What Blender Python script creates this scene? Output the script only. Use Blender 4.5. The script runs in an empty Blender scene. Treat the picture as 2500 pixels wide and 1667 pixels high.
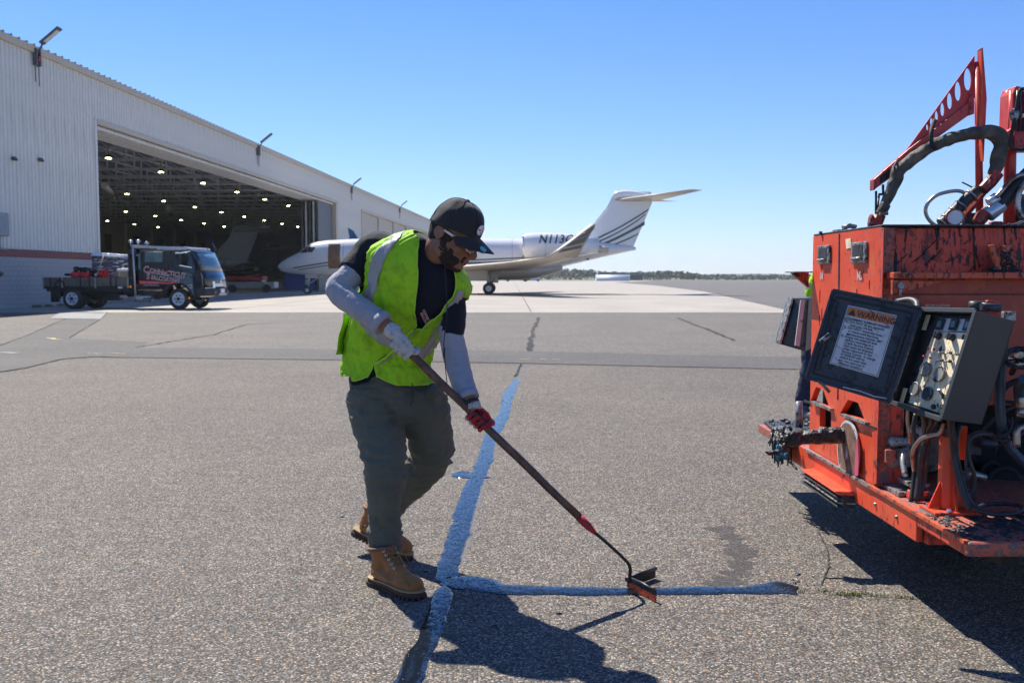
import bpy, math, random
import numpy as np
from mathutils import Vector, Matrix, noise
random.seed(7)
rnd = random.random
# ------------------------------------------------------------ camera, sky, sun, exposure
SC = bpy.context.scene
COL = SC.collection
FPX, HZ, CH = 2431.0, 678.0, 1.30          # focal length in photo pixels, horizon row, camera height
PITCH = math.atan((833.5 - HZ) / FPX)
cam_d = bpy.data.cameras.new('camera')
cam = bpy.data.objects.new('camera', cam_d)
COL.objects.link(cam)
cam_d.sensor_width = 36.0
cam_d.lens = 36.0 * FPX / 2500.0
cam_d.clip_start, cam_d.clip_end = 0.05, 12000
cam.location = (0, 0, CH)
cam.rotation_euler = (math.pi / 2 - PITCH, 0, 0)
cam_d.dof.use_dof = True
cam_d.dof.focus_distance = 4.15
cam_d.dof.aperture_fstop = 7.0
SC.camera = cam
SUN = Vector((-0.39, 0.63, 1.0)).normalized()
EL = math.asin(SUN.z)
AZ = math.atan2(SUN.x, SUN.y)
world = bpy.data.worlds.new('World')
SC.world = world
world.use_nodes = True
wn = world.node_tree
wn.nodes.clear()
sky = wn.nodes.new('ShaderNodeTexSky')
sky.sky_type = 'NISHITA'
sky.sun_disc = False
sky.sun_elevation = EL
sky.sun_rotation = AZ % (2 * math.pi)
sky.altitude = 0
sky.air_density = 1.0
sky.dust_density = 0.0
sky.ozone_density = 1.0
bgn = wn.nodes.new('ShaderNodeBackground')
bgn.inputs[1].default_value = 0.108
won = wn.nodes.new('ShaderNodeOutputWorld')
tintn = wn.nodes.new('ShaderNodeMix'); tintn.data_type = 'RGBA'; tintn.blend_type = 'MULTIPLY'
tintn.inputs[0].default_value = 1.0
tcw = wn.nodes.new('ShaderNodeTexCoord'); spw = wn.nodes.new('ShaderNodeSeparateXYZ'); rmp = wn.nodes.new('ShaderNodeValToRGB')
wn.links.new(tcw.outputs['Generated'], spw.inputs[0]); wn.links.new(spw.outputs[2], rmp.inputs[0]); wn.links.new(rmp.outputs[0], tintn.inputs[7])
rmp.color_ramp.elements[0].position = 0.0; rmp.color_ramp.elements[0].color = (.46, .55, .80, 1)
rmp.color_ramp.elements[1].position = 0.34; rmp.color_ramp.elements[1].color = (.26, .48, .82, 1)
wn.links.new(sky.outputs[0], tintn.inputs[6])
wn.links.new(tintn.outputs[2], bgn.inputs[0])
wn.links.new(bgn.outputs[0], won.inputs[0])
sl = bpy.data.lights.new('sun', 'SUN')
sl.energy = 4.6
sl.angle = math.radians(0.55)
sl.color = (1.0, 0.94, 0.84)
so = bpy.data.objects.new('sun', sl)
COL.objects.link(so)
so.rotation_euler = SUN.to_track_quat('Z', 'Y').to_euler()
SC.view_settings.view_transform = 'Standard'
SC.view_settings.look = 'None'
SC.view_settings.gamma = 1.0
SC.view_settings.exposure = 0.82
SC.view_settings.use_curve_mapping = False
SC.render.engine = 'CYCLES'
SC.cycles.max_bounces = 6
SC.cycles.use_denoising = True

# ------------------------------------------------------------ photo measurements -> world points
cp, sp = math.cos(PITCH), math.sin(PITCH)
def ray(px, py):
    u, v = (px - 1250.0) / FPX, (833.5 - py) / FPX
    return Vector((u, cp + v * sp, -sp + v * cp))
def P(px, py, Y):
    r = ray(px, py)
    t = Y / r.y
    return Vector((r.x * t, Y, CH + r.z * t))
def G(px, py, z=0.0):
    r = ray(px, py)
    t = (z - CH) / r.z
    return Vector((r.x * t, r.y * t, z))
def V(*a):
    return Vector(a)

# ------------------------------------------------------------ materials
MATS = {}
def nn(nt, t, **kw):
    n = nt.nodes.new(t)
    for k, v in kw.items():
        setattr(n, k, v)
    return n
def mapcoord(nt, scale=(1, 1, 1), rot=(0, 0, 0)):
    tc = nn(nt, 'ShaderNodeTexCoord')
    mp = nn(nt, 'ShaderNodeMapping')
    mp.inputs['Scale'].default_value = scale
    mp.inputs['Rotation'].default_value = rot
    nt.links.new(tc.outputs['Object'], mp.inputs[0])
    return mp.outputs[0]
def noise_n(nt, co, scale, detail=3, rough=.55, dist=0):
    n = nn(nt, 'ShaderNodeTexNoise')
    n.inputs['Scale'].default_value = scale
    n.inputs['Detail'].default_value = detail
    n.inputs['Roughness'].default_value = rough
    n.inputs['Distortion'].default_value = dist
    nt.links.new(co, n.inputs['Vector'])
    return n.outputs['Fac']
def ramp(nt, fac, stops, interp='LINEAR'):
    r = nn(nt, 'ShaderNodeValToRGB')
    r.color_ramp.interpolation = interp
    e = r.color_ramp.elements
    while len(e) < len(stops):
        e.new(0.5)
    for k, (p, c) in enumerate(stops):
        e[k].position = p
        e[k].color = (*c, 1) if len(c) == 3 else c
    nt.links.new(fac, r.inputs[0])
    return r.outputs[0]
def mixc(nt, fac, a, b, mode='MIX'):
    m = nn(nt, 'ShaderNodeMix', data_type='RGBA', blend_type=mode)
    for s, val in ((0, fac), (6, a), (7, b)):
        if isinstance(val, (int, float)):
            m.inputs[s].default_value = val
        elif isinstance(val, tuple):
            m.inputs[s].default_value = (*val, 1)
        else:
            nt.links.new(val, m.inputs[s])
    return m.outputs[2]
def mathn(nt, op, a, b=0.5):
    m = nn(nt, 'ShaderNodeMath', operation=op)
    for s, val in ((0, a), (1, b)):
        if isinstance(val, (int, float)):
            m.inputs[s].default_value = val
        else:
            nt.links.new(val, m.inputs[s])
    return m.outputs[0]
def bumpn(nt, h, strength, dist=0.01, prev=None):
    b = nn(nt, 'ShaderNodeBump')
    b.inputs['Strength'].default_value = strength
    b.inputs['Distance'].default_value = dist
    nt.links.new(h, b.inputs['Height'])
    if prev:
        nt.links.new(prev, b.inputs['Normal'])
    return b.outputs[0]
def newmat(name):
    m = bpy.data.materials.new(name)
    m.use_nodes = True
    nt = m.node_tree
    bs = nt.nodes['Principled BSDF']
    MATS[name] = m
    return m, nt, bs
def mat(name, col, rough=.6, metal=0.0, var=.12, vs=4.0, bump=0.0, bs_=60.0, bd=.004, spec=.5,
        dirt=None, dscale=6.0, dlo=.55, dhi=.65, stretch=(1, 1, 1), fine=0.0, fs=200, emit=None, estr=1.0, alpha=1.0,
        coat=0.0, trans=0.0, sheen=0.0, rvar=0.0):
    """plain surface with tone variation, optional dirt colour and fine relief"""
    m, nt, b = newmat(name)
    co = mapcoord(nt)
    n1 = noise_n(nt, co, vs, 4)
    lo = tuple(c * (1 - var) for c in col)
    hi = tuple(min(1, c * (1 + var)) for c in col)
    c = ramp(nt, n1, [(.3, lo), (.7, hi)])
    if fine:
        n2 = noise_n(nt, co, fs, 2)
        f = ramp(nt, n2, [(.3, (1 - fine,) * 3), (.7, (1 + fine,) * 3)])
        c = mixc(nt, 1.0, c, f, 'MULTIPLY')
    if dirt:
        cs = mapcoord(nt, stretch)
        n3 = noise_n(nt, cs, dscale, 6, .65)
        f = ramp(nt, n3, [(dlo, (0, 0, 0)), (dhi, (1, 1, 1))])
        c = mixc(nt, f, c, dirt)
    nt.links.new(c, b.inputs['Base Color'])
    b.inputs['Roughness'].default_value = rough
    if rvar:
        r = ramp(nt, noise_n(nt, co, vs * 2.3, 4), [(.3, (max(0.02, rough - rvar),) * 3), (.7, (min(1, rough + rvar),) * 3)])
        nt.links.new(r, b.inputs['Roughness'])
    b.inputs['Metallic'].default_value = metal
    b.inputs['Specular IOR Level'].default_value = spec
    b.inputs['Coat Weight'].default_value = coat
    b.inputs['Alpha'].default_value = alpha
    b.inputs['Transmission Weight'].default_value = trans
    if sheen:
        b.inputs['Sheen Weight'].default_value = sheen
    if emit:
        b.inputs['Emission Color'].default_value = (*emit, 1)
        b.inputs['Emission Strength'].default_value = estr
    if bump:
        nt.links.new(bumpn(nt, noise_n(nt, co, bs_, 3), bump, bd), b.inputs['Normal'])
    return m

# ------------------------------------------------------------ mesh builder
class MB:
    def __init__(s):
        s.v, s.f, s.sm, s.mi, s.cur = [], [], [], [], 0
    def add(s, vs, fs, smooth=False):
        o = len(s.v)
        s.v += [tuple(p) for p in vs]
        s.f += [tuple(i + o for i in f) for f in fs]
        s.sm += [smooth] * len(fs)
        s.mi += [s.cur] * len(fs)
        return s
    def hexa(s, p, smooth=False):     # 8 corners: bottom 0-3 ccw, top 4-7
        return s.add(p, [(3, 2, 1, 0), (4, 5, 6, 7), (0, 1, 5, 4), (1, 2, 6, 5), (2, 3, 7, 6), (3, 0, 4, 7)], smooth)
    def box(s, x0, x1, y0, y1, z0, z1):
        return s.hexa([(x0, y0, z0), (x1, y0, z0), (x1, y1, z0), (x0, y1, z0), (x0, y0, z1), (x1, y0, z1), (x1, y1, z1), (x0, y1, z1)])
    def bar(s, a, b, w, h, up=(0, 0, 1)):
        a, b = Vector(a), Vector(b)
        d = (b - a).normalized()
        u = Vector(up)
        r = d.cross(u)
        if r.length < 1e-4:
            r = d.cross(Vector((1, 0, 0)))
        r.normalize()
        u = r.cross(d).normalized()
        r, u = r * w / 2, u * h / 2
        return s.hexa([a - r - u, a + r - u, b + r - u, b - r - u, a - r + u, a + r + u, b + r + u, b - r + u])
    def slab(s, q, t):                # quad corners + thickness vector
        t = Vector(t)
        q = [Vector(p) for p in q]
        return s.hexa(q + [p + t for p in q])
    def quad(s, q):
        return s.add(q, [(0, 1, 2, 3)])
    def prism(s, poly, t, smooth=False):
        n = len(poly)
        t = Vector(t)
        vs = [Vector(p) for p in poly] + [Vector(p) + t for p in poly]
        s.add(vs, [tuple(range(n - 1, -1, -1)), tuple(range(n, 2 * n))], False)
        o = len(s.v) - 2 * n
        for i in range(n):
            j = (i + 1) % n
            s.f.append((o + i, o + j, o + n + j, o + n + i)); s.sm.append(smooth); s.mi.append(s.cur)
        return s
    def loft(s, rings, smooth=True, caps=True, closed=False):
        n = len(rings[0])
        vs = [p for r in rings for p in r]
        fs = []
        m = len(rings)
        for k in range(m if closed else m - 1):
            k2 = (k + 1) % m
            for i in range(n):
                j = (i + 1) % n
                fs.append((k * n + i, k * n + j, k2 * n + j, k2 * n + i))
        s.add(vs, fs, smooth)
        if caps and not closed:
            o = len(s.v) - len(vs)
            s.f.append(tuple(o + i for i in range(n - 1, -1, -1))); s.sm.append(False); s.mi.append(s.cur)
            s.f.append(tuple(o + (m - 1) * n + i for i in range(n))); s.sm.append(False); s.mi.append(s.cur)
        return s
    def tube(s, pts, r, seg=8, smooth=True, interp=0, flat=None, caps=True, side=None):
        """tube through points; r number or list; flat=(a,b) scales of the two cross axes"""
        pts = [Vector(p) for p in pts]
        rs = list(r) if hasattr(r, '__len__') else [r] * len(pts)
        if interp and len(pts) > 2:
            pts, rs = spline(pts, rs, interp)
        rings = []
        prev = None
        for k, p in enumerate(pts):
            d = (pts[min(k + 1, len(pts) - 1)] - pts[max(k - 1, 0)])
            if d.length < 1e-9:
                d = Vector((0, 0, 1))
            d.normalize()
            if prev is None:
                a = Vector(side) if side else (Vector((0, 0, 1)) if abs(d.z) < .9 else Vector((1, 0, 0)))
            else:
                a = prev
            a = (a - d * a.dot(d)).normalized()
            prev = a
            b = d.cross(a)
            fa, fb = flat if flat else (1, 1)
            rings.append([p + a * (math.cos(t) * rs[k] * fa) + b * (math.sin(t) * rs[k] * fb)
                          for t in [2 * math.pi * i / seg for i in range(seg)]])
        return s.loft(rings, smooth, caps)
    def cyl(s, a, b, r, seg=16, r2=None, smooth=True):
        return s.tube([a, b], [r, r if r2 is None else r2], seg, smooth)
    def ell(s, c, r, nu=16, nv=10, M=None):
        c = Vector(c)
        vs = [c + (M @ V(0, 0, -r[2]) if M else V(0, 0, -r[2]))]
        for j in range(1, nv):
            t = math.pi * j / nv
            for i in range(nu):
                a = 2 * math.pi * i / nu
                q = V(r[0] * math.sin(t) * math.cos(a), r[1] * math.sin(t) * math.sin(a), -r[2] * math.cos(t))
                vs.append(c + (M @ q if M else q))
        vs.append(c + (M @ V(0, 0, r[2]) if M else V(0, 0, r[2])))
        fs = []
        for i in range(nu):
            fs.append((0, 1 + (i + 1) % nu, 1 + i))
            e = 1 + (nv - 2) * nu
            fs.append((len(vs) - 1, e + i, e + (i + 1) % nu))
        for j in range(nv - 2):
            for i in range(nu):
                a, b = 1 + j * nu + i, 1 + j * nu + (i + 1) % nu
                fs.append((a, b, b + nu, a + nu))
        return s.add(vs, fs, True)
    def torus(s, c, ax, R, r, seg=24, rs=8, arc=None):
        c, ax = Vector(c), Vector(ax).normalized()
        a = ax.orthogonal().normalized()
        b = ax.cross(a)
        n = seg
        rings = []
        for k in range(n):
            t = 2 * math.pi * k / n
            d = a * math.cos(t) + b * math.sin(t)
            rings.append([c + d * (R + r * math.cos(q)) + ax * (r * math.sin(q)) for q in [2 * math.pi * i / rs for i in range(rs)]])
        return s.loft(rings, True, False, True)
    def disc(s, c, ax, r, seg=20, t=0.0):
        ax = Vector(ax).normalized()
        return s.cyl(Vector(c), Vector(c) + ax * max(t, 1e-4), r, seg)
    def xf(s, M):
        s.v = [tuple(M @ Vector(p)) for p in s.v]
        return s
    def mesh(s, name, mats):
        me = bpy.data.meshes.new(name)
        me.from_pydata(s.v, [], s.f)
        me.polygons.foreach_set('use_smooth', s.sm)
        if not isinstance(mats, (list, tuple)):
            mats = [mats]
        for m in mats:
            me.materials.append(MATS[m] if isinstance(m, str) else m)
        if len(mats) > 1:
            me.polygons.foreach_set('material_index', s.mi)
        me.update()
        return me
    def build(s, name, mats, parent=None, world=False, bevel=0, label=None, kind=None, seg=2):
        if world and parent:
            Mi = WM[parent.name].inverted()
            s.xf(Mi)
        o = link(s.mesh(name, mats), name, parent)
        if bevel:
            bv = o.modifiers.new('bevel', 'BEVEL')
            bv.width = bevel
            bv.segments = seg
            bv.limit_method = 'ANGLE'
            bv.angle_limit = math.radians(40)
            bv.harden_normals = False
        if label:
            o['label'] = label
        if kind:
            o['kind'] = kind
        return o
WM = {}
def link(me, name, parent=None):
    o = bpy.data.objects.new(name, me)
    COL.objects.link(o)
    if parent:
        o.parent = parent
        WM[o.name] = WM[parent.name]
    else:
        WM[o.name] = Matrix.Identity(4)
    return o
def tag(o, label=None, cat=None, group=None, kind=None):
    for k, v in (('label', label), ('category', cat), ('group', group), ('kind', kind)):
        if v:
            o[k] = v
    return o
def thing(name, label, cat, loc=(0, 0, 0), rz=0.0, group=None):
    o = bpy.data.objects.new(name, None)
    COL.objects.link(o)
    o.empty_display_size = .2
    o.location = loc
    o.rotation_euler = (0, 0, rz)
    WM[o.name] = Matrix.Translation(Vector(loc)) @ Matrix.Rotation(rz, 4, 'Z')
    return tag(o, label, cat, group)
def inst(me, name, parent, loc=(0, 0, 0), rz=0, scale=None):
    o = link(me, name, parent)
    o.location = loc
    o.rotation_euler = (0, 0, rz)
    if scale:
        o.scale = scale
    return o
def spline(pts, rs, n):
    op, orr = [], []
    L = len(pts)
    for k in range(L - 1):
        p0, p1, p2, p3 = pts[max(k - 1, 0)], pts[k], pts[k + 1], pts[min(k + 2, L - 1)]
        q0, q1, q2, q3 = rs[max(k - 1, 0)], rs[k], rs[k + 1], rs[min(k + 2, L - 1)]
        for i in range(n):
            t = i / n
            f = lambda a, b, c, d: 0.5 * ((2 * b) + (c - a) * t + (2 * a - 5 * b + 4 * c - d) * t * t + (3 * b - a - 3 * c + d) * t ** 3)
            op.append(f(p0, p1, p2, p3)); orr.append(max(1e-4, f(q0, q1, q2, q3)))
    op.append(pts[-1]); orr.append(rs[-1])
    return op, orr
def outline(name, loops, t, mats, M=None, parent=None, world=False, label=None, bevel=0, kind=None):
    """flat plate of thickness t cut from 2D loops (first the outline, the others holes), placed by matrix M"""
    cu = bpy.data.curves.new(name, 'CURVE')
    cu.dimensions = '2D'
    cu.fill_mode = 'BOTH'
    cu.extrude = t / 2
    for lp in loops:
        sp_ = cu.splines.new('POLY')
        sp_.points.add(len(lp) - 1)
        for i, p in enumerate(lp):
            sp_.points[i].co = (p[0], p[1], 0, 1)
        sp_.use_cyclic_u = True
    tmp = bpy.data.objects.new(name, cu)
    me = bpy.data.meshes.new_from_object(tmp)
    bpy.data.objects.remove(tmp); bpy.data.curves.remove(cu)
    mb = MB()
    mb.add([v.co.copy() for v in me.vertices], [tuple(p.vertices) for p in me.polygons])
    bpy.data.meshes.remove(me)
    if M is not None:
        mb.xf(M)
    return mb.build(name, mats, parent, world, bevel, label, kind) if name else mb
def textmb(txt, size, M, offset=0.0, shear=0.0, spacing=1.0, ext=0.0004, align='LEFT', xs=1.0):
    cu = bpy.data.curves.new('t', 'FONT')
    cu.body = txt
    cu.size = size
    cu.offset = offset
    cu.shear = shear
    cu.space_character = spacing
    cu.extrude = ext
    cu.align_x = align
    cu.resolution_u = 2
    tmp = bpy.data.objects.new('t', cu)
    me = bpy.data.meshes.new_from_object(tmp)
    bpy.data.objects.remove(tmp); bpy.data.curves.remove(cu)
    mb = MB()
    mb.add([V(v.co.x * xs, v.co.y, v.co.z) for v in me.vertices], [tuple(p.vertices) for p in me.polygons])
    bpy.data.meshes.remove(me)
    return mb.xf(M)
def frame(o, x, y, n=None):
    """matrix with given origin, x direction, approx y direction"""
    x = Vector(x).normalized()
    z = x.cross(Vector(y)).normalized()
    y = z.cross(x)
    M = Matrix.Identity(4)
    for i in range(3):
        M[i][0], M[i][1], M[i][2], M[i][3] = x[i], y[i], z[i], o[i]
    return M
def circ(cx, cy, rx, ry, n=20):
    return [(cx + rx * math.cos(2 * math.pi * i / n), cy + ry * math.sin(2 * math.pi * i / n)) for i in range(n)]
def fuse(mb, voxel, smooth=6, fac=.5):
    """voxel union of overlapping closed shapes -> numpy verts, faces"""
    o = link(mb.mesh('tmp', MATS_FIRST()), 'tmp')
    r = o.modifiers.new('r', 'REMESH'); r.mode = 'VOXEL'; r.voxel_size = voxel; r.use_smooth_shade = True
    s = o.modifiers.new('s', 'SMOOTH'); s.iterations = smooth; s.factor = fac
    dg = bpy.context.evaluated_depsgraph_get()
    me = bpy.data.meshes.new_from_object(o.evaluated_get(dg))
    n = len(me.vertices)
    co = np.zeros(n * 3); me.vertices.foreach_get('co', co)
    no = np.zeros(n * 3); me.vertices.foreach_get('normal', no)
    fs = [tuple(p.vertices) for p in me.polygons]
    bpy.data.objects.remove(o); bpy.data.meshes.remove(me)
    return co.reshape(-1, 3), no.reshape(-1, 3), fs
def MATS_FIRST():
    return next(iter(MATS))
def fused(name, mb, voxel, mats, parent, disp=None, smooth=6, pick=None, label=None):
    co, no, fs = fuse(mb, voxel, smooth)
    if disp:
        for i in range(len(co)):
            d = disp(Vector(co[i]), Vector(no[i]))
            if d:
                co[i] += no[i] * d
    out = MB()
    out.v = [tuple(c) for c in co]; out.f = fs; out.sm = [True] * len(fs); out.mi = [0] * len(fs)
    if pick:
        for k, f in enumerate(fs):
            c = (co[f[0]] + co[f[1]] + co[f[2]]) / 3
            out.mi[k] = pick(Vector(c), Vector(no[f[0]]))
    return out.build(name, mats, parent, True, label=label)
# ------------------------------------------------------------ shared materials
def asphalt(name, tint=(1, 1, 1), lo=.055, hi=.30, mean=.16, stone=95.0, bump=.55):
    m, nt, b = newmat(name)
    co = mapcoord(nt)
    vo = nn(nt, 'ShaderNodeTexVoronoi'); vo.inputs['Scale'].default_value = stone
    nt.links.new(co, vo.inputs['Vector'])
    sx = nn(nt, 'ShaderNodeSeparateColor'); nt.links.new(vo.outputs['Color'], sx.inputs[0])
    stn = ramp(nt, sx.outputs[0], [(0.0, (lo, lo * .98, lo * .94)), (.3, (mean * .75, mean * .73, mean * .70)), (.62, (mean * 1.15, mean * 1.08, mean)), (.85, (mean * 1.5, mean * 1.42, mean * 1.32)), (1.0, (hi * 1.5, hi * 1.4, hi * 1.28))])
    hue = ramp(nt, sx.outputs[1], [(0, (.86, .95, 1.12)), (.45, (1, 1, 1)), (.9, (1.06, .98, .9)), (1, (1.4, .95, .66))])
    c = mixc(nt, 1.0, stn, hue, 'MULTIPLY')
    edge = ramp(nt, vo.outputs['Distance'], [(.30, (1, 1, 1)), (.62, (.34, .33, .32))])
    c = mixc(nt, 1.0, c, edge, 'MULTIPLY')
    big = ramp(nt, noise_n(nt, co, .55, 5, .6), [(.3, (.88, .88, .89)), (.7, (1.12, 1.12, 1.10))])
    mid = ramp(nt, noise_n(nt, co, 9, 4, .6), [(.3, (.82, .82, .82)), (.7, (1.16, 1.16, 1.16))])
    c = mixc(nt, 1.0, c, big, 'MULTIPLY'); c = mixc(nt, 1.0, c, mid, 'MULTIPLY')
    c = mixc(nt, 1.0, c, tint, 'MULTIPLY')
    # small dark specks and tar dots
    v2 = nn(nt, 'ShaderNodeTexVoronoi'); v2.inputs['Scale'].default_value = 2.3; nt.links.new(co, v2.inputs['Vector'])
    sp2 = ramp(nt, v2.outputs['Distance'], [(.012, (1, 1, 1)), (.024, (0, 0, 0))])
    c = mixc(nt, sp2, c, (.02, .02, .02))
    nt.links.new(c, b.inputs['Base Color'])
    b.inputs['Roughness'].default_value = .82
    b.inputs['Specular IOR Level'].default_value = .35
    h = mathn(nt, 'ADD', mathn(nt, 'MULTIPLY', vo.outputs['Distance'], -1.0), mathn(nt, 'MULTIPLY', sx.outputs[2], .6))
    nt.links.new(bumpn(nt, h, bump, .006), b.inputs['Normal'])
    return m
asphalt('asphalt', tint=(1.25, 1.18, 1.07), stone=125)
asphalt('asphalt_far', tint=(1.32, 1.29, 1.20), lo=.09, hi=.22, mean=.155, stone=70)
asphalt('asphalt_smooth', tint=(1.10, 1.12, 1.12), lo=.09, hi=.15, mean=.125, stone=140, bump=.2)
asphalt('asphalt_taxi', tint=(1.25, 1.26, 1.28), lo=.10, hi=.20, mean=.15, stone=60)
mat('concrete_apron', (.33, .30, .26), .85, var=.13, vs=.35, fine=.12, fs=6, dirt=(.30, .28, .25), dscale=.8, dlo=.55, dhi=.75, stretch=(.25, 1.6, 1))
mat('concrete_patch', (.25, .245, .24), .85, var=.1, vs=2, fine=.1, fs=30, bump=.1)
mat('crack', (.022, .02, .018), .9)
mat('yellow_paint', (.50, .36, .16), .8, var=.4, vs=14)
mat('white_worn_paint', (.36, .36, .34), .8, var=.3, vs=14)
mat('grass', (.20, .22, .05), .8, var=.4, vs=60)
mat('far_grass', (.13, .15, .06), .9, var=.25, vs=.02)
mat('tree_wood', (.15, .135, .11), .95, var=.45, vs=.08, fine=.4, fs=.6)
mat('tree_leaf', (.12, .125, .065), .95, var=.5, vs=.06, fine=.4, fs=.5)
mat('far_hill', (.10, .13, .15), 1, var=.25, vs=.006)  # bluish base puts distance haze into the hill colour
# hangar
mat('siding', (.80, .76, .68), .5, var=.045, vs=1.2, dirt=(.50, .49, .46), dscale=1.5, dlo=.55, dhi=.8, stretch=(5, 5, .3), spec=.4)
mat('trim_cream', (.60, .50, .36), .5, var=.05)
mat('door_cream', (.56, .47, .35), .55, var=.06)
mat('band_maroon', (.19, .018, .022), .5, var=.08)
mat('block', (.44, .43, .41), .9, var=.14, vs=2.5, fine=.14, fs=40, dirt=(.22, .21, .21), dscale=1.2, dlo=.55, dhi=.75, bump=.3, bs_=70)
mat('mortar', (.28, .28, .28), .95)
mat('dark_steel', (.10, .10, .11), .5, var=.15)
mat('truss', (.75, .76, .78), .55, var=.1)
mat('deck_dark', (.26, .28, .32), .7, var=.2)
mat('deck_shadow', (.07, .075, .085), .8, var=.2)
mat('inner_wall', (.38, .375, .36), .8, var=.08, vs=.5)
mat('inner_floor', (.42, .41, .39), .45, var=.1, vs=.3)
mat('inner_panel', (.06, .065, .06), .6)
mat('lamp_lens', (.9, .9, .8), .4, emit=(1.0, .93, .50), estr=16)
mat('lamp_body', (.12, .12, .13), .4, metal=.5)
mat('red_tag', (.35, .03, .03), .6)
mat('grey_box', (.28, .31, .33), .5)
# vehicles
mat('aircraft_white', (.80, .80, .80), .16, var=.02, coat=.5)
mat('aircraft_cream', (.56, .50, .42), .35, var=.04)  # cream stands in for apron reflections, painted onto the white undersides
mat('aircraft_stripe', (.055, .06, .055), .3, coat=.4)
mat('aircraft_text', (.05, .06, .08), .4)
mat('window_dark', (.02, .03, .035), .06, spec=.8)
mat('wood_door', (.23, .12, .055), .5, var=.25, vs=3, stretch=(1, 1, 8))
mat('gear_metal', (.45, .44, .42), .35, metal=.4)
mat('rubber', (.022, .022, .024), .75, var=.2)
mat('tyre_dusty', (.035, .033, .032), .8, var=.3)
mat('grey_jet', (.30, .31, .32), .3)
mat('navy_jet', (.012, .02, .05), .2, coat=.5)
mat('blue_bin', (.01, .06, .22), .5)
mat('red_paint', (.42, .02, .02), .4)
mat('blue_tarp', (.012, .12, .26), .5, var=.3, vs=2, bump=.5, bs_=4, bd=.1)
mat('truck_black', (.008, .010, .016), .10, var=.05, coat=.8, spec=.6)
mat('truck_frame', (.022, .022, .024), .55, var=.3)
mat('bed_boards', (.15, .13, .11), .8, var=.3, vs=3)
mat('glass_pale', (.10, .19, .19), .06, spec=.9, var=.25, vs=2.2)
mat('windshield', (.10, .19, .25), .04, spec=1.0)  # light blue base paints the reflected sky into the glass colour
mat('chrome', (.75, .75, .75), .14, metal=1.0)
mat('alu_tank', (.60, .62, .66), .3, metal=.6)
mat('white_rim', (.72, .75, .80), .4, var=.05)
mat('lens_clear', (.8, .8, .78), .1, spec=.8)
mat('amber', (.9, .25, .02), .3, emit=(1, .3, .02), estr=.15)
mat('sign_red', (.62, .05, .06), .4)
mat('sign_white', (.78, .78, .78), .5)
mat('sign_blue', (.30, .42, .48), .4)
mat('pallet_wrap', (.10, .10, .14), .25, var=.5, vs=2.6, coat=.6)
mat('wrap_film', (.75, .78, .85), .2, var=.2, vs=3, coat=.5, bump=.5, bs_=8, bd=.03)
mat('cardboard', (.33, .24, .15), .8, var=.15)
mat('cooler_tan', (.50, .37, .20), .5, var=.05)
mat('red_plastic', (.65, .012, .015), .35)
mat('debris', (.03, .028, .024), .9, var=.5, vs=20)
mat('wood_pale', (.42, .30, .16), .6, var=.2, vs=9)
mat('bus_yellow', (.40, .22, .04), .5)
mat('quonset', (.55, .58, .62), .5)
mat('far_build', (.16, .17, .18), .8)
# ------------------------------------------------------------ ground sheets
def sheet(name, pts, z, m, kind='structure', label=None):
    mb = MB()
    mb.add([(p[0], p[1], z) for p in pts], [tuple(range(len(pts)))])
    o = mb.build(name, m, kind=kind)
    # face up
    if o.data.polygons[0].normal.z < 0:
        o.data.flip_normals()
    return o
S = 4000
sheet('ground', [(-S, -60), (S, -60), (S, S), (-S, S)], 0, 'asphalt')
def gp(lst, z=0):
    return [G(x, y)[:2] for x, y in lst]
# asphalt beyond the long seam, smooth patch strip, concrete apron, taxiway
seam = [(-400, 985), (0, 908), (60, 899), (150, 877), (230, 871), (300, 873), (820, 879), (1265, 887), (1620, 895), (1945, 902), (2600, 915)]
sheet('asphalt_old_lane', gp(seam + [(3600, 765), (2500, 764), (250, 762), (0, 762), (-900, 800)]), .004, 'asphalt_far')
strip_top = [(2600, 880), (2000, 874), (1620, 866), (1250, 857), (800, 853), (560, 851), (400, 850), (330, 850), (360, 836), (290, 832), (170, 826), (245, 779), (262, 763),
             (160, 763), (150, 780), (60, 822), (0, 846), (-400, 905)]
sheet('asphalt_patch_strip', gp(seam + strip_top), .008, 'asphalt_smooth')
con_pts = [G(-150, 764)[:2], G(2020, 764)[:2], G(1930, 760)[:2], G(1720, 712)[:2], G(1600, 697)[:2], G(1500, 689.5)[:2], (60, 420), (-70, 420), (-70, 38)]
sheet('concrete_apron', con_pts, .012, 'concrete_apron')
sheet('taxiway', [G(2020, 763.5)[:2], G(1932, 760)[:2], G(1720, 712)[:2], G(1600, 697)[:2], G(1500, 689.5)[:2], (60, 420), (300, 420), (300, 40)], .008, 'asphalt_taxi')
sheet('grass_field', [(-S, 430), (S, 430), (S, S), (-S, S)], .02, 'far_grass')
sheet('concrete_pad', gp([(122, 778), (150, 762), (262, 762), (246, 780)]), .016, 'concrete_patch')
# concrete joints: slabs of the apron are separated by narrow dark joints
jm = MB()
for X in (-11.5, -5.4, .7, 12.9, 19):
    y1 = 300 if X < 8 else 60 + (X - 12) * 8
    jm.quad([(X + 0.0, 37.6 if X < 8 else 40, .0165), (X + .035, 37.6 if X < 8 else 40, .0165), (X + .035, y1, .0165), (X, y1, .0165)])
for Y in (43.5, 49.7, 56, 62, 70, 79, 90, 103, 120, 140, 165, 200, 250):
    x1 = 10 + (Y - 38) * .1
    jm.quad([(-16, Y, .0165), (x1, Y, .0165), (x1, Y + .035, .0165), (-16, Y + .035, .0165)])
jm.build('apron_joints', 'crack', kind='structure')
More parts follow.
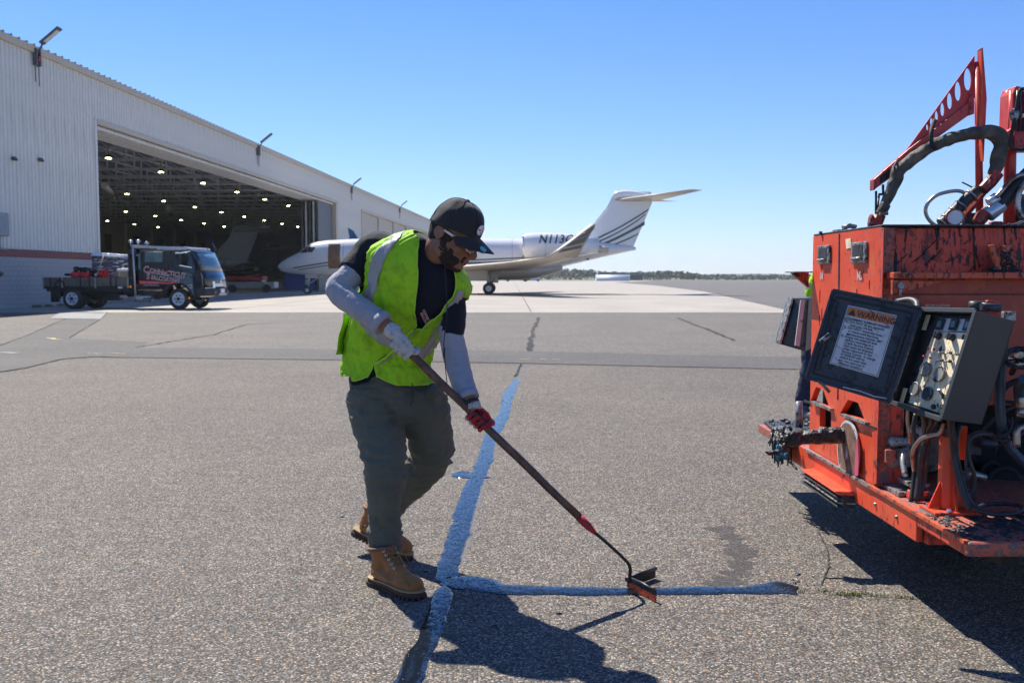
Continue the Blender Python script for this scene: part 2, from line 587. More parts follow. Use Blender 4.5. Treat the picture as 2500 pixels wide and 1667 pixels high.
# cracks: thin jagged dark ribbons
def ribbon(pts, w, z, n=8, jit=.3, seed=0):
    rr = random.Random(seed)
    mb = MB()
    ps = []
    for k in range(len(pts) - 1):
        a, b = Vector(pts[k]), Vector(pts[k + 1])
        for i in range(n):
            ps.append(a.lerp(b, i / n))
    ps.append(Vector(pts[-1]))
    L, R = [], []
    for k, p in enumerate(ps):
        d = (ps[min(k + 1, len(ps) - 1)] - ps[max(0, k - 1)]).normalized()
        nrm = V(-d.y, d.x, 0)
        off = (rr.random() - .5) * jit * w * 2
        ww = w * (.35 + rr.random())
        c = p + nrm * off
        L.append(V(c.x, c.y, z) + nrm * ww / 2); R.append(V(c.x, c.y, z) - nrm * ww / 2)
    vs = L + R
    m = len(L)
    mb.add(vs, [(i, i + 1, m + i + 1, m + i) for i in range(m - 1)])
    return mb
cr = [([(1315, 776), (1306, 800), (1290, 838), (1296, 842), (1288, 857)], .10, 1), ([(1655, 777), (1700, 795), (1745, 812), (1790, 832)], .09, 2),
      ([(262, 763), (245, 780), (170, 825)], .03, 3), ([(328, 850), (420, 834), (520, 818), (600, 793), (680, 788)], .05, 4),
      ([(0, 844), (60, 822), (160, 779)], .03, 5), ([(0, 909), (60, 900), (150, 878), (230, 872), (300, 874)], .03, 6),
      ([(300, 874), (820, 880), (1265, 888), (1620, 896), (1945, 903), (2400, 912)], .022, 7),
      ([(1273, 888), (1266, 905), (1258, 920)], .03, 8), ([(1950, 1445), (2040, 1452), (2130, 1455), (2250, 1463), (2500, 1490)], .006, 9),
      ([(2005, 1430), (2025, 1380), (2020, 1340), (1998, 1300)], .008, 10), ([(160, 895), (480, 896), (700, 900)], .012, 11), ([(1230, 898), (1265, 899)], .01, 12)]
cm = MB()
for pts, w, sd in cr:
    r = ribbon([G(x, y, 0) for x, y in pts], w, .0125 if pts[0][1] < 890 else .004, 12, .5, sd)
    cm.add(r.v, r.f)
cm.build('pavement_cracks', 'crack', kind='structure')
ym = MB()
for (a, b, w) in [((1270, 878), (1295, 879), .035), ((1318, 878), (1336, 879), .04), ((1346, 879), (1368, 879), .045), ((215, 862), (250, 866), .03), ((262, 862), (306, 866), .03), ((115, 826), (140, 830), .12)]:
    r = ribbon([G(*a), G(*b)], w, .0135, 8, .3, int(a[0]))
    ym.add(r.v, r.f)
ym.build('faded_yellow_paint_mark', 'yellow_paint', kind='structure')
wm_ = MB()
for (a, b, w) in [((-40, 861), (42, 863), .12), ((10, 792), (50, 790), .06), ((0, 814), (40, 812), .05), ((60, 812), (110, 811), .05)]:
    r = ribbon([G(*a), G(*b)], w, .0135, 8, .3, int(a[0]) + 99)
    wm_.add(r.v, r.f)
wm_.build('faded_white_paint_mark', 'white_worn_paint', kind='structure')
# damp curved brush track and greyish overspray beside the sealant
def stainmat(name, col, amt):
    m, nt, b = newmat(name)
    co = mapcoord(nt)
    b.inputs['Base Color'].default_value = (*col, 1)
    b.inputs['Roughness'].default_value = .8
    a = ramp(nt, noise_n(nt, co, 45, 4, .7), [(.40, (amt * .3,) * 3), (.66, (amt,) * 3)])
    nt.links.new(a, b.inputs['Alpha'])
stainmat('stain', (.05, .048, .05), .85)
stainmat('overspray', (.22, .22, .24), .5)
r = ribbon([G(x, y) for x, y in [(1748, 1285), (1785, 1310), (1808, 1345), (1812, 1375), (1795, 1405), (1752, 1432)]], .13, .0025, 8, .05, 5)
r.build('brush_track_stain', 'stain', kind='structure')
r = ribbon([G(x, y) for x, y in [(1215, 1035), (1190, 1110), (1165, 1180), (1152, 1270), (1120, 1370)]], .09, .0025, 8, .1, 6)
r2 = ribbon([G(x, y) for x, y in [(1050, 1440), (1025, 1490), (1000, 1540)]], .06, .0025, 8, .1, 8)
r.add(r2.v, r2.f)
r3 = ribbon([G(x, y) for x, y in [(1275, 893), (1268, 915), (1262, 935)]], .14, .0025, 8, .1, 8)
r.add(r3.v, r3.f)
r.build('overspray_stain', 'overspray', kind='structure')
# ------------------------------------------------------------ crack sealant, glossy black, poured as a raised band
def sealmat(name, rough, sparkle, ior=1.6, coat=1.0):
    m, nt, b = newmat(name)
    co = mapcoord(nt)
    b.inputs['Base Color'].default_value = (.008, .012, .020, 1)
    b.inputs['IOR'].default_value = ior
    b.inputs['Specular IOR Level'].default_value = .5
    b.inputs['Coat Weight'].default_value = coat * .5
    b.inputs['Coat IOR'].default_value = 1.5
    b.inputs['Coat Roughness'].default_value = rough
    b.inputs['Roughness'].default_value = rough + .1
    n1 = noise_n(nt, co, 170, 4, .7)
    bb = bumpn(nt, n1, sparkle, .007)
    bb = bumpn(nt, noise_n(nt, co, 25, 3, .6), sparkle * .8, .012, bb)
    nt.links.new(bb, b.inputs['Normal']); nt.links.new(bb, b.inputs['Coat Normal'])
    if sparkle > 0:
        k = ramp(nt, noise_n(nt, co, 75, 5, .75), [(.43, (.03,) * 3), (.62, (.8,) * 3)])
        nt.links.new(mathn(nt, 'MULTIPLY', k, .5), b.inputs['Coat Weight'])
        nt.links.new(mathn(nt, 'MULTIPLY', k, .5), b.inputs['Specular IOR Level'])
        nt.links.new(ramp(nt, k, [(.1, (.18,) * 3), (.8, (rough,) * 3)]), b.inputs['Roughness'])
    return m
sealmat('sealant_glint_bead', .05, .0, 1.6, 1.0)
sealmat('sealant', .03, .05)
sealmat('sealant_wet', .02, .03)
def sealband(name, path, label, m, seed, h=.006, step=.007):
    """path: (px, py, half width px)"""
    cs, ws = [], []
    for x, y, w in path:
        c = G(x, y)
        hz = abs(path[-1][0] - path[0][0]) > abs(path[-1][1] - path[0][1])
        cs.append(c); ws.append(((G(x, y + w) - G(x, y - w)) if hz else (G(x + w, y) - G(x - w, y))).length / 2)
    cs, ws = spline(cs, ws, 24)
    # arc-length resample
    out = [(cs[0], ws[0])]
    for p, w in zip(cs, ws):
        if (p - out[-1][0]).length > step * 1.3:
            out.append((p, w))
    nu = 22
    mb = MB(); vs = []
    for k, (p, w) in enumerate(out):
        d = (out[min(k + 1, len(out) - 1)][0] - out[max(0, k - 1)][0]).normalized()
        horiz = abs(d.x) > abs(d.y)
        nrm = V(-d.y, d.x, 0) if horiz else V(1, 0, 0)
        s = k * step
        eL = 1 + .30 * noise.noise(V(s * 13, seed, 0)) + .10 * noise.noise(V(s * 45, seed, 3))
        eR = 1 + .30 * noise.noise(V(s * 13, seed, 9)) + .10 * noise.noise(V(s * 45, seed, 5))
        endf = min(1, (k + 1) / 6, (len(out) - k) / 6)
        for i in range(nu + 1):
            t = i / nu * 2 - 1
            q = p + nrm * (w * endf * t * (eR if t > 0 else eL))
            prof = (1 - abs(t) ** 3.0)
            z = .0012 + h * prof * (.85 + .16 * noise.noise(q * 22) + .05 * noise.noise(q * 60))
            if i in (0, nu):
                z = -.001
            vs.append(V(q.x, q.y, max(z, .001) if i not in (0, nu) else -.001))
    n = nu + 1
    fs = []
    for k in range(len(out) - 1):
        for i in range(nu):
            fs.append((k * n + i, (k + 1) * n + i, (k + 1) * n + i + 1, k * n + i + 1))
    mb.add(vs, fs, True)
    o = mb.build(name, m, kind='stuff')
    if o.data.polygons[len(fs) // 2].normal.z < 0:
        o.data.flip_normals()
    tag(o, label, 'sealant')
    rr = random.Random(seed)
    g = MB()  # tiny glossy beads added over the band to catch sun glints
    for q in range(int(len(out) * (2.2 if h > .004 else 1))):
        k = rr.randrange(2, len(out) - 2); i = 2 + rr.randrange(nu - 3)
        if noise.noise(vs[k * n + i] * 9) < -.22: continue
        r0 = .0010 + rr.random() ** 3 * .0026
        g.ell(vs[k * n + i] + V(0, 0, r0 * .1), (r0 * (.8 + rr.random()), r0 * (.8 + rr.random()), r0 * (.5 + rr.random() * .6)), 7, 5)
    gs = g.build('sealant_glint_bead', 'sealant_glint_bead', o, kind='stuff')
    return o
sealband('crack_sealant', [(1262, 925, 5), (1256, 935, 10), (1241, 965, 15), (1236, 985, 13), (1230, 1010, 15), (1207, 1050, 19), (1194, 1080, 17), (1184, 1120, 20), (1172, 1150, 20),
                           (1158, 1180, 22), (1144, 1220, 25), (1130, 1265, 27), (1122, 1300, 27), (1108, 1340, 27), (1098, 1375, 28), (1089, 1405, 26), (1084, 1425, 24)],
         'fresh glossy crack sealant band running away across the asphalt, reflecting blue sky', 'sealant', 11, .004)
sealband('crack_sealant', [(1084, 1430, 20), (1082, 1444, 24), (1074, 1480, 25), (1056, 1530, 28), (1034, 1580, 31), (1010, 1630, 33), (984, 1690, 36), (950, 1790, 40)],
         'wet sealant band in the lower foreground leading out of the bottom of the frame', 'sealant_wet', 31, .007)
sealband('crack_sealant', [(1072, 1428, 8), (1110, 1424, 16), (1150, 1422, 18), (1200, 1433, 14), (1260, 1440, 13), (1330, 1441, 12), (1420, 1443, 11), (1520, 1443, 10), (1620, 1443, 10), (1720, 1441, 10),
                           (1820, 1440, 10), (1880, 1438, 15), (1925, 1434, 17), (1952, 1434, 8)],
         'cross band of dark sealant running sideways under the squeegee blade', 'sealant', 51, .004)
sealband('sealant_splash', [(1128, 1150, 5), (1142, 1160, 8), (1158, 1166, 8), (1172, 1170, 6)], 'short splash of sealant left of the long band', 'sealant', 61, .004)
# tar droplets and loose lumps around the work
tb = MB()
for k in range(46):
    x, y = random.choice([(1880 + rnd() * 110, 1400 + rnd() * 30), (1090 + rnd() * 60, 1395 + rnd() * 20), (830 + rnd() * 350, 1190 + rnd() * 240), (1200 + rnd() * 300, 1480 + rnd() * 80)])
    c = G(x, y); r0 = .003 + rnd() ** 3 * .012
    tb.ell(c + V(0, 0, r0 * .15), (r0, r0 * (.6 + rnd()), r0 * .4), 7, 4)
for x, y in [(835, 1262), (1005, 1332), (1040, 1395), (1365, 1498)]:
    tb.ell(G(x, y), (.014, .009, .006), 8, 5)
tag(tb.build('tar_drops', 'sealant', kind='stuff'), 'scattered small drops of black tar on the asphalt', 'tar')
# weeds in the crack on the right and at the foot of the hangar wall
gm = MB()
def tuft(c, n, h, sp_):
    for k in range(n):
        a = rnd() * 6.28; r0 = rnd() * sp_
        b0 = Vector(c) + V(math.cos(a) * r0, math.sin(a) * r0, 0)
        l = V((rnd() - .5) * h, (rnd() - .5) * h, h * (.4 + rnd() * .7))
        w = V(math.sin(a), math.cos(a), 0) * h * .12
        gm.add([b0 - w, b0 + w, b0 + l], [(0, 1, 2)])
for x in range(1950, 2260, 7):
    y = 1443 + (x - 1950) * .055
    if noise.noise(V(x * .03, 0, 0)) > -.15:
        tuft(G(x, y + (rnd() - .5) * 8), int(3 + rnd() * 7), .016, .02)
for x in range(2040, 2100, 6):
    tuft(G(x + 4, 1443 + 5 + rnd() * 8), 7, .02, .02)
tag(gm.build('weeds', 'grass', kind='stuff'), 'yellow green weeds growing in the asphalt crack beside the orange machine', 'weeds')
# ------------------------------------------------------------ far field: tree line, hills, small airfield buildings
def hills(name, y, x0, x1, zf, m, n=160, depth=120):
    mb = MB(); vs = []
    for k in range(n + 1):
        x = x0 + (x1 - x0) * k / n
        z = zf(x)
        vs += [V(x, y, -1), V(x, y + depth * .3, z * .8), V(x, y + depth, z), V(x, y + depth * 3, -1)]
    fs = []
    for k in range(n):
        for i in range(3):
            fs.append((k * 4 + i, (k + 1) * 4 + i, (k + 1) * 4 + i + 1, k * 4 + i + 1))
    mb.add(vs, fs, True)
    return mb.build(name, m, kind='structure')
hills('hills', 2600, -2200, 2600, lambda x: 1.3 + 2600 / FPX * (8 + 2 * (x > 380) * min(1, (x - 380) / 500 if x > 380 else 0)) + 4 * noise.noise(V(x * .004, 1, 0)), 'far_hill')
tl = MB(); tw = MB()
def topline(px):      # height of the wood above the horizon, photo pixels
    f = lambda a, b, h0, h1: h0 + (h1 - h0) * (px - a) / (b - a)
    if px < 1380: h = 18
    elif px < 1470: h = f(1380, 1470, 18, 13)
    elif px < 1540: h = f(1470, 1540, 11, 9)
    elif px < 1640: h = f(1540, 1640, 10, 15)
    elif px < 1700: h = f(1640, 1700, 13, 7)
    else: h = 4
    return h
for k in range(5200):
    px = 900 + rnd() ** .9 * 1120
    Y = 560 + rnd() * 160
    top = 1.3 + (topline(px) + 2.2 * noise.noise(V(px * .05, Y * .03, 0))) / FPX * Y * (1 - .12 * rnd())
    if px > 1700 and rnd() < .5:
        continue
    X = (px - 1250) / FPX * Y
    z = max(.3, top * rnd() ** .45)
    r0 = .7 + rnd() * 1.4
    mbx = tl if rnd() < .55 else tw
    for q in range(3):
        a = V(rnd() - .5, rnd() - .5, rnd() - .5) * 2 * r0
        b = V(rnd() - .5, rnd() - .5, rnd() - .5) * 2 * r0
        c = V(X, Y, z)
        mbx.add([c + a, c + b, c - a * .7 + b * .4], [(0, 1, 2)])
tag(tl.build('tree_line', 'tree_leaf', kind='stuff'), 'low green belt of trees along the far edge of the airfield', 'trees')
tag(tw.build('bare_wood', 'tree_wood', kind='stuff'), 'brownish bare early spring branches of the wood on the horizon', 'trees')
# quonset hangar, yellow vehicle, low dark building
t = thing('arched_shelter', 'small white round roofed shelter far across the field below the aircraft tail', 'shelter', (P(1505, 686, 400).x, 400, 0))
ww_ = (1552 - 1453) / FPX * 400 * .42
hh_ = 1.3 + (678 - 671) / FPX * 400
mb = MB()
rings = []
for yy, s_ in ((0, 1), (14, 1)):
    rings.append([V(-(1.0) * 4 + yy * .0, yy, 0)] )
arc = [(math.cos(math.pi * i / 14), math.sin(math.pi * i / 14)) for i in range(15)]
A = [V(-8 + 2.0 * 0, c * 3.2 + 3, s_ * (hh_ )) for c, s_ in arc]
B = [p + V(13.5, 0, 0) for p in A]
mb.loft([A, B], True, True)
mb.build('shell', 'quonset', t)
MB().box(5.5, 5.56, 1.2, 4.6, 0, 2.6).build('door', 'sign_blue', t)
t = thing('yellow_bus', 'distant yellow orange bus seen under the rear fuselage of the jet', 'bus', (P(1262, 686, 330).x, 330, 0))
MB().box(-4.6, 3, -1.2, 1.2, .5, 2.6).box(3, 4.4, -1.15, 1.15, .5, 1.7).build('body', 'bus_yellow', t, bevel=.2)
MB().box(-4.3, 2.8, -1.24, -1.2, 1.7, 2.3).build('window', 'window_dark', t)
for x in (-3, 3):
    MB().cyl((x, -1.25, .45), (x, -1.0, .45), .45, 14).build('wheel', 'rubber', t)
t = thing('parked_van', 'distant pale blue and white van beside the yellow bus', 'van', (P(1300, 686, 330).x, 330, 0))
MB().box(-1.4, 2.6, -1, 1, .4, 2.4).build('body', 'quonset', t, bevel=.2)
MB().box(-3.4, -1.5, -1, 1, .4, 2.8).build('cargo_box', 'sign_blue', t, bevel=.05)
for x in (-2.6, 1.8):
    MB().cyl((x, -1.05, .4), (x, -.85, .4), .4, 12).build('wheel', 'rubber', t)
t = thing('airfield_building', 'low dark building with wide grey roof in front of the far wood', 'building', (P(1518, 686, 520).x, 520, 0))
MB().box(-11, 11, 0, 8, 0, 2.6).build('wall', 'inner_panel', t)
MB().prism([(-13, -1, 2.6), (-12, -1, 4.4), (12, -1, 3.6), (20, -1, 1.6), (20, -1, 1.2), (10, -1, 2.5)], (0, 10, 0)).build('roof', 'far_build', t)
MB().box(-2, 2.5, -.1, 0, 0, 2.2).build('door', 'quonset', t)
# ------------------------------------------------------------ hangar
HA = math.radians(90) - math.atan(.0494)
HL = V(-21.15, 41.1, 0)
EAVE, DOORZ, BAND0, BAND1 = 11.1, 8.92, 2.17, 2.49
hg = thing('hangar', 'large pale corrugated metal hangar with open door, block base and maroon band', 'hangar', HL, HA)
D1a, D1b, D1c, D2a = 9.0, 55.0, 62.6, 75.0
S0, S1 = -13.5, 156.0
# wall behind the sheets (dark structure, split around the doors)
mb = MB()
mb.box(S0, D1a - .1, .12, .30, 2.4, EAVE - .1).box(D1a - .1, D1c, .12, .30, DOORZ + .15, EAVE - .1).box(D1c, D2a, .12, .30, 0, EAVE - .1)
mb.box(D2a, S1 - 12, .12, .30, DOORZ + .15, EAVE - .1).box(S1 - 12, S1, .12, .30, 0, EAVE - .1)
mb.build('wall_core', 'inner_wall', hg)
# corrugated sheets: 0.915 m wide with three ribs, one mesh per height
def sheet_mesh(z0, z1):
    w = .915
    prof = [(0, 0)]
    for k in range(3):
        c = .1525 + k * .305
        prof += [(c - .06, 0), (c - .03, -.055), (c + .03, -.055), (c + .06, 0)]
    prof.append((w - .004, 0))
    prof = [(x, y) for x, y in prof] + [(w - .004, .02), (0, .02)]
    m = MB()
    m.prism([(x, y, z0) for x, y in prof], (0, 0, z1 - z0))
    return m.mesh('siding_panel', 'siding')
mA, mB_, mC = sheet_mesh(BAND1 + .02, EAVE), sheet_mesh(DOORZ + .26, EAVE), sheet_mesh(.1, EAVE)
n = int((D1a - S0) / .915)
for k in range(n):
    inst(mA, 'siding_panel', hg, (D1a - .2 - (k + 1) * .915, 0, 0))
s = D1a - .2
while s < D1c - .2:
    inst(mB_, 'siding_panel', hg, (s, 0, 0)); s += .915
while s < D2a - .5:
    inst(mC, 'siding_panel', hg, (s, 0, 0)); s += .915
m4 = MB()
while s < S1 - 13:
    inst(mB_, 'siding_panel', hg, (s, 0, 0)); s += .915
while s < S1 - 1:
    inst(mC, 'siding_panel', hg, (s, 0, 0)); s += .915
# gutter trim, door head, jambs
MB().box(S0, S1, -.16, .1, EAVE + .002, EAVE + .30).build('eave_trim', 'trim_cream', hg, bevel=.02)
MB().box(D1a - .02, D1c + .1, -.12, .10, DOORZ, DOORZ + .24).build('door_head', 'trim_cream', hg, bevel=.02)
MB().box(D1a - .20, D1a, -.08, .5, 0, DOORZ + .24).build('door_jamb', 'siding', hg)
MB().box(D1c - .9, D1c + .1, -.08, .9, 0, DOORZ - .01).build('door_jamb', 'trim_cream', hg)
MB().box(D2a - .15, D2a + .1, -.08, .5, 0, DOORZ + .24).box(D2a + .1, S1 - 12, -.12, .1, DOORZ, DOORZ + .24).build('door_jamb', 'trim_cream', hg)
for k in range(12):
    a = D2a + .1 + k * 5.6
    if a + 5.5 > S1 - 12: break
    MB().box(a, a + 5.5, .05 + (k % 2) * .12, .15 + (k % 2) * .12, .05, DOORZ - .01).build('closed_door_leaf', 'door_cream', hg)
for k in range(5):
    MB().box(D1b + .4 + k * .2, D1b + 6.3 + k * .05, .25 + k * .42, .42 + k * .42, .05, DOORZ - .25).build('open_door_leaf', 'siding' if k % 2 else 'dark_steel', hg)
for k in range(5):
    MB().box(D1a, D1c - 1, .20 + k * .42, .26 + k * .42, DOORZ - .18, DOORZ - .001).build('door_track', 'truss', hg)
# ribs of the roof sheets showing over the gutter
rb = MB()
k = 0
s = S0
while s < S1:
    rb.prism([(s, -.20, EAVE + .31), (s + .05, -.20, EAVE + .37), (s + .11, -.20, EAVE + .37), (s + .16, -.20, EAVE + .31)], (0, .5, .01)); s += .61
rb.build('roof_rib', 'dark_steel', hg, kind='stuff')
# maroon band, block base
MB().box(S0, D1a - .21, -.10, .12, BAND0, BAND1).build('band', 'band_maroon', hg)
MB().box(S0, D1a - .21, -.02, .12, 0, BAND1).build('block_core', 'mortar', hg)
bmh = MB(); bmh.box(.005, .395, -.085, -.021, .005, .192)
bme = bmh.mesh('block', 'block')
h0 = BAND0 / 11
bb = MB()
for r_ in range(11):
    for c_ in range(56):
        s = D1a - .22 - (c_ + 1) * .4 - (r_ % 2) * .2
        if c_ < 26:
            o = inst(bme, 'block', hg, (s, -.004 * rnd(), r_ * h0), 0, (1, 1, h0 / .1973))
        elif s > S0:
            bb.box(s + .005, s + .395, -.085, -.021, r_ * h0 + .005, (r_ + 1) * h0 - .003)
bb.build('blockwork', 'block', hg, kind='stuff')
# roof (closed from above) and far end walls, floor
MB().add([(S0, -.15, EAVE + .3), (S1, -.15, EAVE + .3), (S1, 22, EAVE + 1.2), (S0, 22, EAVE + 1.2), (S1, 43, EAVE + .3), (S0, 43, EAVE + .3)],
         [(0, 1, 2, 3), (3, 2, 4, 5)]).build('roof', 'deck_dark', hg)
# roof deck underside panels between purlins
pm = MB().box(0, 2.36, .4, 42, 10.90, 10.96).mesh('ceiling_panel', 'deck_dark')
k = 0
s = -2.0
while s < 146:
    inst(pm, 'ceiling_panel', hg, (s, 0, 0)); s += 2.4; k += 1
MB().box(S0, 146, 42.4, 42.8, 0, EAVE + .2).build('rear_wall', 'inner_wall', hg)
MB().box(145.6, 146, .4, 42.4, 0, EAVE + .2).build('end_wall', 'inner_wall', hg)
MB().box(-2.4, -2, .4, 42.4, 0, EAVE + .2).build('end_wall', 'inner_wall', hg)
MB().box(S0, S1, .3, 43, .013, .02).build('hangar_floor', 'inner_floor', hg)
for k in range(14):      # rear wall columns, dark window openings and notice boards
    s = 12 + k * 9.5
    MB().box(s, s + .35, 42.05, 42.38, 0, 9.4).build('wall_column', 'truss', hg)
    MB().box(s + 3.2, s + 5.2, 42.30, 42.38, 5.2, 7.6).build('wall_window', 'inner_panel', hg, bevel=.02)
MB().box(0, 145, 42.1, 42.35, 4.0, 4.25).build('wall_girt', 'truss', hg)
# trusses: one thing-part each
def truss_mesh():
    m = MB()
    zb, zt = 9.35, 10.75
    m.box(-.09, .09, .5, 42.3, zb, zb + .16).box(-.09, .09, .5, 42.3, zt, zt + .13)
    nseg = 20
    for k in range(nseg + 1):
        y = .6 + 41.6 * k / nseg
        m.box(-.05, .05, y - .05, y + .05, zb + .16, zt)
        if k < nseg:
            m.bar((0, y, zb + .16), (0, y + 41.6 / nseg * .95, zt), .07, .07)
    return m.mesh('truss', 'truss')
tm = truss_mesh()
s = 3.5
while s < 145:
    inst(tm, 'truss', hg, (s, 0, 0)); s += 6.1
pu = MB().box(-1, 146, -.06, .06, 10.76, 10.88).mesh('purlin', 'truss')
for k in range(14):
    inst(pu, 'purlin', hg, (0, 1.5 + k * 3.05, 0))
dm = MB().cyl((0, 0, 8.95), (11.5, 0, 8.95), .26, 12).mesh('heater_duct', 'aircraft_white')
for s, y in ((16, 9), (42, 15), (68, 20), (95, 26), (30, 30)):
    o = inst(dm, 'heater_duct', hg, (s, y, 0), .35)
# hanging bay lights (each a thing of its own)
hM = WM[hg.name]
lb = MB().cyl((0, 0, .12), (0, 0, .32), .30, 14, .12).cyl((0, 0, .32), (0, 0, .9), .02, 6).mesh('housing', 'lamp_body')
ll = MB().cyl((0, 0, .08), (0, 0, .12), .16, 14).mesh('lens', 'lamp_lens')
k = 0
for i in range(12):
    for j in range(4):
        p = hM @ V(13 + i * 8.2 + (j % 2) * 1.5, 5 + j * 10.4, 0)
        t = thing('bay_light', 'small round lit lamp hanging below the dark trusses inside the hangar', 'ceiling light', (p.x, p.y, 8.6), 0, 'lit ceiling lamps inside the hangar')
        inst(lb, 'housing', t); inst(ll, 'lens', t)
# floodlights on the eave
def flood(s, label, red=False, sc=1.0):
    p = hM @ V(s, -.22, EAVE - .1)
    t = thing('floodlight', label, 'floodlight', p, HA, 'floodlights along the hangar eave')
    t.scale = (.68, .68, .68)
    MB().box(-.28, -.16, -.06, .22, -.65, .42).box(.16, .28, -.06, .22, -.65, .42).build('wall_bracket', 'lamp_body', t)
    MB().cyl((0, .02, .1), (0, -.30, .75), .06, 10).cyl((-.3, .05, .1), (.3, .05, .1), .05, 8).build('arm', 'lamp_body', t)
    MB().cyl((-.22, .1, -.6), (-.22, .1, -1.7), .03, 6).build('conduit', 'lamp_body', t)
    MB().cyl((.22, .1, -.6), (.22, .1, -1.9), .03, 6).build('conduit', 'lamp_body', t)
    M = Matrix.Translation((0, -.30, .75)) @ Matrix.Rotation(math.radians(-38), 4, 'X')
    MB().box(-.28, .28, -1.55, .05, -.02, .13).xf(M).build('lamp_head', 'lamp_body', t, bevel=.03)
    MB().box(-.21, .21, -1.35, -.2, -.035, -.022).xf(M).build('lens', 'lens_clear' if red else 'grey_box', t)
    if red:
        MB().box(-.12, .18, -.10, .0, -.35, -.05).build('tag', 'red_tag', t)
    return t
def s_at(px):
    r = (px - 1250) / FPX
    Y = -23.18 / (r - .0494)
    return (Y - 41.1) * 1.0012
flood(s_at(100), 'nearest floodlight on the hangar eave, flat grey head above two conduits and a red tag', True)
flood(s_at(632), 'floodlight on the eave above the right part of the open hangar door')
flood(s_at(858), 'small floodlight on the eave above the door pocket, right of the open door')
flood(s_at(975), 'farthest floodlight on the eave, just behind the worker with the cap')
t = thing('electrical_cabinet', 'grey electrical cabinet fixed to the corrugated wall at the left edge', 'cabinet', hM @ V(-.4, -.06, 3.0), HA)
MB().box(-1.4, .6, -.35, 0, 0, .95).build('cabinet_box', 'grey_box', t, bevel=.02)
MB().cyl((.2, -.15, -.55), (.2, -.15, 0), .04, 8).cyl((-.6, -.15, -.55), (-.6, -.15, 0), .04, 8).box(-1.4, .65, -.3, -.02, -.55, -.48).build('conduit', 'grey_box', t)
for (s, z, lb_) in ((1.25, 6.3, 'small round fitting on the hangar siding left of the door'), (3.4, 6.5, 'second small fitting on the siding, nearer the door')):
    t = thing('wall_fitting', lb_, 'wall fitting', hM @ V(s, -.06, z), HA)
    MB().cyl((0, 0, 0), (0, -.14, 0), .09, 12).cyl((0, -.12, -.02), (0, -.2, -.06), .05, 10).build('fitting_body', 'lamp_body', t)
t = thing('hydrant_pipe', 'dark pipe stub on the grey block wall at the left edge', 'pipe', hM @ V(-.25, -.09, 1.45), HA)
MB().cyl((0, 0, 0), (0, -.12, 0), .13, 12).cyl((0, -.1, 0), (0, -.25, 0), .08, 12).build('pipe_stub', 'lamp_body', t)
gm = MB()
for k in range(24):
    p = hM @ V(2.2 + (k % 3) * 1.1 + rnd() * .5, -.16 - rnd() * .15, 0)
    tuft((p.x, p.y, .01), 14, .14, .12)
tag(gm.build('weeds', 'grass', kind='stuff'), 'green weeds at the foot of the grey block wall', 'weeds')
# ------------------------------------------------------------ business jets
JK = 79.5 / FPX
def jx(px): return (px - 1250) * JK
def jz(py): return 1.3 + (HZ - py) * JK
FUS = [(679, 649.5, 650.5, .02), (683, 645, 657, .2), (690, 639, 663, .36), (707, 629, 667, .62), (730, 617.5, 670, .88), (744, 607, 671, 1.0), (757, 597, 671.5, 1.1), (775, 591, 671.5, 1.18), (800, 587.5, 671.5, 1.24),
       (861, 584, 672, 1.27), (980, 583, 674, 1.27), (1120, 582.5, 677, 1.27), (1220, 582.5, 677, 1.27), (1290, 583, 668, 1.24), (1361, 585, 654, 1.1), (1420, 588, 640, .86), (1480, 593, 626, .58), (1530, 600, 615, .28), (1551, 604, 611, .12)]
def fus_at(x):
    X = [jx(f[0]) for f in FUS]
    zt = np.interp(x, X, [jz(f[1]) for f in FUS]); zb = np.interp(x, X, [jz(f[2]) for f in FUS]); ry = np.interp(x, X, [f[3] for f in FUS])
    return (zt + zb) / 2, (zt - zb) / 2, ry
def fsurf(x, z, off=.012):
    zc, rz, ry = fus_at(x)
    q = max(0.0, 1 - ((z - zc) / rz) ** 2)
    return V(x, -(ry * math.sqrt(q) + off), z)
def patch(poly, n=5, off=.014, both=False):
    """quad given in photo pixels laid onto the near side of the fuselage"""
    a, b, c, d = [V(jx(p[0]), 0, jz(p[1])) for p in poly]
    mb = MB(); vs = []
    for j in range(n + 1):
        for i in range(n + 1):
            p = a.lerp(b, i / n).lerp(d.lerp(c, i / n), j / n)
            vs.append(fsurf(p.x, p.z, off))
    mb.add(vs, [(j * (n + 1) + i, j * (n + 1) + i + 1, (j + 1) * (n + 1) + i + 1, (j + 1) * (n + 1) + i) for j in range(n) for i in range(n)], True)
    return mb
def wingm(sections, nu=10):
    """sections: (x_le, x_te, y, z, thickness)"""
    rings = []
    for xl, xt, y, z, th in sections:
        c = xt - xl
        prof = [(0, 0), (.03, .35), (.15, .8), (.4, 1), (.7, .55), (1, .05), (1, -.05), (.7, -.35), (.4, -.6), (.15, -.55), (.03, -.3)]
        rings.append([V(xl + c * a, y, z + th * b / 2) for a, b in prof])
    mb = MB(); mb.loft(rings, True, True)
    return mb
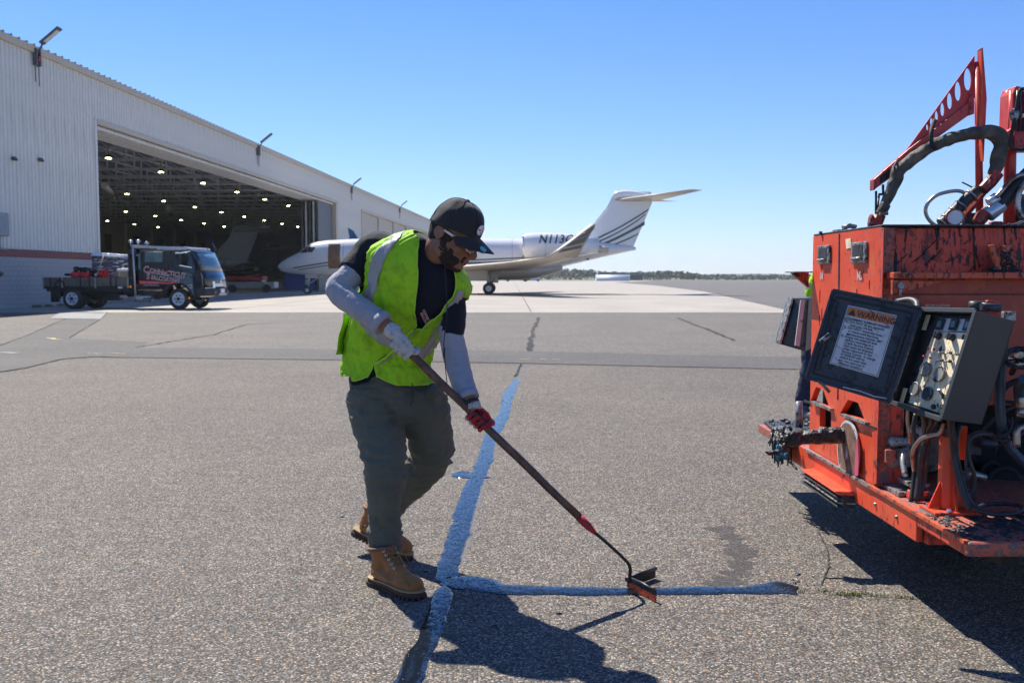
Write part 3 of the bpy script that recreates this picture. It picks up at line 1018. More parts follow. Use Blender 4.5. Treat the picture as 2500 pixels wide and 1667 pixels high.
def build_jet(t, body, under, stripe, full=True):
    rings = []
    for k in range(len(FUS) - 1):
        x0, x1 = jx(FUS[k][0]), jx(FUS[k + 1][0])
        for i in range(3):
            x = x0 + (x1 - x0) * i / 3
            zc, rz, ry = fus_at(x)
            rings.append([V(x, ry * math.cos(a), zc + rz * math.sin(a)) for a in [2 * math.pi * q / 32 for q in range(32)]])
    zc, rz, ry = fus_at(jx(1551))
    rings.append([V(jx(1551), ry * math.cos(a), zc + rz * math.sin(a)) for a in [2 * math.pi * q / 32 for q in range(32)]])
    fo = MB().loft(rings).build('fuselage', body, t)
    # belly fairing
    bf = MB(); bf.tube([(-9.5, 0, 1.95), (-7, 0, 1.75), (-2, 0, 1.72), (2, 0, 1.85), (4, 0, 2.1)], [.5, 1.0, 1.15, 1.0, .5], 24, flat=(.55, 1.15), interp=4, side=(0, 0, 1))
    bf.build('belly_fairing', under, t)
    for s in (-1, 1):
        w = wingm([(-6.8, 1.3, s * .8, 1.95, .75), (-3.7, 1.9, s * 4.5, 2.1, .5), (-.6, 3.0, s * 9.0, 2.32, .34), (2.1, 4.25, s * 14.0, 2.62, .18)]).build('wing', under, t)
        # winglet, leaning outwards
        wl = wingm([(2.13, 4.26, 0, 0, .12), (3.6, 4.9, 0, 1.15, .09), (5.05, 5.45, 0, 2.2, .05)])
        wl = MB()
        secs = [(2.13, 4.26, 2.60, .0, .10), (2.9, 4.55, 3.1, .12, .09), (5.1, 5.5, 4.78, .42, .05)]
        rr = []
        for xl, xt, z, dy, th in secs:
            rr.append([V(xl, s * (14.0 + dy), z), V(xl + .3, s * (14.0 + dy) - th, z), V(xt, s * (14.0 + dy), z), V(xl + .3, s * (14.0 + dy) + th, z)])
        wl.loft(rr, True, True)
        wo = wl.build('winglet', under, t)
        if full and s < 0:
            sm = MB()
            for (f0, f1, th) in ((.20, .30, 0), (.37, .54, 0), (.60, .72, 0), (.78, .86, 0)):
                def wp(f, e, lift):
                    k = 0 if f < .23 else 1
                    g = f / .23 if k == 0 else (f - .23) / .77
                    a, b = secs[k], secs[k + 1]
                    xl = a[0] + (b[0] - a[0]) * g; xt = a[1] + (b[1] - a[1]) * g; z = a[2] + (b[2] - a[2]) * g; dy = a[3] + (b[3] - a[3]) * g
                    return V(xl + (xt - xl) * e, -(14.0 + dy) - .17 * (1 - abs(e - .2) * .5), z + lift)
                sm.quad([wp(f0, .12, -.12), wp(f0, .98, .18), wp(f1, .98, .18), wp(f1, .12, -.12)])
            sm.build('winglet_stripe', stripe, t)
        # stabiliser
        wingm([(8.1, 11.7, s * .15, 7.42, .34), (10.2, 12.7, s * 2.4, 7.56, .26), (12.9, 14.1, s * 5.4, 7.76, .10)]).build('stabiliser', under, t)
        # engines
        y = s * 2.15
        X0, X1 = .86, 6.7
        nac = MB()
        prof = [(X0 + .25, .60), (X0, .80), (X0 - .02, .88), (X0 + .15, .95), (X0 + 1.0, 1.02), (X0 + 2.8, 1.0), (X0 + 4.4, .86), (X1, .62), (X1 - .05, .5), (X1 - .6, .45)]
        nac.loft([[V(x, y + r * math.cos(a), 3.78 + (r if not (x > 5) else r * .95) * math.sin(a)) for a in [2 * math.pi * q / 28 for q in range(28)]] for x, r in prof], True, True)
        en = nac.build('engine_nacelle', body, t)
        MB().torus((X0 + .03, y, 3.78), (1, 0, 0), .86, .07, 28, 8).build('intake_lip', 'chrome', en)
        MB().torus((X0 + 1.7, y, 3.78), (1, 0, 0), 1.016, .012, 40, 4).torus((X0 + 3.9, y, 3.765), (1, 0, 0), .915, .012, 40, 4).build('panel_joint', 'gear_metal', en)
        MB().cyl((X0 + .24, y, 3.78), (X0 + .28, y, 3.78), .62, 24).build('fan', 'dark_steel', en)
        MB().tube([(X1 - .3, y, 3.55), (X1 + .75, y, 3.40)], [.55, .42], 18, flat=(.62, 1)).build('exhaust', under, en)
        MB().hexa([(2.4, s * 1.0, 3.5), (5.4, s * .9, 3.5), (5.4, s * 2.0, 3.6), (2.4, s * 2.0, 3.6), (2.4, s * 1.0, 3.75), (5.4, s * .9, 3.75), (5.4, s * 2.0, 3.8), (2.4, s * 2.0, 3.8)]).build('pylon', body, t)
    # fin
    fp = [(1420, 592), (1432, 562), (1447.7, 546.3), (1463, 527), (1479.6, 505.9), (1487, 492), (1494.5, 478.3), (1499, 470), (1503, 467.6), (1588, 470), (1590, 497), (1570, 545), (1544.4, 606)]
    q = [V(jx(a), 0, jz(b)) for a, b in fp]
    n = len(q)
    mb = MB(); c = [p.copy() for p in q]
    inner = [p.lerp(V(9.1, 0, 5.6), .10) for p in q]
    vs = [p for p in q] + [p + V(0, -.17, 0) for p in inner] + [p + V(0, .17, 0) for p in inner]
    fs = []
    for i in range(n):
        j = (i + 1) % n
        fs += [(i, j, n + j, n + i), (j, i, 2 * n + i, 2 * n + j)]
    fs += [tuple(range(n, 2 * n)), tuple(range(3 * n - 1, 2 * n - 1, -1))]
    mb.add(vs, fs, False)
    fo2 = mb.build('fin', body, t, bevel=.03)
    MB().tube([(7.9, 0, 7.6), (8.3, 0, 7.78), (9.3, 0, 7.82), (10.8, 0, 7.66), (12.0, 0, 7.50)], [.06, .32, .40, .28, .06], 14, interp=4).build('fin_bullet', body, t)
    if full:
        sm = MB()
        def spx(x, y): return V(jx(1250 + x / 4.704), -.185, jz(440 + y / 4.704))
        for L in ([((975, 672), (1200, 560), (1400, 445), (1555, 345)), 12, 8], [((985, 712), (1200, 610), (1400, 490), (1520, 400)), 11, 6], [((1000, 748), (1150, 690), (1350, 590), (1512, 500)), 10, 22], [((1065, 785), (1200, 730), (1340, 670), (1440, 618)), 12, 6]):
            pts, w0, w1 = L
            ps, ww = spline([V(a, b, 0) for a, b in pts], [w0] + [(w0 + w1) / 2] * (len(pts) - 2) + [w1], 8)
            up = [spx(p.x, p.y - w) for p, w in zip(ps, ww)]; dn = [spx(p.x, p.y + w) for p, w in zip(ps, ww)]
            m = len(up)
            sm.add(up + dn, [(m + i, m + i + 1, i + 1, i) for i in range(m - 1)])
        sm.build('fin_stripe', stripe, t)
        # fuselage stripes
        sm = MB()
        for (xa, ya, xb, yb, w) in ((722, 655, 812, 641, 1.4), (735, 659, 812, 648, 1.0), (838, 640, 1060, 632, 1.2), (838, 646, 1060, 640, 1.0), (1060, 640, 1290, 630, 1.6), (1060, 648, 1330, 634, 1.3), (1060, 653, 1300, 645, 1.3)):
            N = 16; up, dn = [], []
            for i in range(N + 1):
                g = i / N; x = jx(xa + (xb - xa) * g); y = ya + (yb - ya) * g
                up.append(fsurf(x, jz(y - w))); dn.append(fsurf(x, jz(y + w)))
            sm.add(up + dn, [(N + 1 + i, N + 2 + i, i + 1, i) for i in range(N)])
        sm.build('fuselage_stripe', stripe, t)
        patch([(736, 618), (770, 617), (779, 605), (757, 603)]).build('cockpit_window', 'window_dark', t)
        patch([(744, 613), (752, 613), (757, 604), (754, 604)]).build('cockpit_window', 'window_dark', t)
        patch([(809, 656), (838, 656), (838, 597), (809, 597)], off=.02).build('open_doorway', 'wood_door', t)
        for k in range(6):
            x = 880 + k * 61
            mb = MB(); c0 = fsurf(jx(x), jz(617), .02)
            mb.prism([c0 + V(.34 * math.cos(a), 0, .25 * math.sin(a)) for a in [2 * math.pi * i / 16 for i in range(16)]], (0, .05, 0))
            mb.build('cabin_window', 'window_dark', t)
        # registration on nacelle
        tm = textmb('N113CS', 1.0, Matrix.Identity(4), shear=.25, spacing=1.05, offset=.012)
        out = []
        for v in tm.v:
            zz = 3.98 + v[1] * .95 - .05; xx = 2.0 + v[0] * .84
            r = 1.05 - .07 * max(0, xx - 3.6)
            out.append((xx, -2.15 - math.sqrt(max(.01, (r + .03) ** 2 - (zz - 3.78) ** 2)), zz))
        tm.v = out
        tm.build('registration_lettering', 'aircraft_text', t)
        for xx in (845, 1075, 1250):
            zc_, rz_, ry_ = fus_at(jx(xx))
            MB().loft([[V(jx(xx) + dx, (ry_ + .004) * math.cos(a), zc_ + (rz_ + .004) * math.sin(a)) for a in [2 * math.pi * q / 32 for q in range(32)]] for dx in (0, .03)], True, False).build('panel_joint', 'grey_jet', t)
        for xx in (900, 1040, 1160):
            MB().prism([V(jx(xx), 0, jz(584)), V(jx(xx) + .45, 0, jz(583.5)), V(jx(xx) + .40, 0, jz(575)), V(jx(xx) + .2, 0, jz(575))], (0, .03, 0)).build('antenna_blade', 'aircraft_white', t)
        for x, y in ((697, 630), (704, 628), (700, 646)):
            MB().cyl(fsurf(jx(x), jz(y), -.05), fsurf(jx(x), jz(y), .16), .03, 6).build('probe', 'gear_metal', t)
        MB().cyl(fsurf(jx(1433), jz(632), -.1), fsurf(jx(1433), jz(632), .02), .13, 14).build('vent_port', 'window_dark', t)
    # gear
    for s in (-1, 1):
        x = jx(1195); g = MB()
        g.cyl((x, s * 2.19, .45), (x - .1, s * 2.19, 2.1), .13, 10).cyl((x, s * 2.19, .7), (x + .9, s * 2.19, 1.9), .07, 8)
        gl = g.build('landing_gear_leg', 'gear_metal', t)
        MB().box(x - 1.9, x - .1, s * 2.45 - .03, s * 2.45 + .03, 1.05, 1.95).build('gear_door', under, t, bevel=.01)
        MB().box(x + .1, x + .7, s * 1.3 - .03, s * 1.3 + .03, .9, 1.7).build('gear_door', under, t, bevel=.01)
        for d in (-.24, .24):
            wm = MB().cyl((x, s * 2.19 + d - .15, .46), (x, s * 2.19 + d + .15, .46), .46, 22).build('wheel', 'rubber', t, bevel=.05)
            MB().cyl((x, s * 2.19 + d - .17, .46), (x, s * 2.19 + d + .17, .46), .24, 16).build('rim', 'white_rim', wm)
    x = jx(752)
    g = MB().cyl((x, 0, .35), (x + .15, 0, 1.75), .09, 10).bar((x + .1, 0, .8), (x + 1.5, 0, 1.7), .12, .08).box(x - .15, x + .05, -.3, .3, .75, 1.15)
    g.build('nose_gear_leg', 'gear_metal', t)
    MB().box(x - .1, x + .9, -.42, -.38, 1.25, 1.72).build('gear_door', under, t)
    for d in (-.2, .2):
        wm = MB().cyl((x, d - .1, .30), (x, d + .1, .30), .30, 18).build('wheel', 'rubber', t, bevel=.03)
        MB().cyl((x, d - .12, .30), (x, d + .12, .30), .16, 14).build('rim', 'white_rim', wm)
t = thing('business_jet', 'white twin engine business jet with dark stripes and open cabin door on the apron', 'jet', (0, 79.5, 0))
build_jet(t, 'aircraft_white', 'aircraft_cream', 'aircraft_stripe')
t = thing('parked_jet', 'grey jet with tall swept tail parked inside the hangar behind the truck cab', 'jet', (-35.5, 104, 0), 0)
t.scale = (.82, .82, .82)
build_jet(t, 'grey_jet', 'grey_jet', 'aircraft_stripe', False)
t = thing('parked_jet', 'small jet with dark blue tail deep inside the hangar left of the white jet nose', 'jet', (-36.0, 124, 0), 0)
t.scale = (.66, .66, .66)
build_jet(t, 'navy_jet', 'grey_jet', 'aircraft_stripe', False)
# things on the hangar floor seen through the door
t = thing('storage_bin', 'blue storage bin on the hangar floor behind the jet nose wheel', 'bin', (P(735, 712, 97).x, 97, 0))
MB().box(-1.5, 1.5, -.6, .6, .1, 1.5).build('bin_body', 'blue_bin', t, bevel=.05)
MB().box(-1.55, 1.55, -.65, .65, 1.5, 1.62).build('bin_lid', 'blue_bin', t, bevel=.03)
t = thing('tow_tractor', 'low white and red tow vehicle under the parked grey jet', 'tractor', (P(615, 712, 88).x, 88, 0))
MB().box(-2.2, 2.2, -.8, .8, .35, .95).build('tractor_body', 'gear_metal', t, bevel=.1)
MB().box(-2.6, 1.2, -.85, .85, 1.1, 1.45).build('rail_panel', 'red_paint', t, bevel=.03)
MB().box(-2.5, -2.4, -.8, .8, .3, 1.2).box(1.0, 1.1, -.8, .8, .3, 1.2).build('rail_post', 'gear_metal', t)
for x in (-1.5, 1.5):
    MB().cyl((x, -.95, .36), (x, -.7, .36), .36, 16).build('wheel', 'rubber', t)
for k, (px, Y, m, h, lb) in enumerate(((655, 96, 'red_paint', .9, 'red tool chest on the hangar floor'), (690, 98, 'cardboard', 1.1, 'brown crate on the hangar floor beside the red chest'), (672, 95, 'dark_steel', .7, 'dark cabinet between the red chest and the brown crate'))):
    t = thing('storage_chest', lb, 'chest', (P(px, 700, Y).x, Y, .02))
    MB().box(-.6, .6, -.4, .4, .08, h).build('chest_body', m, t, bevel=.03)
    MB().box(-.5, .5, -.42, -.40, h * .45, h * .5).build('drawer_gap', 'dark_steel', t)
t = thing('covered_lift', 'bright blue covered tail tip sticking up behind the jet, against the hangar wall', 'lift', (P(857, 600, 92).x, 92, 0))
MB().tube([(0, 0, 0), (0, 0, 2), (0, 0, 3.6)], [.3, .25, .2], 8).build('lift_mast', 'gear_metal', t)
MB().prism([(-.5, -.3, 3.5), (.9, -.3, 3.5), (.75, -.3, 4.7), (.25, -.3, 5.6), (-.25, -.3, 5.9), (-.1, -.3, 5.0), (-.45, -.3, 4.4)], (0, .6, 0)).build('blue_cover', 'blue_tarp', t, bevel=.06)
# ------------------------------------------------------------ flatbed truck
TK = .01700
tr = thing('flatbed_truck', 'black crew cab flatbed work truck with red and white company lettering', 'truck', (P(176, 755, 41).x, 41.0, .012), math.radians(-7))
def tx(px): return (px - 176) * TK
def tz(py): return max(.0, (755.5 - py) * .0169)
# wheels
def truck_wheel(x, y, side, R=.43):
    w = MB()
    prof = [(0, .27), (.0, .36), (.03, R - .02), (.06, R), (.19, R), (.22, R - .02), (.25, .36), (.25, .27)]
    w.loft([[V(x + r * math.cos(a), y + side * o, R + r * math.sin(a)) for a in [2 * math.pi * q / 36 for q in range(36)]] for o, r in prof], True, False)
    wo = w.build('wheel', 'tyre_dusty', tr)
    r_ = MB()
    prof = [(.015, .275), (.0, .265), (.05, .25), (.09, .20), (.04, .17), (.03, .10), (.02, .085), (.0, .08), (.0, .001)]
    r_.loft([[V(x + r * math.cos(a), y + side * o, R + r * math.sin(a)) for a in [2 * math.pi * q / 32 for q in range(32)]] for o, r in prof], True, False)
    r_.build('rim', 'white_rim', wo)
    h = MB()
    for k in range(6):
        a = k * math.pi / 3
        h.cyl((x + .155 * math.cos(a), y + side * .03, R + .155 * math.sin(a)), (x + .155 * math.cos(a), y - side * .012, R + .155 * math.sin(a)), .028, 8)
    h.cyl((x, y - side * .02, R), (x, y + side * .1, R), .075, 16)
    h.build('hub', 'truck_frame', wo)
for x in (0, tx(447)):
    truck_wheel(x, 0, 1); truck_wheel(x, 2.12, -1)
truck_wheel(0, .27, 1); truck_wheel(0, 1.85, -1)
MB().box(-1.1, 5.2, .62, .72, .50, .72).box(-1.1, 5.2, 1.40, 1.50, .50, .72).cyl((0, .2, .43), (0, 1.9, .43), .09, 10).cyl((tx(447), .2, .43), (tx(447), 1.9, .43), .07, 10).ell((0, 1.06, .43), (.2, .22, .2)).box(1.2, 1.9, .3, .6, .35, .7).box(3.4, 3.9, .3, 1.7, .45, .75).build('chassis', 'truck_frame', tr)
# bed
bx0, bx1 = tx(103), tx(333)
MB().box(bx0, bx1, 0, 2.16, tz(706), tz(700)).box(bx0, bx0 + .12, 0, 2.16, tz(706), tz(682)).box(bx0 + .1, bx1, .05, .09, .72, tz(706) + .01).build('bed_frame', 'truck_frame', tr, bevel=.01)
for k in range(8):
    MB().box(bx0 + .13, bx1 - .01, .02 + k * .265, .02 + k * .265 + .258, tz(700) + .002, tz(697)).build('deck_board', 'bed_boards', tr)
stk = [103, 122, 146, 152, 199, 222, 237, 276, 290, 320]
for k in range(len(stk) - 1):
    a, b = tx(stk[k]) + .04, tx(stk[k + 1])
    MB().box(a + .01, b - .005, -.02, .025, tz(699), tz(680)).build('side_board', 'bed_boards', tr)
for k, px in enumerate(stk):
    MB().box(tx(px), tx(px) + .045, -.045, .03, tz(704), tz(679)).build('stake', 'truck_frame' if k % 3 else 'gear_metal', tr)
MB().box(bx0, bx1, -.04, .04, tz(680), tz(678.5)).build('side_rail', 'bed_boards', tr)
MB().box(bx0, bx1, 2.1, 2.16, tz(700), tz(680)).build('side_board', 'bed_boards', tr)
MB().box(bx0 - .01, bx0 + .06, 0, .22, tz(706), tz(697)).build('tail_light', 'red_paint', tr)
MB().box(tx(121), tx(121) + .04, .02, .62, .28, tz(706)).box(tx(124), tx(148), -.01, .02, .42, tz(706)).build('mud_flap', 'rubber', tr)
MB().torus((tx(148), -.06, .98), (0, 1, 0), .2, .03, 20, 8).build('hanging_strap', 'debris', tr)
# headboard, exhaust pipe, rack
MB().box(tx(322), tx(337), 0, .2, .8, tz(612)).box(tx(322), tx(337), 1.96, 2.16, .8, tz(612)).box(tx(328), tx(333), .2, 1.96, 1.0, tz(625)).box(tx(322), tx(345), 0, 2.16, tz(712), tz(700)).build('headboard', 'truck_black', tr, bevel=.015)
MB().cyl((tx(341), -.05, tz(722)), (tx(336.5), -.05, tz(600)), .035, 10).build('upright_pipe', 'alu_tank', tr)
MB().cyl((tx(336), 2.2, 1.0), (tx(336), 2.2, tz(600)), .035, 8).build('upright_pipe', 'alu_tank', tr)
MB().bar((tx(334), -.03, tz(605)), (tx(472), -.03, tz(609)), .05, .10).bar((tx(334), 2.16, tz(605)), (tx(472), 2.16, tz(609)), .05, .10).bar((tx(338), -.03, tz(602)), (tx(338), 2.16, tz(602)), .06, .06).bar((tx(465), -.03, tz(607)), (tx(465), 2.16, tz(607)), .06, .06).build('roof_rack', 'alu_tank', tr)
for px, py, y in ((330, 592, 0), (340, 591, .3), (334, 594, 1.2), (326, 620, .1)):
    MB().ell((tx(px), y, tz(py)), (.09, .09, .07), 12, 8).cyl((tx(px), y, tz(py) - .2), (tx(px), y, tz(py)), .02, 6).build('work_light', 'chrome', tr)
# cab: side profile extruded, with wheel arch
R0 = 33 * TK
cx = tx(447)
prof = [(tx(348), tz(708)), (cx - R0 - .02, tz(708))]
for k in range(11):
    a = math.pi - math.pi * k / 10
    prof.append((cx + R0 * math.cos(a), .47 + max(0, R0 * math.sin(a))))
prof += [(tx(486), tz(722)), (tx(506), tz(722)), (tx(510), tz(700)), (tx(509), tz(672)), (tx(504), tz(664)), (tx(496), tz(645)), (tx(486), tz(618)), (tx(478), tz(613)), (tx(470), tz(612)), (tx(352), tz(613)), (tx(348), tz(618))]
y0, y1 = -.0, 2.12
cabm = MB()
n = len(prof)
inn = [(x, z) for x, z in prof]
rings = []
zmid = 1.55
for y, ins in ((y0 + .05, .03), (y0, .0), (y1, .0), (y1 - .05, .03)):
    pass
def yy(z, side):      # sides lean in above the belt line
    l = .10 * max(0, (z - zmid)) / .85
    return (y0 + l) if side < 0 else (y1 - l)
vs = [V(x, yy(z, -1), z) for x, z in prof] + [V(x, yy(z, 1), z) for x, z in prof]
cabm.add(vs, [tuple(range(n - 1, -1, -1)), tuple(range(n, 2 * n))] + [(i, (i + 1) % n, n + (i + 1) % n, n + i) for i in range(n)])
cabm.build('cab', 'truck_black', tr, bevel=.035, seg=3)
def sidequad(pts, off=.012, th=.03):
    m = MB()
    p = [V(tx(a), yy(tz(b), -1) - off, tz(b)) for a, b in pts]
    m.prism(p, (0, th, 0))
    return m
def pane(pts, m, name='window'):
    w = sidequad(pts, .008, .05).build(name, m, tr, bevel=.01)
    c = V(*[sum(v) / len(pts) for v in zip(*[(a, b, 0) for a, b in pts])])
    big = [((a - c.x) * 1.10 + c.x, (b - c.y) * 1.12 + c.y) for a, b in pts]
    fr = sidequad(big, .004, .04).build('window_seal', 'rubber', w)
    return w
pane([(363, 642), (408, 642), (408, 617), (363, 617)], 'glass_pale')
pane([(437, 653), (431, 645), (431, 619), (474, 619), (483, 634), (489, 655), (489, 668), (470, 664)], 'window_dark')
MB().box(tx(347), tx(353), .03, .07, tz(660), tz(622)).build('cab_vent', 'glass_pale', tr)
for px in (420, 356):
    MB().box(tx(px), tx(px) + .012, -.004, .02, tz(704), tz(645)).build('door_gap', 'rubber', tr)
MB().box(tx(412), tx(412) + .17, -.04, .0, tz(664), tz(660)).build('door_handle', 'truck_frame', tr, bevel=.01)
MB().box(tx(478), tx(478) + .17, -.04, .0, tz(680), tz(677)).build('door_handle', 'truck_frame', tr, bevel=.01)
# windscreen and front
wa, wb = V(tx(486) + .02, 0, tz(620)), V(tx(504) + .02, 0, tz(664))
m = MB()
def wsp(y, f, off=.03):
    p = wa.lerp(wb, f)
    bow = .20 * (1 - ((y - 1.06) / 1.0) ** 2)
    return V(p.x + off + bow, y, p.z)
vs = []; N = 12
for j in range(4):
    for i in range(N + 1):
        vs.append(wsp(.14 + 1.84 * i / N, .04 + .9 * j / 3))
m.add(vs, [(j * (N + 1) + i, j * (N + 1) + i + 1, (j + 1) * (N + 1) + i + 1, (j + 1) * (N + 1) + i) for j in range(3) for i in range(N)], True)
vs2 = [v - V(.15, 0, 0) for v in vs]
ws = m.build('windshield', 'windshield', tr)
ws.modifiers.new('solid', 'SOLIDIFY').thickness = .02
fr = MB()
rows = [[wsp(.02 + 2.08 * i / N, f, .018) if f is not None else None for i in range(N + 1)] for f in (-.02, 1.0)]
vs = rows[0] + rows[1] + [V(tx(470), p.y, tz(613)) for p in rows[0]]
K = N + 1
fr.add(vs, [(i, i + 1, K + i + 1, K + i) for i in range(N)] + [(2 * K + i, 2 * K + i + 1, i + 1, i) for i in range(N)], True)
# front panel below the screen
zz = [tz(664), tz(684), tz(703)]
xs = [tx(504) + .04, tx(509) + .05, tx(510) + .05]
vs = []
for j in range(3):
    for i in range(N + 1):
        y = .02 + 2.08 * i / N
        vs.append(V(xs[j] + .20 * (1 - ((y - 1.06) / 1.04) ** 2), y, zz[j]))
fr.add(vs, [(j * K + i, j * K + i + 1, (j + 1) * K + i + 1, (j + 1) * K + i) for j in range(2) for i in range(N)], True)
fo = fr.build('front_panel', 'truck_black', tr)
fo.modifiers.new('solid', 'SOLIDIFY').thickness = .03
def fx(y, z):
    return np.interp(z, zz[::-1], xs[::-1]) + .20 * (1 - ((y - 1.06) / 1.04) ** 2)
def frontstrip(ya, yb, za, zb, off, mtl, name, th=.03, n=8):
    m = MB(); A, B = [], []
    for i in range(n + 1):
        y = ya + (yb - ya) * i / n
        A.append(V(fx(y, za) + off, y, za)); B.append(V(fx(y, zb) + off, y, zb))
    k = n + 1
    m.add(A + B, [(i, i + 1, k + i + 1, k + i) for i in range(n)])
    o = m.build(name, mtl, tr)
    o.modifiers.new('solid', 'SOLIDIFY').thickness = th
    return o
frontstrip(.02, .60, tz(705), tz(685), .025, 'lens_clear', 'headlight')
frontstrip(1.60, 2.08, tz(703), tz(687), .02, 'lens_clear', 'headlight')
frontstrip(.50, 1.62, tz(701), tz(693), .045, 'lens_clear', 'grille_bar')
frontstrip(.42, .58, tz(703), tz(688), .05, 'chrome', 'grille_bar', n=2)
frontstrip(1.54, 1.70, tz(703), tz(688), .05, 'chrome', 'grille_bar', n=2)
frontstrip(.60, 1.52, tz(694), tz(683), .02, 'rubber', 'grille')
frontstrip(.60, 1.52, tz(681), tz(679), .03, 'chrome', 'name_strip')
MB().cyl((fx(1.06, tz(689)) + .02, 1.06, tz(689)), (fx(1.06, tz(689)) + .06, 1.06, tz(689)), .075, 16).build('front_badge', 'chrome', tr)
bm_ = MB()
bp = [V(tx(508) - .25 + .0, -.02, 0), V(tx(511) + .05, 0.0, 0), V(tx(511) + .22, .35, 0), V(tx(511) + .30, 1.06, 0), V(tx(511) + .22, 1.77, 0), V(tx(511) + .05, 2.12, 0), V(tx(508) - .25, 2.14, 0)]
rb_ = []
for p in bp:
    rb_.append([p + V(-.12, 0, tz(723)), p + V(.0, 0, tz(722)), p + V(.03, 0, tz(712)), p + V(.0, 0, tz(705)), p + V(-.12, 0, tz(704))])
bm_.loft(rb_, False, True)
bm_.build('bumper', 'truck_frame', tr, bevel=.02)
MB().box(tx(511) + .26, tx(511) + .345, .25 + .5, 1.45, tz(722), tz(717)).build('bumper_trim', 'gear_metal', tr)
MB().box(tx(511) + .30, tx(511) + .35, .90, 1.25, tz(716), tz(706)).build('licence_plate', 'sign_white', tr)
for y in (.45, 1.7):
    MB().cyl((tx(511) + .2, y, tz(714)), (tx(511) + .3, y, tz(714)), .07, 12).build('fog_light', 'window_dark', tr)
MB().ell((tx(500), .5, .38), (.05, .08, .05)).build('tow_hook', 'chrome', tr)
# mirror, lights, tank, lettering
MB().box(tx(452), tx(464), -.32, -.12, tz(648), tz(623)).build('mirror', 'truck_frame', tr, bevel=.03)
MB().bar((tx(458), -.22, tz(621)), (tx(478), .05, tz(616)), .03, .03).bar((tx(458), -.22, tz(650)), (tx(482), .0, tz(655)), .03, .03).box(tx(450), tx(460), -.3, -.14, tz(622), tz(619)).build('mirror_arm', 'chrome', tr)
MB().bar((tx(474), 2.5, tz(648)), (tx(474), 2.5, tz(622)), .2, .12).build('mirror', 'truck_frame', tr, bevel=.03)
for k in range(5):
    y = .2 + k * .42
    MB().box(tx(474) - .06, tx(474) + .08, y - .07, y + .07, tz(613), tz(608)).build('marker_light', 'lens_clear', tr, bevel=.02)
MB().bar((tx(499), 1.8, tz(613)), (tx(484), 1.9, tz(590)), .012, .012).build('antenna', 'chrome', tr)
MB().cyl((tx(330), .22, tz(728.5)), (tx(375), .22, tz(728.5)), .135, 18).build('air_tank', 'alu_tank', tr, bevel=.04)
MB().cyl((tx(268), .4, tz(725)), (tx(304), .4, tz(725)), .07, 12).build('air_tank', 'alu_tank', tr, bevel=.02)
for px in (335, 370):
    MB().torus((tx(px), .22, tz(728.5)), (1, 0, 0), .137, .012, 20, 6).build('tank_strap', 'dark_steel', tr)
MB().ell((tx(327), .0 - .01, tz(701)), (.05, .02, .05)).build('marker_light', 'amber', tr)
MB().ell((tx(475), .0 - .03, tz(728)), (.05, .03, .05)).build('marker_light', 'amber', tr)
MB().box(tx(296), tx(307), -.03, -.01, tz(705), tz(701)).build('decal', 'sign_white', tr)
MB().box(tx(352), tx(412), .1, .5, tz(722), tz(712)).box(tx(356), tx(400), .02, .1, .42, .47).build('step', 'truck_frame', tr)
arch = MB()
rr_ = []
for k in range(13):
    a = math.pi * k / 12
    c0 = V(cx, 0, .47)
    rr_.append([c0 + V((R0 + d) * math.cos(a), y, (R0 + d) * math.sin(a)) for d, y in ((-.02, .0), (-.02, -.05), (.04, -.05), (.06, .0))])
arch.loft(rr_, True, True)
arch.build('wheel_arch', 'rubber', tr)
# lettering (flat print), slanted down to the right
sa = math.radians(-8.0)
def tfr(px, py, ang=sa, off=.012, y=None):
    o = V(tx(px), (-.0 if y is None else y) - off, tz(py))
    return frame(o, (math.cos(ang), 0, math.sin(ang)), (-math.sin(ang), 0, math.cos(ang)))
def lettering(txt, px, py, size, xs=1, ang=sa, inner='sign_red', outer='sign_white', spacing=1.0, out=.014):
    if outer:
        textmb(txt, size, tfr(px, py, ang, .004), out * .75, spacing=spacing, xs=xs).build('lettering', outer, tr)
    textmb(txt, size, tfr(px, py, ang, .010), -.002, spacing=spacing, xs=xs).build('lettering', inner, tr)
lettering('C', 359.5, 666, .38, .95, outer='sign_white', out=.014)
lettering('ONNECTICUT', 376, 667, .265, .90, out=.012)
lettering('S', 368, 682, .34, .85, out=.014)
lettering('EALCOATING', 379, 682.5, .245, .80, out=.012)
def bandm(p0, p1, h, m, taper=1):
    a, b = V(tx(p0[0]), -.006, tz(p0[1])), V(tx(p1[0]), -.006, tz(p1[1]))
    mb = MB(); mb.hexa([a, b, b + V(0, .004, 0), a + V(0, .004, 0), a + V(0, 0, h), b + V(0, 0, h * taper), b + V(0, .004, h * taper), a + V(0, .004, h)])
    return mb.build('lettering_band', m, tr)
bandm((374, 668), (426, 676.5), .03, 'sign_blue'); bandm((438, 679), (461, 682.5), .03, 'sign_blue')
bandm((349, 695), (463, 694.5), .16, 'sign_red', .15)
lettering('SEAL AND PAVING CO', 354, 692.5, .095, 1.0, 0, 'sign_white', None)
lettering('203-598-8716', 360, 699.5, .105, 1.12, 0, 'sign_white', None)
lettering('118', 470, 701.5, .17, .9, 0, 'sign_white', None)
bandm((468, 704.5), (484, 704.5), .015, 'sign_white')
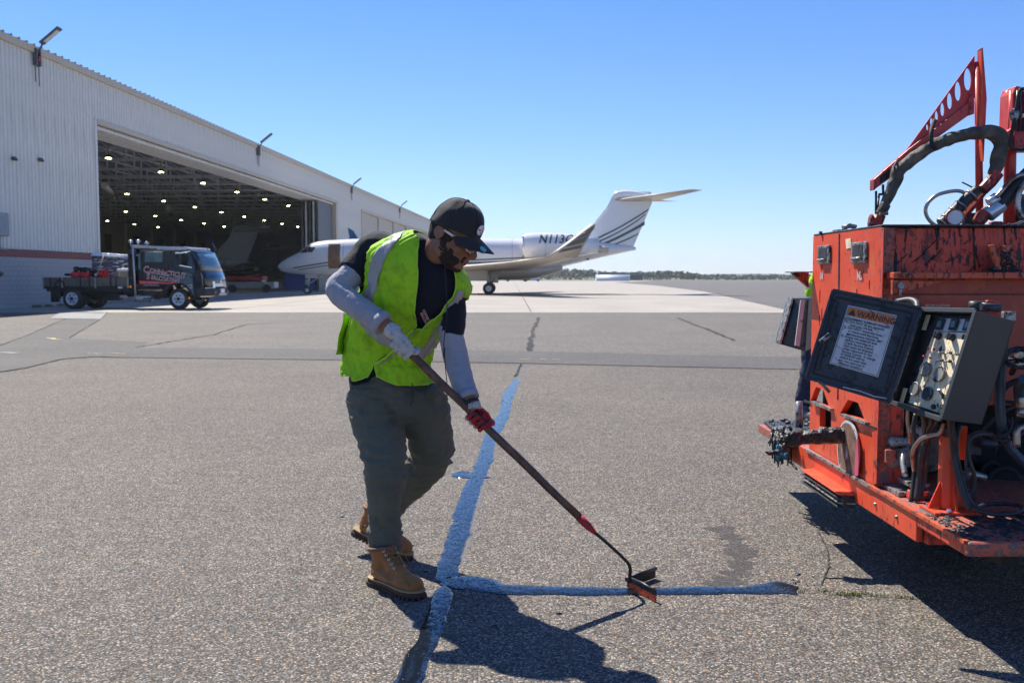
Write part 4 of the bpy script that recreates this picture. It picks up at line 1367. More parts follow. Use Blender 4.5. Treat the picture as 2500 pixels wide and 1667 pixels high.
# cargo (things standing on the bed)
tM = WM[tr.name]
bz = tz(697) + .002
def cargo(name, label, cat, px, y, z=None, group=None):
    return thing(name, label, cat, tM @ V(tx(px), y, bz if z is None else z), math.radians(-7), group)
c = cargo('wrapped_pallet', 'tall pallet of boxes wrapped in clear film on the truck bed', 'pallet', 252, 1.35)
for i in range(5):
    for j in range(4):
        MB().box(-.86 + i * .34, -.53 + i * .34, -.5, .5, .03 + j * .31, .33 + j * .31 - (.04 if j == 3 else 0)).build('box', 'pallet_wrap' if (i < 3 or j > 1) else 'cardboard', c, bevel=.01)
fm = MB(); fm.hexa([(-.9, -.55, 1.22), (.86, -.55, 1.12), (.86, .55, 1.12), (-.9, .55, 1.22), (-.80, -.45, 1.36), (.7, -.45, 1.25), (.7, .45, 1.25), (-.80, .45, 1.36)])
fm.build('film_cover', 'wrap_film', c, bevel=.02)
fm = MB()
for k in range(60):
    x = -.85 + rnd() * 1.7; z = .1 + rnd() * 1.1
    fm.quad([(x, -.515, z), (x + .1 + rnd() * .3, -.52, z + (rnd() - .5) * .1), (x + .1 + rnd() * .3, -.52, z + .01 + rnd() * .02), (x, -.515, z + .015)])
fm.build('film_wrinkle', 'wrap_film', c, kind='stuff')
c = cargo('water_cooler', 'tan drink cooler with white lid standing on the truck bed beside the cab', 'cooler', 306, .30)
MB().loft([[V(math.copysign(abs(math.cos(a)) ** .4, math.cos(a)) * rx, math.copysign(abs(math.sin(a)) ** .4, math.sin(a)) * .2, z + .16) for a in [2 * math.pi * q / 24 for q in range(24)]] for rx, z in ((.21, 0), (.23, .05), (.25, .40))]).build('cooler_body', 'cooler_tan', c)
MB().box(-.27, .27, -.22, .22, .56, .66).box(-.12, .16, -.1, .1, .66, .71).build('cooler_lid', 'sign_white', c, bevel=.03)
MB().box(-.15, -.10, -.23, -.2, .42, .54).build('latch', 'sign_blue', c)
MB().box(-.05, .1, -.05, .05, .71, .82).build('carry_handle', 'debris', c, bevel=.02)
for k, (px, w) in enumerate(((181, .2), (205, .2))):
    c = cargo('gas_can', ('red fuel can nearest the truck tail, lying beside the dark bundle', 'second red fuel can, left of the leaning wooden handle')[k], 'fuel can', px, .22)
    MB().tube([(-.2, 0, .36), (-.16, 0, .38), (.16, 0, .38), (.2, 0, .36)], [.05, .15, .15, .05], 14).box(-.17, .17, -.12, .12, 0.0, .3).build('can_body', 'red_plastic', c)
    MB().cyl((.1, 0, .5), (.14, 0, .58), .03, 8).build('spout', 'wood_pale', c)
c = cargo('traffic_cone', 'red cone shaped can tipped over right of the wooden handle on the truck bed', 'cone', 246, .25)
MB().tube([(-.25, 0, .38), (.15, 0, .44)], [.04, .15], 14).box(.1, .2, -.17, .17, .02, .62).build('cone_body', 'red_plastic', c)
MB().tube([(-.30, 0, .40), (-.18, 0, .42)], [.05, .07], 10).build('white_cap', 'sign_white', c)
c = cargo('long_handled_broom', 'pale wooden handle leaning up from the truck bed against the wrapped pallet', 'broom', 229, .15)
MB().cyl((0, 0, .1), (.30, .35, 1.27), .028, 8).build('wooden_handle', 'wood_pale', c)
MB().box(-.09, .05, -.15, .15, 0, .14).build('broom_head', 'debris', c, bevel=.02)
c = cargo('debris_pile', 'dark heap of rags and hose at the rear of the truck bed', 'heap', 188, .7)
dmm = MB()
for k in range(70):
    x = (rnd() - .5) * 1.3; y = (rnd() - .5) * .7
    h = .42 * math.exp(-x * x * 2.2) * rnd() + .30
    dmm.ell((x, y, h), (.05 + rnd() * .12, .05 + rnd() * .1, .03 + rnd() * .06), 8, 5)
dmm.build('rags', 'debris', c)
MB().torus((.2, 0, .3), (0, .3, 1), .3, .03, 24, 8).torus((-.2, .1, .36), (.2, .3, 1), .26, .03, 24, 8).build('hose_coil', 'rubber', c)
c = cargo('small_crate', 'low brown crate between the cone and the cooler on the truck bed', 'crate', 284, .3)
MB().box(-.2, .2, -.15, .15, 0, .15).build('crate_body', 'cardboard', c, bevel=.01)
MB().ell((.12, -.1, .2), (.06, .05, .06)).ell((.02, -.1, .2), (.05, .05, .05)).build('contents', 'wood_pale', c)
# ------------------------------------------------------------ orange crack sealing machine
def orangemat(name, base, tar=.5, scale=1.0, shade=(.03, .028, .03), streak=.25, seed=0):
    m, nt, b = newmat(name)
    co = mapcoord(nt)
    cs = mapcoord(nt, (1, 1, streak))
    tone = ramp(nt, noise_n(nt, co, 3.0, 4), [(.3, tuple(c * .86 for c in base)), (.7, tuple(min(1, c * 1.10) for c in base))])
    fade = ramp(nt, noise_n(nt, co, 7.5, 5, .7), [(.52, (0, 0, 0)), (.78, (.6, .6, .6))])
    c = mixc(nt, fade, tone, (.60, .19, .07))
    n1 = noise_n(nt, cs, 62 * scale, 7, .74, .5)
    f1 = ramp(nt, n1, [(.635 - tar * .12, (0, 0, 0)), (.665 - tar * .12, (1, 1, 1))])
    n2 = noise_n(nt, co, 5.2 * scale, 7, .78, .3)
    f2 = ramp(nt, n2, [(.63 - tar * .10, (0, 0, 0)), (.66 - tar * .10, (1, 1, 1))])
    n3 = noise_n(nt, co, 2.2, 3)
    gate = ramp(nt, n3, [(.38, (0, 0, 0)), (.60, (1, 1, 1))])
    f2 = mathn(nt, 'MULTIPLY', f2, gate)
    cv = mapcoord(nt, (40, 40, 3))
    f3 = ramp(nt, noise_n(nt, cv, 1.6, 4, .6), [(.69, (0, 0, 0)), (.72, (.9, .9, .9))])
    f = mathn(nt, 'MAXIMUM', mathn(nt, 'MAXIMUM', f1, f2), f3)
    c = mixc(nt, f, c, shade)
    nt.links.new(c, b.inputs['Base Color'])
    r = ramp(nt, f, [(0, (.42,) * 3), (1, (.55,) * 3)])
    nt.links.new(r, b.inputs['Roughness'])
    b.inputs['Specular IOR Level'].default_value = .5
    bb = bumpn(nt, f, .5, .004)
    bb = bumpn(nt, noise_n(nt, co, 90, 3), .12, .003, bb)
    nt.links.new(bb, b.inputs['Normal'])
orangemat('orange', (.74, .075, .024), .24)
orangemat('orange_splashed', (.70, .065, .030), .78)
orangemat('orange_shelf', (.62, .10, .035), .75)
orangemat('red_boom', (.56, .045, .045), .05)
orangemat('red_sleeve', (.45, .035, .03), .8, 1.3)
orangemat('deck_tarred', (.55, .11, .06), 1.0, .9, (.11, .105, .108), 1)
orangemat('red_shaded', (.36, .055, .03), .10)  # darker red copy of the orange, shade below the shelf put into colour
mat('tar', (.022, .021, .022), .38, var=.5, vs=30, bump=1.0, bs_=60, bd=.012, dirt=(.13, .12, .11), dscale=25, dlo=.6, dhi=.75)
mat('panel_black', (.035, .038, .045), .42, var=.3, vs=9, dirt=(.010, .010, .012), dscale=22, dlo=.56, dhi=.6, bump=.3, bs_=80, bd=.003)
mat('box_grey', (.040, .048, .050), .5, var=.10, vs=5, fine=.12, fs=500, dirt=(.03, .03, .035), dscale=9, dlo=.62, dhi=.7)
mat('cream_panel', (.78, .66, .44), .6, var=.25, vs=14, dirt=(.03, .028, .03), dscale=26, dlo=.60, dhi=.63, stretch=(1, 1, .5))
mat('label_white', (.55, .57, .60), .5, var=.1, vs=20, dirt=(.03, .03, .035), dscale=15, dlo=.60, dhi=.63)
mat('label_orange', (.60, .16, .03), .5, dirt=(.06, .04, .03), dscale=22, dlo=.62, dhi=.66)
mat('ink', (.02, .02, .025), .5)
mat('cream_paint', (.72, .62, .50), .6)
mat('metal_grey', (.34, .34, .33), .38, metal=.5, var=.3, vs=30, dirt=(.03, .03, .03), dscale=40, dlo=.5, dhi=.6)
mat('gauge_face', (.30, .29, .25), .35, metal=.3, var=.3, vs=40)
mat('hose_black', (.028, .027, .028), .5, var=.4, vs=30, dirt=(.10, .085, .07), dscale=14, dlo=.58, dhi=.7)
mat('hose_brown', (.085, .075, .062), .75, var=.4, vs=16, dirt=(.17, .14, .10), dscale=9, dlo=.52, dhi=.64, bump=.9, bs_=24, bd=.02)
mat('hose_blue', (.035, .06, .085), .4, var=.25, vs=10)
mat('conduit_steel', (.38, .35, .33), .3, metal=.8, dirt=(.22, .10, .05), dscale=12, dlo=.5, dhi=.6)
mat('screen', (.14, .22, .21), .15)
mat('led_red', (.62, .012, .02), .3)
mat('rust_plate', (.16, .09, .06), .8, var=.5, vs=20, dirt=(.5, .48, .44), dscale=11, dlo=.60, dhi=.64, stretch=(1, 1, .4))
mat('pink_paint', (.55, .08, .14), .7, var=.2)
mat('engine_tan', (.22, .19, .15), .6, var=.4, vs=14, dirt=(.04, .035, .03), dscale=12, dlo=.48, dhi=.6)
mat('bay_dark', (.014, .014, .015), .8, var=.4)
mat('rag_blue', (.02, .18, .30), .6)
mc = thing('crack_sealing_machine', 'orange tar splashed crack sealing trailer with open control box and hose boom, right edge', 'machine', (2.3, 4.6, 0))
def PX(px, py, X):
    r = ray(px, py); t = X / r.x
    return V(X, r.y * t, CH + r.z * t)
def part(mb, name, m, bevel=0, parent=None, label=None, kind=None, seg=2):
    return mb.build(name, m, parent or mc, True, bevel, label, kind, seg)
XW = 1.545
# tank housing above the bay
b = MB().hexa([V(1.575, 4.20, .76), V(3.3, 4.20, .76), V(3.3, 5.12, .76), V(1.56, 5.12, .76), V(1.575, 4.20, 1.51), V(3.3, 4.20, 1.51), V(3.3, 5.12, 1.51), V(1.56, 5.12, 1.51)])
part(b, 'tank_housing', 'orange_splashed', .006)
b = MB().box(1.545, 3.32, 4.18, 5.13, 1.512, 1.522)
part(b, 'housing_lid', 'tar', .004)
# end wall plate with cut outs (plane X = XW)
loops = [[(4.19, .412), (5.13, .412), (5.13, 1.511), (4.19, 1.511)]]
for q in ([(1979, 978), (1992, 944), (2009, 950), (2026, 997)], [(2051, 1008), (2070, 975), (2095, 983), (2112, 1028)], [(2001, 992), (2029, 1006), (2029, 1052), (2001, 1040)]):
    loops.append([(PX(x, y, XW).y, PX(x, y, XW).z) for x, y in q])
M = Matrix(((0, 0, 1, XW + .015), (1, 0, 0, 0), (0, 1, 0, 0), (0, 0, 0, 1)))
outline('end_wall', loops, .03, 'orange', M, mc, True, bevel=.002)
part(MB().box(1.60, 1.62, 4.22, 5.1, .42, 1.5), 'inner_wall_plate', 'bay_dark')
# raised lower panel edge below the notches
def onwall(pts, off=.006, th=.006):
    m = MB(); m.prism([PX(x, y, XW - off) for x, y in pts][::-1], (th, 0, 0)); return m
part(onwall([(1962, 976), (1979, 981), (1979, 986), (1962, 981)]), 'panel_lip', 'tar')
part(onwall([(1979, 978), (2026, 997), (2026, 1002), (1979, 985)], .02, .018), 'panel_lip', 'metal_grey')
part(onwall([(2051, 1009), (2112, 1030), (2112, 1036), (2051, 1015)], .02, .018), 'panel_lip', 'metal_grey')
part(onwall([(2112, 1034), (2139, 1043), (2139, 1049), (2112, 1039)]), 'panel_lip', 'tar')
part(onwall([(2047, 570), (2049, 570), (2045, 975), (2043, 975)], .003, .002), 'panel_seam', 'tar')
part(onwall([(2148, 556), (2158, 556), (2139, 1180), (2131, 1180)], .004, .003), 'corner_trim', 'orange_splashed')
b = MB().box(1.545, 1.60, 4.186, 4.199, .42, 1.508)
part(b, 'corner_trim', 'deck_tarred')
part(MB().box(1.601, 1.66, 4.19, 4.21, .42, .76), 'corner_post', 'orange_splashed')
# recessed latches
for (x0, y0, x1, y1) in ((2000.5, 598, 2030, 645), (2082, 589, 2120, 643)):
    f = MB()
    a, c = PX(x0, y1, XW), PX(x1, y0, XW)
    ya, yb, za, zb = a.y, c.y, a.z, c.z
    f.box(XW - .012, XW - .001, yb, ya, za, zb)
    lo = part(f, 'latch', 'metal_grey', .004)
    part(MB().box(XW - .014, XW - .0125, yb + (ya - yb) * .18, ya - (ya - yb) * .16, za + (zb - za) * .14, zb - (zb - za) * .14), 'latch_recess', 'panel_black', parent=lo)
    part(MB().cyl((XW - .02, yb + (ya - yb) * .2, za + (zb - za) * .22), (XW - .02, ya - (ya - yb) * .2, za + (zb - za) * .22), .006, 8), 'latch_bar', 'metal_grey', parent=lo)
# stencilled marks and sticker on the end wall
def walltext(txt, px, py, size, m, rot=0):
    o = PX(px, py, XW - .0035)
    F = frame(o, (0, -1, 0), (0, 0, 1))
    textmb(txt, size, F, .001, ext=.0006).build('stencil_mark', m, mc, True)
walltext('1A', 2001, 682, .048, 'label_white'); walltext('N3', 2092, 683, .052, 'label_white')
part(onwall([(2064, 584), (2077, 582), (2079, 605), (2066, 608)], .003, .002), 'sticker', 'cream_panel')
# rusty round access plate and tar coated pipe stub
c = PX(2078, 1090, XW)
m = MB()
def dz(pts_r, th=.008):
    m_ = MB(); m_.prism([V(XW - .016, c.y - r * 1.05 * math.cos(a), max(.415, c.z - .02 + r * 1.0 * math.sin(a))) for a, r in pts_r][::-1], (th, 0, 0)); return m_
N = 36
part(dz([(2 * math.pi * i / N, .140) for i in range(N)], .006), 'access_plate_rim', 'label_white')
d2 = dz([(2 * math.pi * i / N, .128) for i in range(N)], .006); d2.v = [(x - .003, y, z) for x, y, z in d2.v]
part(d2, 'access_plate', 'rust_plate')
pk = MB(); pk.prism([V(XW - .021, c.y - .11, .42), V(XW - .021, c.y - .155, .43), V(XW - .021, c.y - .160, .50), V(XW - .021, c.y - .140, .60), V(XW - .021, c.y - .125, .58)], (.004, 0, 0))
part(pk, 'pink_paint_mark', 'pink_paint')
pc = PX(2068, 1062, XW)
t_ = MB().tube([pc + V(.02, 0, .0), pc + V(-.08, 0, .001), pc + V(-.17, .0, -.008), pc + V(-.25, 0, -.016), pc + V(-.29, .01, -.02)], [.036, .037, .034, .038, .03], 18, interp=3)
o = fused('tarred_pipe', t_, .006, 'tar', mc, lambda p, n: .010 * noise.noise(p * 28) + .005 * noise.noise(p * 80), 2)
lump = MB()
e = pc + V(-.28, 0, -.03)
for k in range(18):
    lump.ell(e + V((rnd() - .5) * .06, (rnd() - .5) * .06, (rnd() - .62) * .08), (.010 + rnd() * .014, .010 + rnd() * .012, .010 + rnd() * .014), 8, 6)
lump.tube([e + V(-.02, 0, .03), e + V(-.01, 0, .07), e + V(.015, 0, .07), e + V(.03, 0, .03)], .007, 8)
lump.tube([e + V(-.03, 0, -.05), e + V(-.07, 0, -.055), e + V(-.10, 0, -.045)], [.012, .012, .006], 8)
fused('tar_lump', lump, .005, 'tar', mc, lambda p, n: .006 * noise.noise(p * 60), 1)
# deck, side channel, front plate
dk = MB()
dk.box(1.535, 3.3, 3.32, 5.72, .385, .410)
part(dk, 'deck', 'deck_tarred', .004)
part(MB().box(1.532, 1.56, 3.72, 5.75, .30, .409), 'side_channel', 'orange', .004)
part(MB().box(1.56, 1.62, 3.72, 5.75, .30, .32).box(1.61, 1.66, 3.66, 3.72, .31, .384).box(1.56, 1.72, 3.68, 3.72, .3, .384), 'channel_flange', 'orange_splashed', .003)
part(MB().box(1.532, 1.60, 3.30, 3.715, .362, .409), 'platform_edge', 'orange_splashed', .006)
part(MB().box(1.53, 3.3, 3.285, 3.318, .365, .416), 'platform_front_edge', 'deck_tarred', .012, seg=3)
def lip(a, b_): return MB().bar(a, b_, .018, .012)
part(lip((1.53, 3.30, .412), (1.53, 4.2, .412)), 'deck_lip', 'orange_shelf')
part(lip((1.528, 4.2, .412), (1.528, 5.12, .412)), 'deck_lip', 'metal_grey')
for px, py in ((2138, 1231), (2190, 1262)):
    p = PX(px, py, 1.532)
    part(MB().cyl(p + V(.01, 0, 0), p + V(-.008, 0, 0), .008, 6), 'bolt', 'metal_grey')
# tar crust on the deck: lumps
cr_ = MB()
for k in range(420):
    x, y = 1.55 + rnd() ** 1.3 * .55, 3.33 + rnd() * .42
    r0 = .003 + rnd() ** 2 * .010
    cr_.ell((x, y, .411), (r0 * (1 + rnd()), r0 * (1 + rnd()), r0 * .45), 7, 4)
part(cr_, 'tar_crust', 'tar', kind='stuff')
# tar covered rear bumper with ragged tar hanging off
part(MB().hexa([V(1.50, 5.28, .385), V(2.3, 5.28, .385), V(2.3, 6.22, .385), V(1.585, 6.22, .375), V(1.50, 5.28, .412), V(2.3, 5.28, .412), V(2.3, 6.22, .412), V(1.585, 6.22, .402)]), 'rear_bumper', 'tar', .004)
part(MB().box(1.545, 1.60, 5.75, 6.2, .335, .384), 'bumper_channel', 'deck_tarred', .004)
cr_ = MB()
for k in range(160):
    y = 5.3 + rnd() * .9; x = 1.56 + rnd() * .5
    r0 = .006 + rnd() ** 2 * .018
    cr_.ell((x, y, .413), (r0, r0 * 1.4, r0 * .5), 7, 4)
part(cr_, 'tar_crust', 'tar', kind='stuff')
rg = MB()
for k in range(60):
    a = PX(1884 + rnd() * 48, 1052 + rnd() * 16, 1.50 - rnd() * .03)
    ln = .05 + rnd() * .12
    dx = (rnd() - .5) * .05
    rg.tube([a, a + V(dx * .4, -.02, -ln * .5), a + V(dx, -.03 + rnd() * .03, -ln)], [.010 + rnd() * .006, .007, .004], 6)
for k in range(10):
    a = PX(1885 + rnd() * 40, 1046 + rnd() * 10, 1.50)
    rg.ell(a, (.03, .04, .02), 8, 6)
a = PX(1920, 1115, 1.50)
rg.tube([a, PX(1945, 1145, 1.49)], [.012, .006], 6)
part(rg, 'hanging_tar_rags', 'tar')
rg = MB()
for k in range(14):
    a = PX(1895 + rnd() * 26, 1085 + rnd() * 22, 1.455)
    rg.tube([a, a + V(.005, 0, -.03 - rnd() * .03)], [.010, .006], 6, flat=(1, .4))
part(rg, 'blue_rag_strip', 'rag_blue')
# side light cluster: three dark ribs with red lenses
p0, p1 = PX(1972, 1131, 1.50), PX(2072, 1190, 1.50)
y0_, y1_ = p1.y, p0.y
for k in range(4):
    z = .335 - k * .020
    part(MB().hexa([V(1.46, y0_ + .02, z - .005), V(1.533, y0_, z - .005), V(1.533, y1_, z - .005), V(1.46, y1_ - .03, z - .005), V(1.46, y0_ + .02, z + .002), V(1.533, y0_, z + .002), V(1.533, y1_, z + .002), V(1.46, y1_ - .03, z + .002)]),
         'light_rib', 'orange' if k == 0 else ('metal_grey' if k == 2 else 'panel_black'), .002)
part(MB().box(1.48, 1.532, y0_ + .01, y1_ - .02, .27, .332), 'light_housing', 'panel_black')
for y in (y1_ - .12, y0_ + .36):
    part(MB().ell((1.475, y, .305), (.012, .022, .012)), 'light_lens', 'led_red')
# shelf on the long side and its brace
part(MB().hexa([V(1.56, 4.075, 1.296), V(3.3, 4.075, 1.296), V(3.3, 4.198, 1.296), V(1.56, 4.198, 1.296), V(1.56, 4.075, 1.322), V(3.3, 4.075, 1.322), V(3.3, 4.198, 1.322), V(1.56, 4.198, 1.322)]), 'shelf', 'orange_shelf', .004)
br = MB(); br.prism([P(2179, 684, 4.08), P(2300, 687, 4.08), P(2255, 701, 4.08), P(2179, 719, 4.08)][::-1], (0, .02, 0))
part(br, 'shelf_brace', 'orange_shelf', .002)
p = P(2198, 697, 4.07)
part(MB().cyl(p + V(0, -.012, 0), p + V(0, .01, 0), .013, 12).cyl(p + V(0, -.006, -.01), p + V(0, -.004, -.04), .006, 8), 'brace_bolt', 'metal_grey')
part(MB().box(1.585, 3.3, 4.192, 4.199, .765, 1.29), 'recessed_panel', 'red_shaded')
part(MB().box(1.60, 3.3, 4.185, 4.191, 1.228, 1.232), 'panel_seam', 'tar')
hk = MB()
hk.prism([P(x, y, 4.12) for x, y in [(2413, 599), (2429, 596), (2436, 625), (2448, 628), (2448, 600), (2472, 597), (2470, 625), (2490, 640), (2480, 640), (2462, 665), (2440, 668), (2425, 640)]][::-1], (0, .025, 0))
part(hk, 'lifting_hook', 'orange_shelf', .004)
hk = MB()
for k in range(40):
    q = P(2415 + rnd() * 70, 652 + rnd() * 16, 4.12)
    hk.ell(q, (.004 + rnd() * .009,) * 3, 6, 5)
for k in range(26):
    q = P(2445 + rnd() * 34, 610 + rnd() * 50, 4.115)
    hk.ell(q, (.006, .005, .004 + rnd() * .012), 6, 5)
part(hk, 'tar_crumbs', 'tar', kind='stuff')
o = P(2259, 750, 4.19)
textmb('RECIRCULATION', .0185, frame(o, (1, 0, 0), (0, 0, 1)), .0002, xs=.70, spacing=1.05).build('stencil_lettering', 'cream_paint', mc, True)
tr_r = [((2285, 557), (2290, 600)), ((2292, 557), (2288, 610)), ((2377, 556), (2380, 660)), ((2378, 600), (2392, 652)), ((2214, 557), (2210, 590)), ((2342, 556), (2344, 578)), ((2452, 556), (2455, 600)), ((2480, 556), (2482, 585))]
for (a0, b0), (a1, b1) in tr_r:
    ps = [P(a0 + (a1 - a0) * k / 6 + 2.0 * noise.noise(V(a0, k * .9, 0)), b0 + (b1 - b0) * k / 6, 4.197) for k in range(7)]
    part(MB().tube(ps, [.0045, .004, .0035, .0035, .003, .003, .0035], 6, flat=(1, .5)), 'tar_run', 'tar')
for k in range(16):
    a0 = 2163 + rnd() * 26; b0 = 562 + rnd() * 120; ln = 20 + rnd() * 60
    ps = [P(a0 + 2.5 * noise.noise(V(a0, q * .9, 0)), b0 + ln * q / 4, 4.197) for q in range(5)]
    part(MB().tube(ps, [.002, .003 + rnd() * .003, .003, .0025, .0015], 6, flat=(1, .4)), 'tar_run', 'tar')
for k in range(12):
    a0, b0 = 2200 + rnd() * 280, 575 + rnd() * 75; a1, b1 = a0 - 14 - rnd() * 30, b0 + 10 + rnd() * 24
    ps = [P(a0 + (a1 - a0) * q / 4, b0 + (b1 - b0) * q / 4 + 3 * noise.noise(V(a0, q, 3)), 4.198) for q in range(5)]
    part(MB().tube(ps, [.0012, .0028, .002, .003, .001], 6, flat=(1, .4)), 'tar_run', 'tar')
for k in range(18):      # runs on the end wall
    a0 = 1985 + rnd() * 160; b0 = 575 + rnd() * 320; ln = 12 + rnd() * 50
    ps = [PX(a0 - q * .15, b0 + ln * q / 4, XW - .001) for q in range(5)]
    part(MB().tube(ps, [.001, .0022, .002, .0015, .001], 6), 'tar_run', 'tar')
# control box -------------------------------------------------
F = [P(2245, 756, 3.74), P(2383, 759, 3.45), P(2299, 1024, 3.45), P(2175, 981, 3.74)]
D = P(2478.5, 784, 3.62) - F[1]
nrm = (F[1] - F[0]).cross(F[3] - F[0]).normalized()      # points away from the viewer or towards: fix
if nrm.y > 0: nrm = -nrm
def bl(Q, u, v, off=0.0, n=None):
    return Q[0].lerp(Q[1], u).lerp(Q[3].lerp(Q[2], u), v) + (n if n else nrm) * off
def wallslab(a, b_, c_, d_, t):
    return MB().slab([a, b_, c_, d_], t)
cb = thing_box = MB()
th = .008
u_ = (F[1] - F[0]).normalized(); v_ = (F[3] - F[0]).normalized()
sides = MB()
sides.slab([F[0], F[1], F[1] + D, F[0] + D], v_ * th)
sides.slab([F[3] - v_ * th, F[2] - v_ * th, F[2] + D - v_ * th, F[3] + D - v_ * th], v_ * th)
sides.slab([F[1] - u_ * th, F[1], F[2], F[2] - u_ * th], D)
sides.slab([F[0], F[0] + u_ * th, F[3] + u_ * th, F[3]], D)
sides.slab([F[0] + D * .97, F[1] + D * .97, F[2] + D * .97, F[3] + D * .97], D * .03)
box_o = part(sides, 'control_box', 'box_grey', .0015)
rim = MB()
for a, b_ in ((0, 1), (1, 2), (2, 3), (3, 0)):
    rim.bar(F[a] + nrm * .003, F[b_] + nrm * .003, .016, .008, nrm)
part(rim, 'box_rim', 'box_grey', .001)
dn = D.normalized()
Q = [bl(F, .02, .03) + D * .16, bl(F, .985, .03) + D * .16, bl(F, .985, .975) + D * .16, bl(F, .02, .975) + D * .16]
pn = (Q[1] - Q[0]).cross(Q[3] - Q[0]).normalized()
if pn.y > 0: pn = -pn
part(MB().slab(Q, -pn * .004), 'panel_back', 'panel_black')
R_ = [bl(Q, .27, .19, .003, pn), bl(Q, .99, .17, .003, pn), bl(Q, .99, .985, .003, pn), bl(Q, .20, .985, .003, pn)]
pb = part(MB().slab(R_, -pn * .003), 'control_panel', 'cream_panel')
T_ = [bl(Q, .30, .04, .003, pn), bl(Q, .99, .04, .003, pn), bl(Q, .99, .155, .003, pn), bl(Q, .27, .185, .003, pn)]
part(MB().slab(T_, -pn * .003), 'display_panel', 'label_white', parent=pb)
for u in (.12, .48, .84):
    c = bl(T_, u, .5, .004, pn)
    w, h = u_ * .019, v_ * .021
    part(MB().slab([c - w - h, c + w - h, c + w + h, c - w + h], pn * .006), 'display', 'panel_black', parent=pb)
    part(MB().slab([c - w * .55 - h * .55 + pn * .007, c + w * .55 - h * .55 + pn * .007, c + w * .55 + h * .55 + pn * .007, c - w * .55 + h * .55 + pn * .007], pn * .001), 'display_screen', 'screen', parent=pb)
def knob(u, v, r=.014, h=.022, m='panel_black', name='knob'):
    c = bl(R_, u, v, .003, pn)
    mb = MB().cyl(c, c + pn * h, r, 14, r * .8)
    mb.bar(c + pn * h - v_ * r, c + pn * h + v_ * r, .004, .004, pn)
    part(mb, name, m, parent=pb)
knob(.20, .06); knob(.55, .07); knob(.92, .07, .010)
for u, v in ((.06, .24), (.22, .245), (.02, .355), (.2, .36)):
    c = bl(R_, u, v, .003, pn)
    part(MB().ell(c + pn * .006, (.005, .005, .005), 8, 6), 'indicator_lamp', 'led_red', parent=pb)
for u, v in ((.45, .27), (.64, .265), (.82, .27), (.50, .37), (.70, .37)):
    c = bl(R_, u, v, .003, pn)
    part(MB().cyl(c, c + pn * .008, .006, 8).cyl(c + pn * .006, c + pn * .024 + v_ * .008, .0025, 6), 'toggle_switch', 'metal_grey', parent=pb)
for u, v, r, m in ((.18, .52, .026, 'gauge_face'), (.56, .54, .026, 'gauge_face'), (.09, .80, .024, 'gauge_face'), (.42, .82, .024, 'panel_black')):
    c = bl(R_, u, v, .003, pn)
    g = part(MB().cyl(c, c + pn * .008, r, 24), 'gauge', m, parent=pb)
    part(MB().torus(c + pn * .008, pn, r, .0025, 24, 6), 'gauge_ring', 'metal_grey', parent=pb)
c = bl(R_, .88, .60, .003, pn); part(MB().cyl(c, c + pn * .010, .015, 14).cyl(c + pn * .01, c + pn * .014, .006, 8), 'key_switch', 'metal_grey', parent=pb)
c = bl(R_, .80, .80, .003, pn); part(MB().bar(c, c + pn * .03 + v_ * -.02, .010, .006).cyl(c, c + pn * .01, .01, 10), 'throttle_lever', 'metal_grey', parent=pb)
for u, v in ((.85, .92), (.66, .95), (.5, .62)):
    c = bl(R_, u, v, .003, pn); part(MB().cyl(c, c + pn * .008, .009, 8), 'cable_stub', 'tar', parent=pb)
for v in (.10, .93):
    c = bl(Q, .10, v, .01, pn); part(MB().slab([c - u_ * .012 - v_ * .03, c + u_ * .012 - v_ * .03, c + u_ * .012 + v_ * .03, c - u_ * .012 + v_ * .03], pn * .002), 'inner_label', 'cream_panel', parent=pb)
tg = MB()
for k in range(70):
    u, v = rnd(), .1 + rnd() * .88
    c = bl(R_, u, v, .0042, pn); l = .006 + rnd() ** 2 * .035; w = .0008 + rnd() * .0016
    d = (v_ + u_ * (rnd() - .5) * .8).normalized() * l
    tg.quad([c - u_ * w, c + u_ * w, c + u_ * w * .3 + d, c - u_ * w * .3 + d])
part(tg, 'tar_drips', 'ink', kind='stuff')
# small items behind the box top
p = P(2412, 748, 3.75)
part(MB().cyl(P(2385, 760, 3.85), P(2385, 735, 3.85), .03, 16).cyl(P(2395, 748, 3.8), P(2440, 752, 3.8), .016, 12), 'pump_fitting', 'panel_black')
part(MB().prism([P(x, y, 3.9) for x, y in [(2390, 770), (2396, 742), (2415, 733), (2440, 738), (2446, 752), (2444, 775)]][::-1], (0, .03, 0)), 'red_guard', 'red_sleeve', .003)
part(MB().box(P(2448, 780, 3.8).x, P(2476, 780, 3.8).x, 3.78, 3.82, P(2448, 784, 3.8).z, P(2448, 760, 3.8).z), 'grey_fitting', 'metal_grey', .006)
part(MB().tube([P(2240, 760, 3.8), P(2238, 740, 3.85), P(2220, 733, 3.9), P(2190, 738, 3.95)], .014, 10, interp=4), 'hose', 'hose_black')
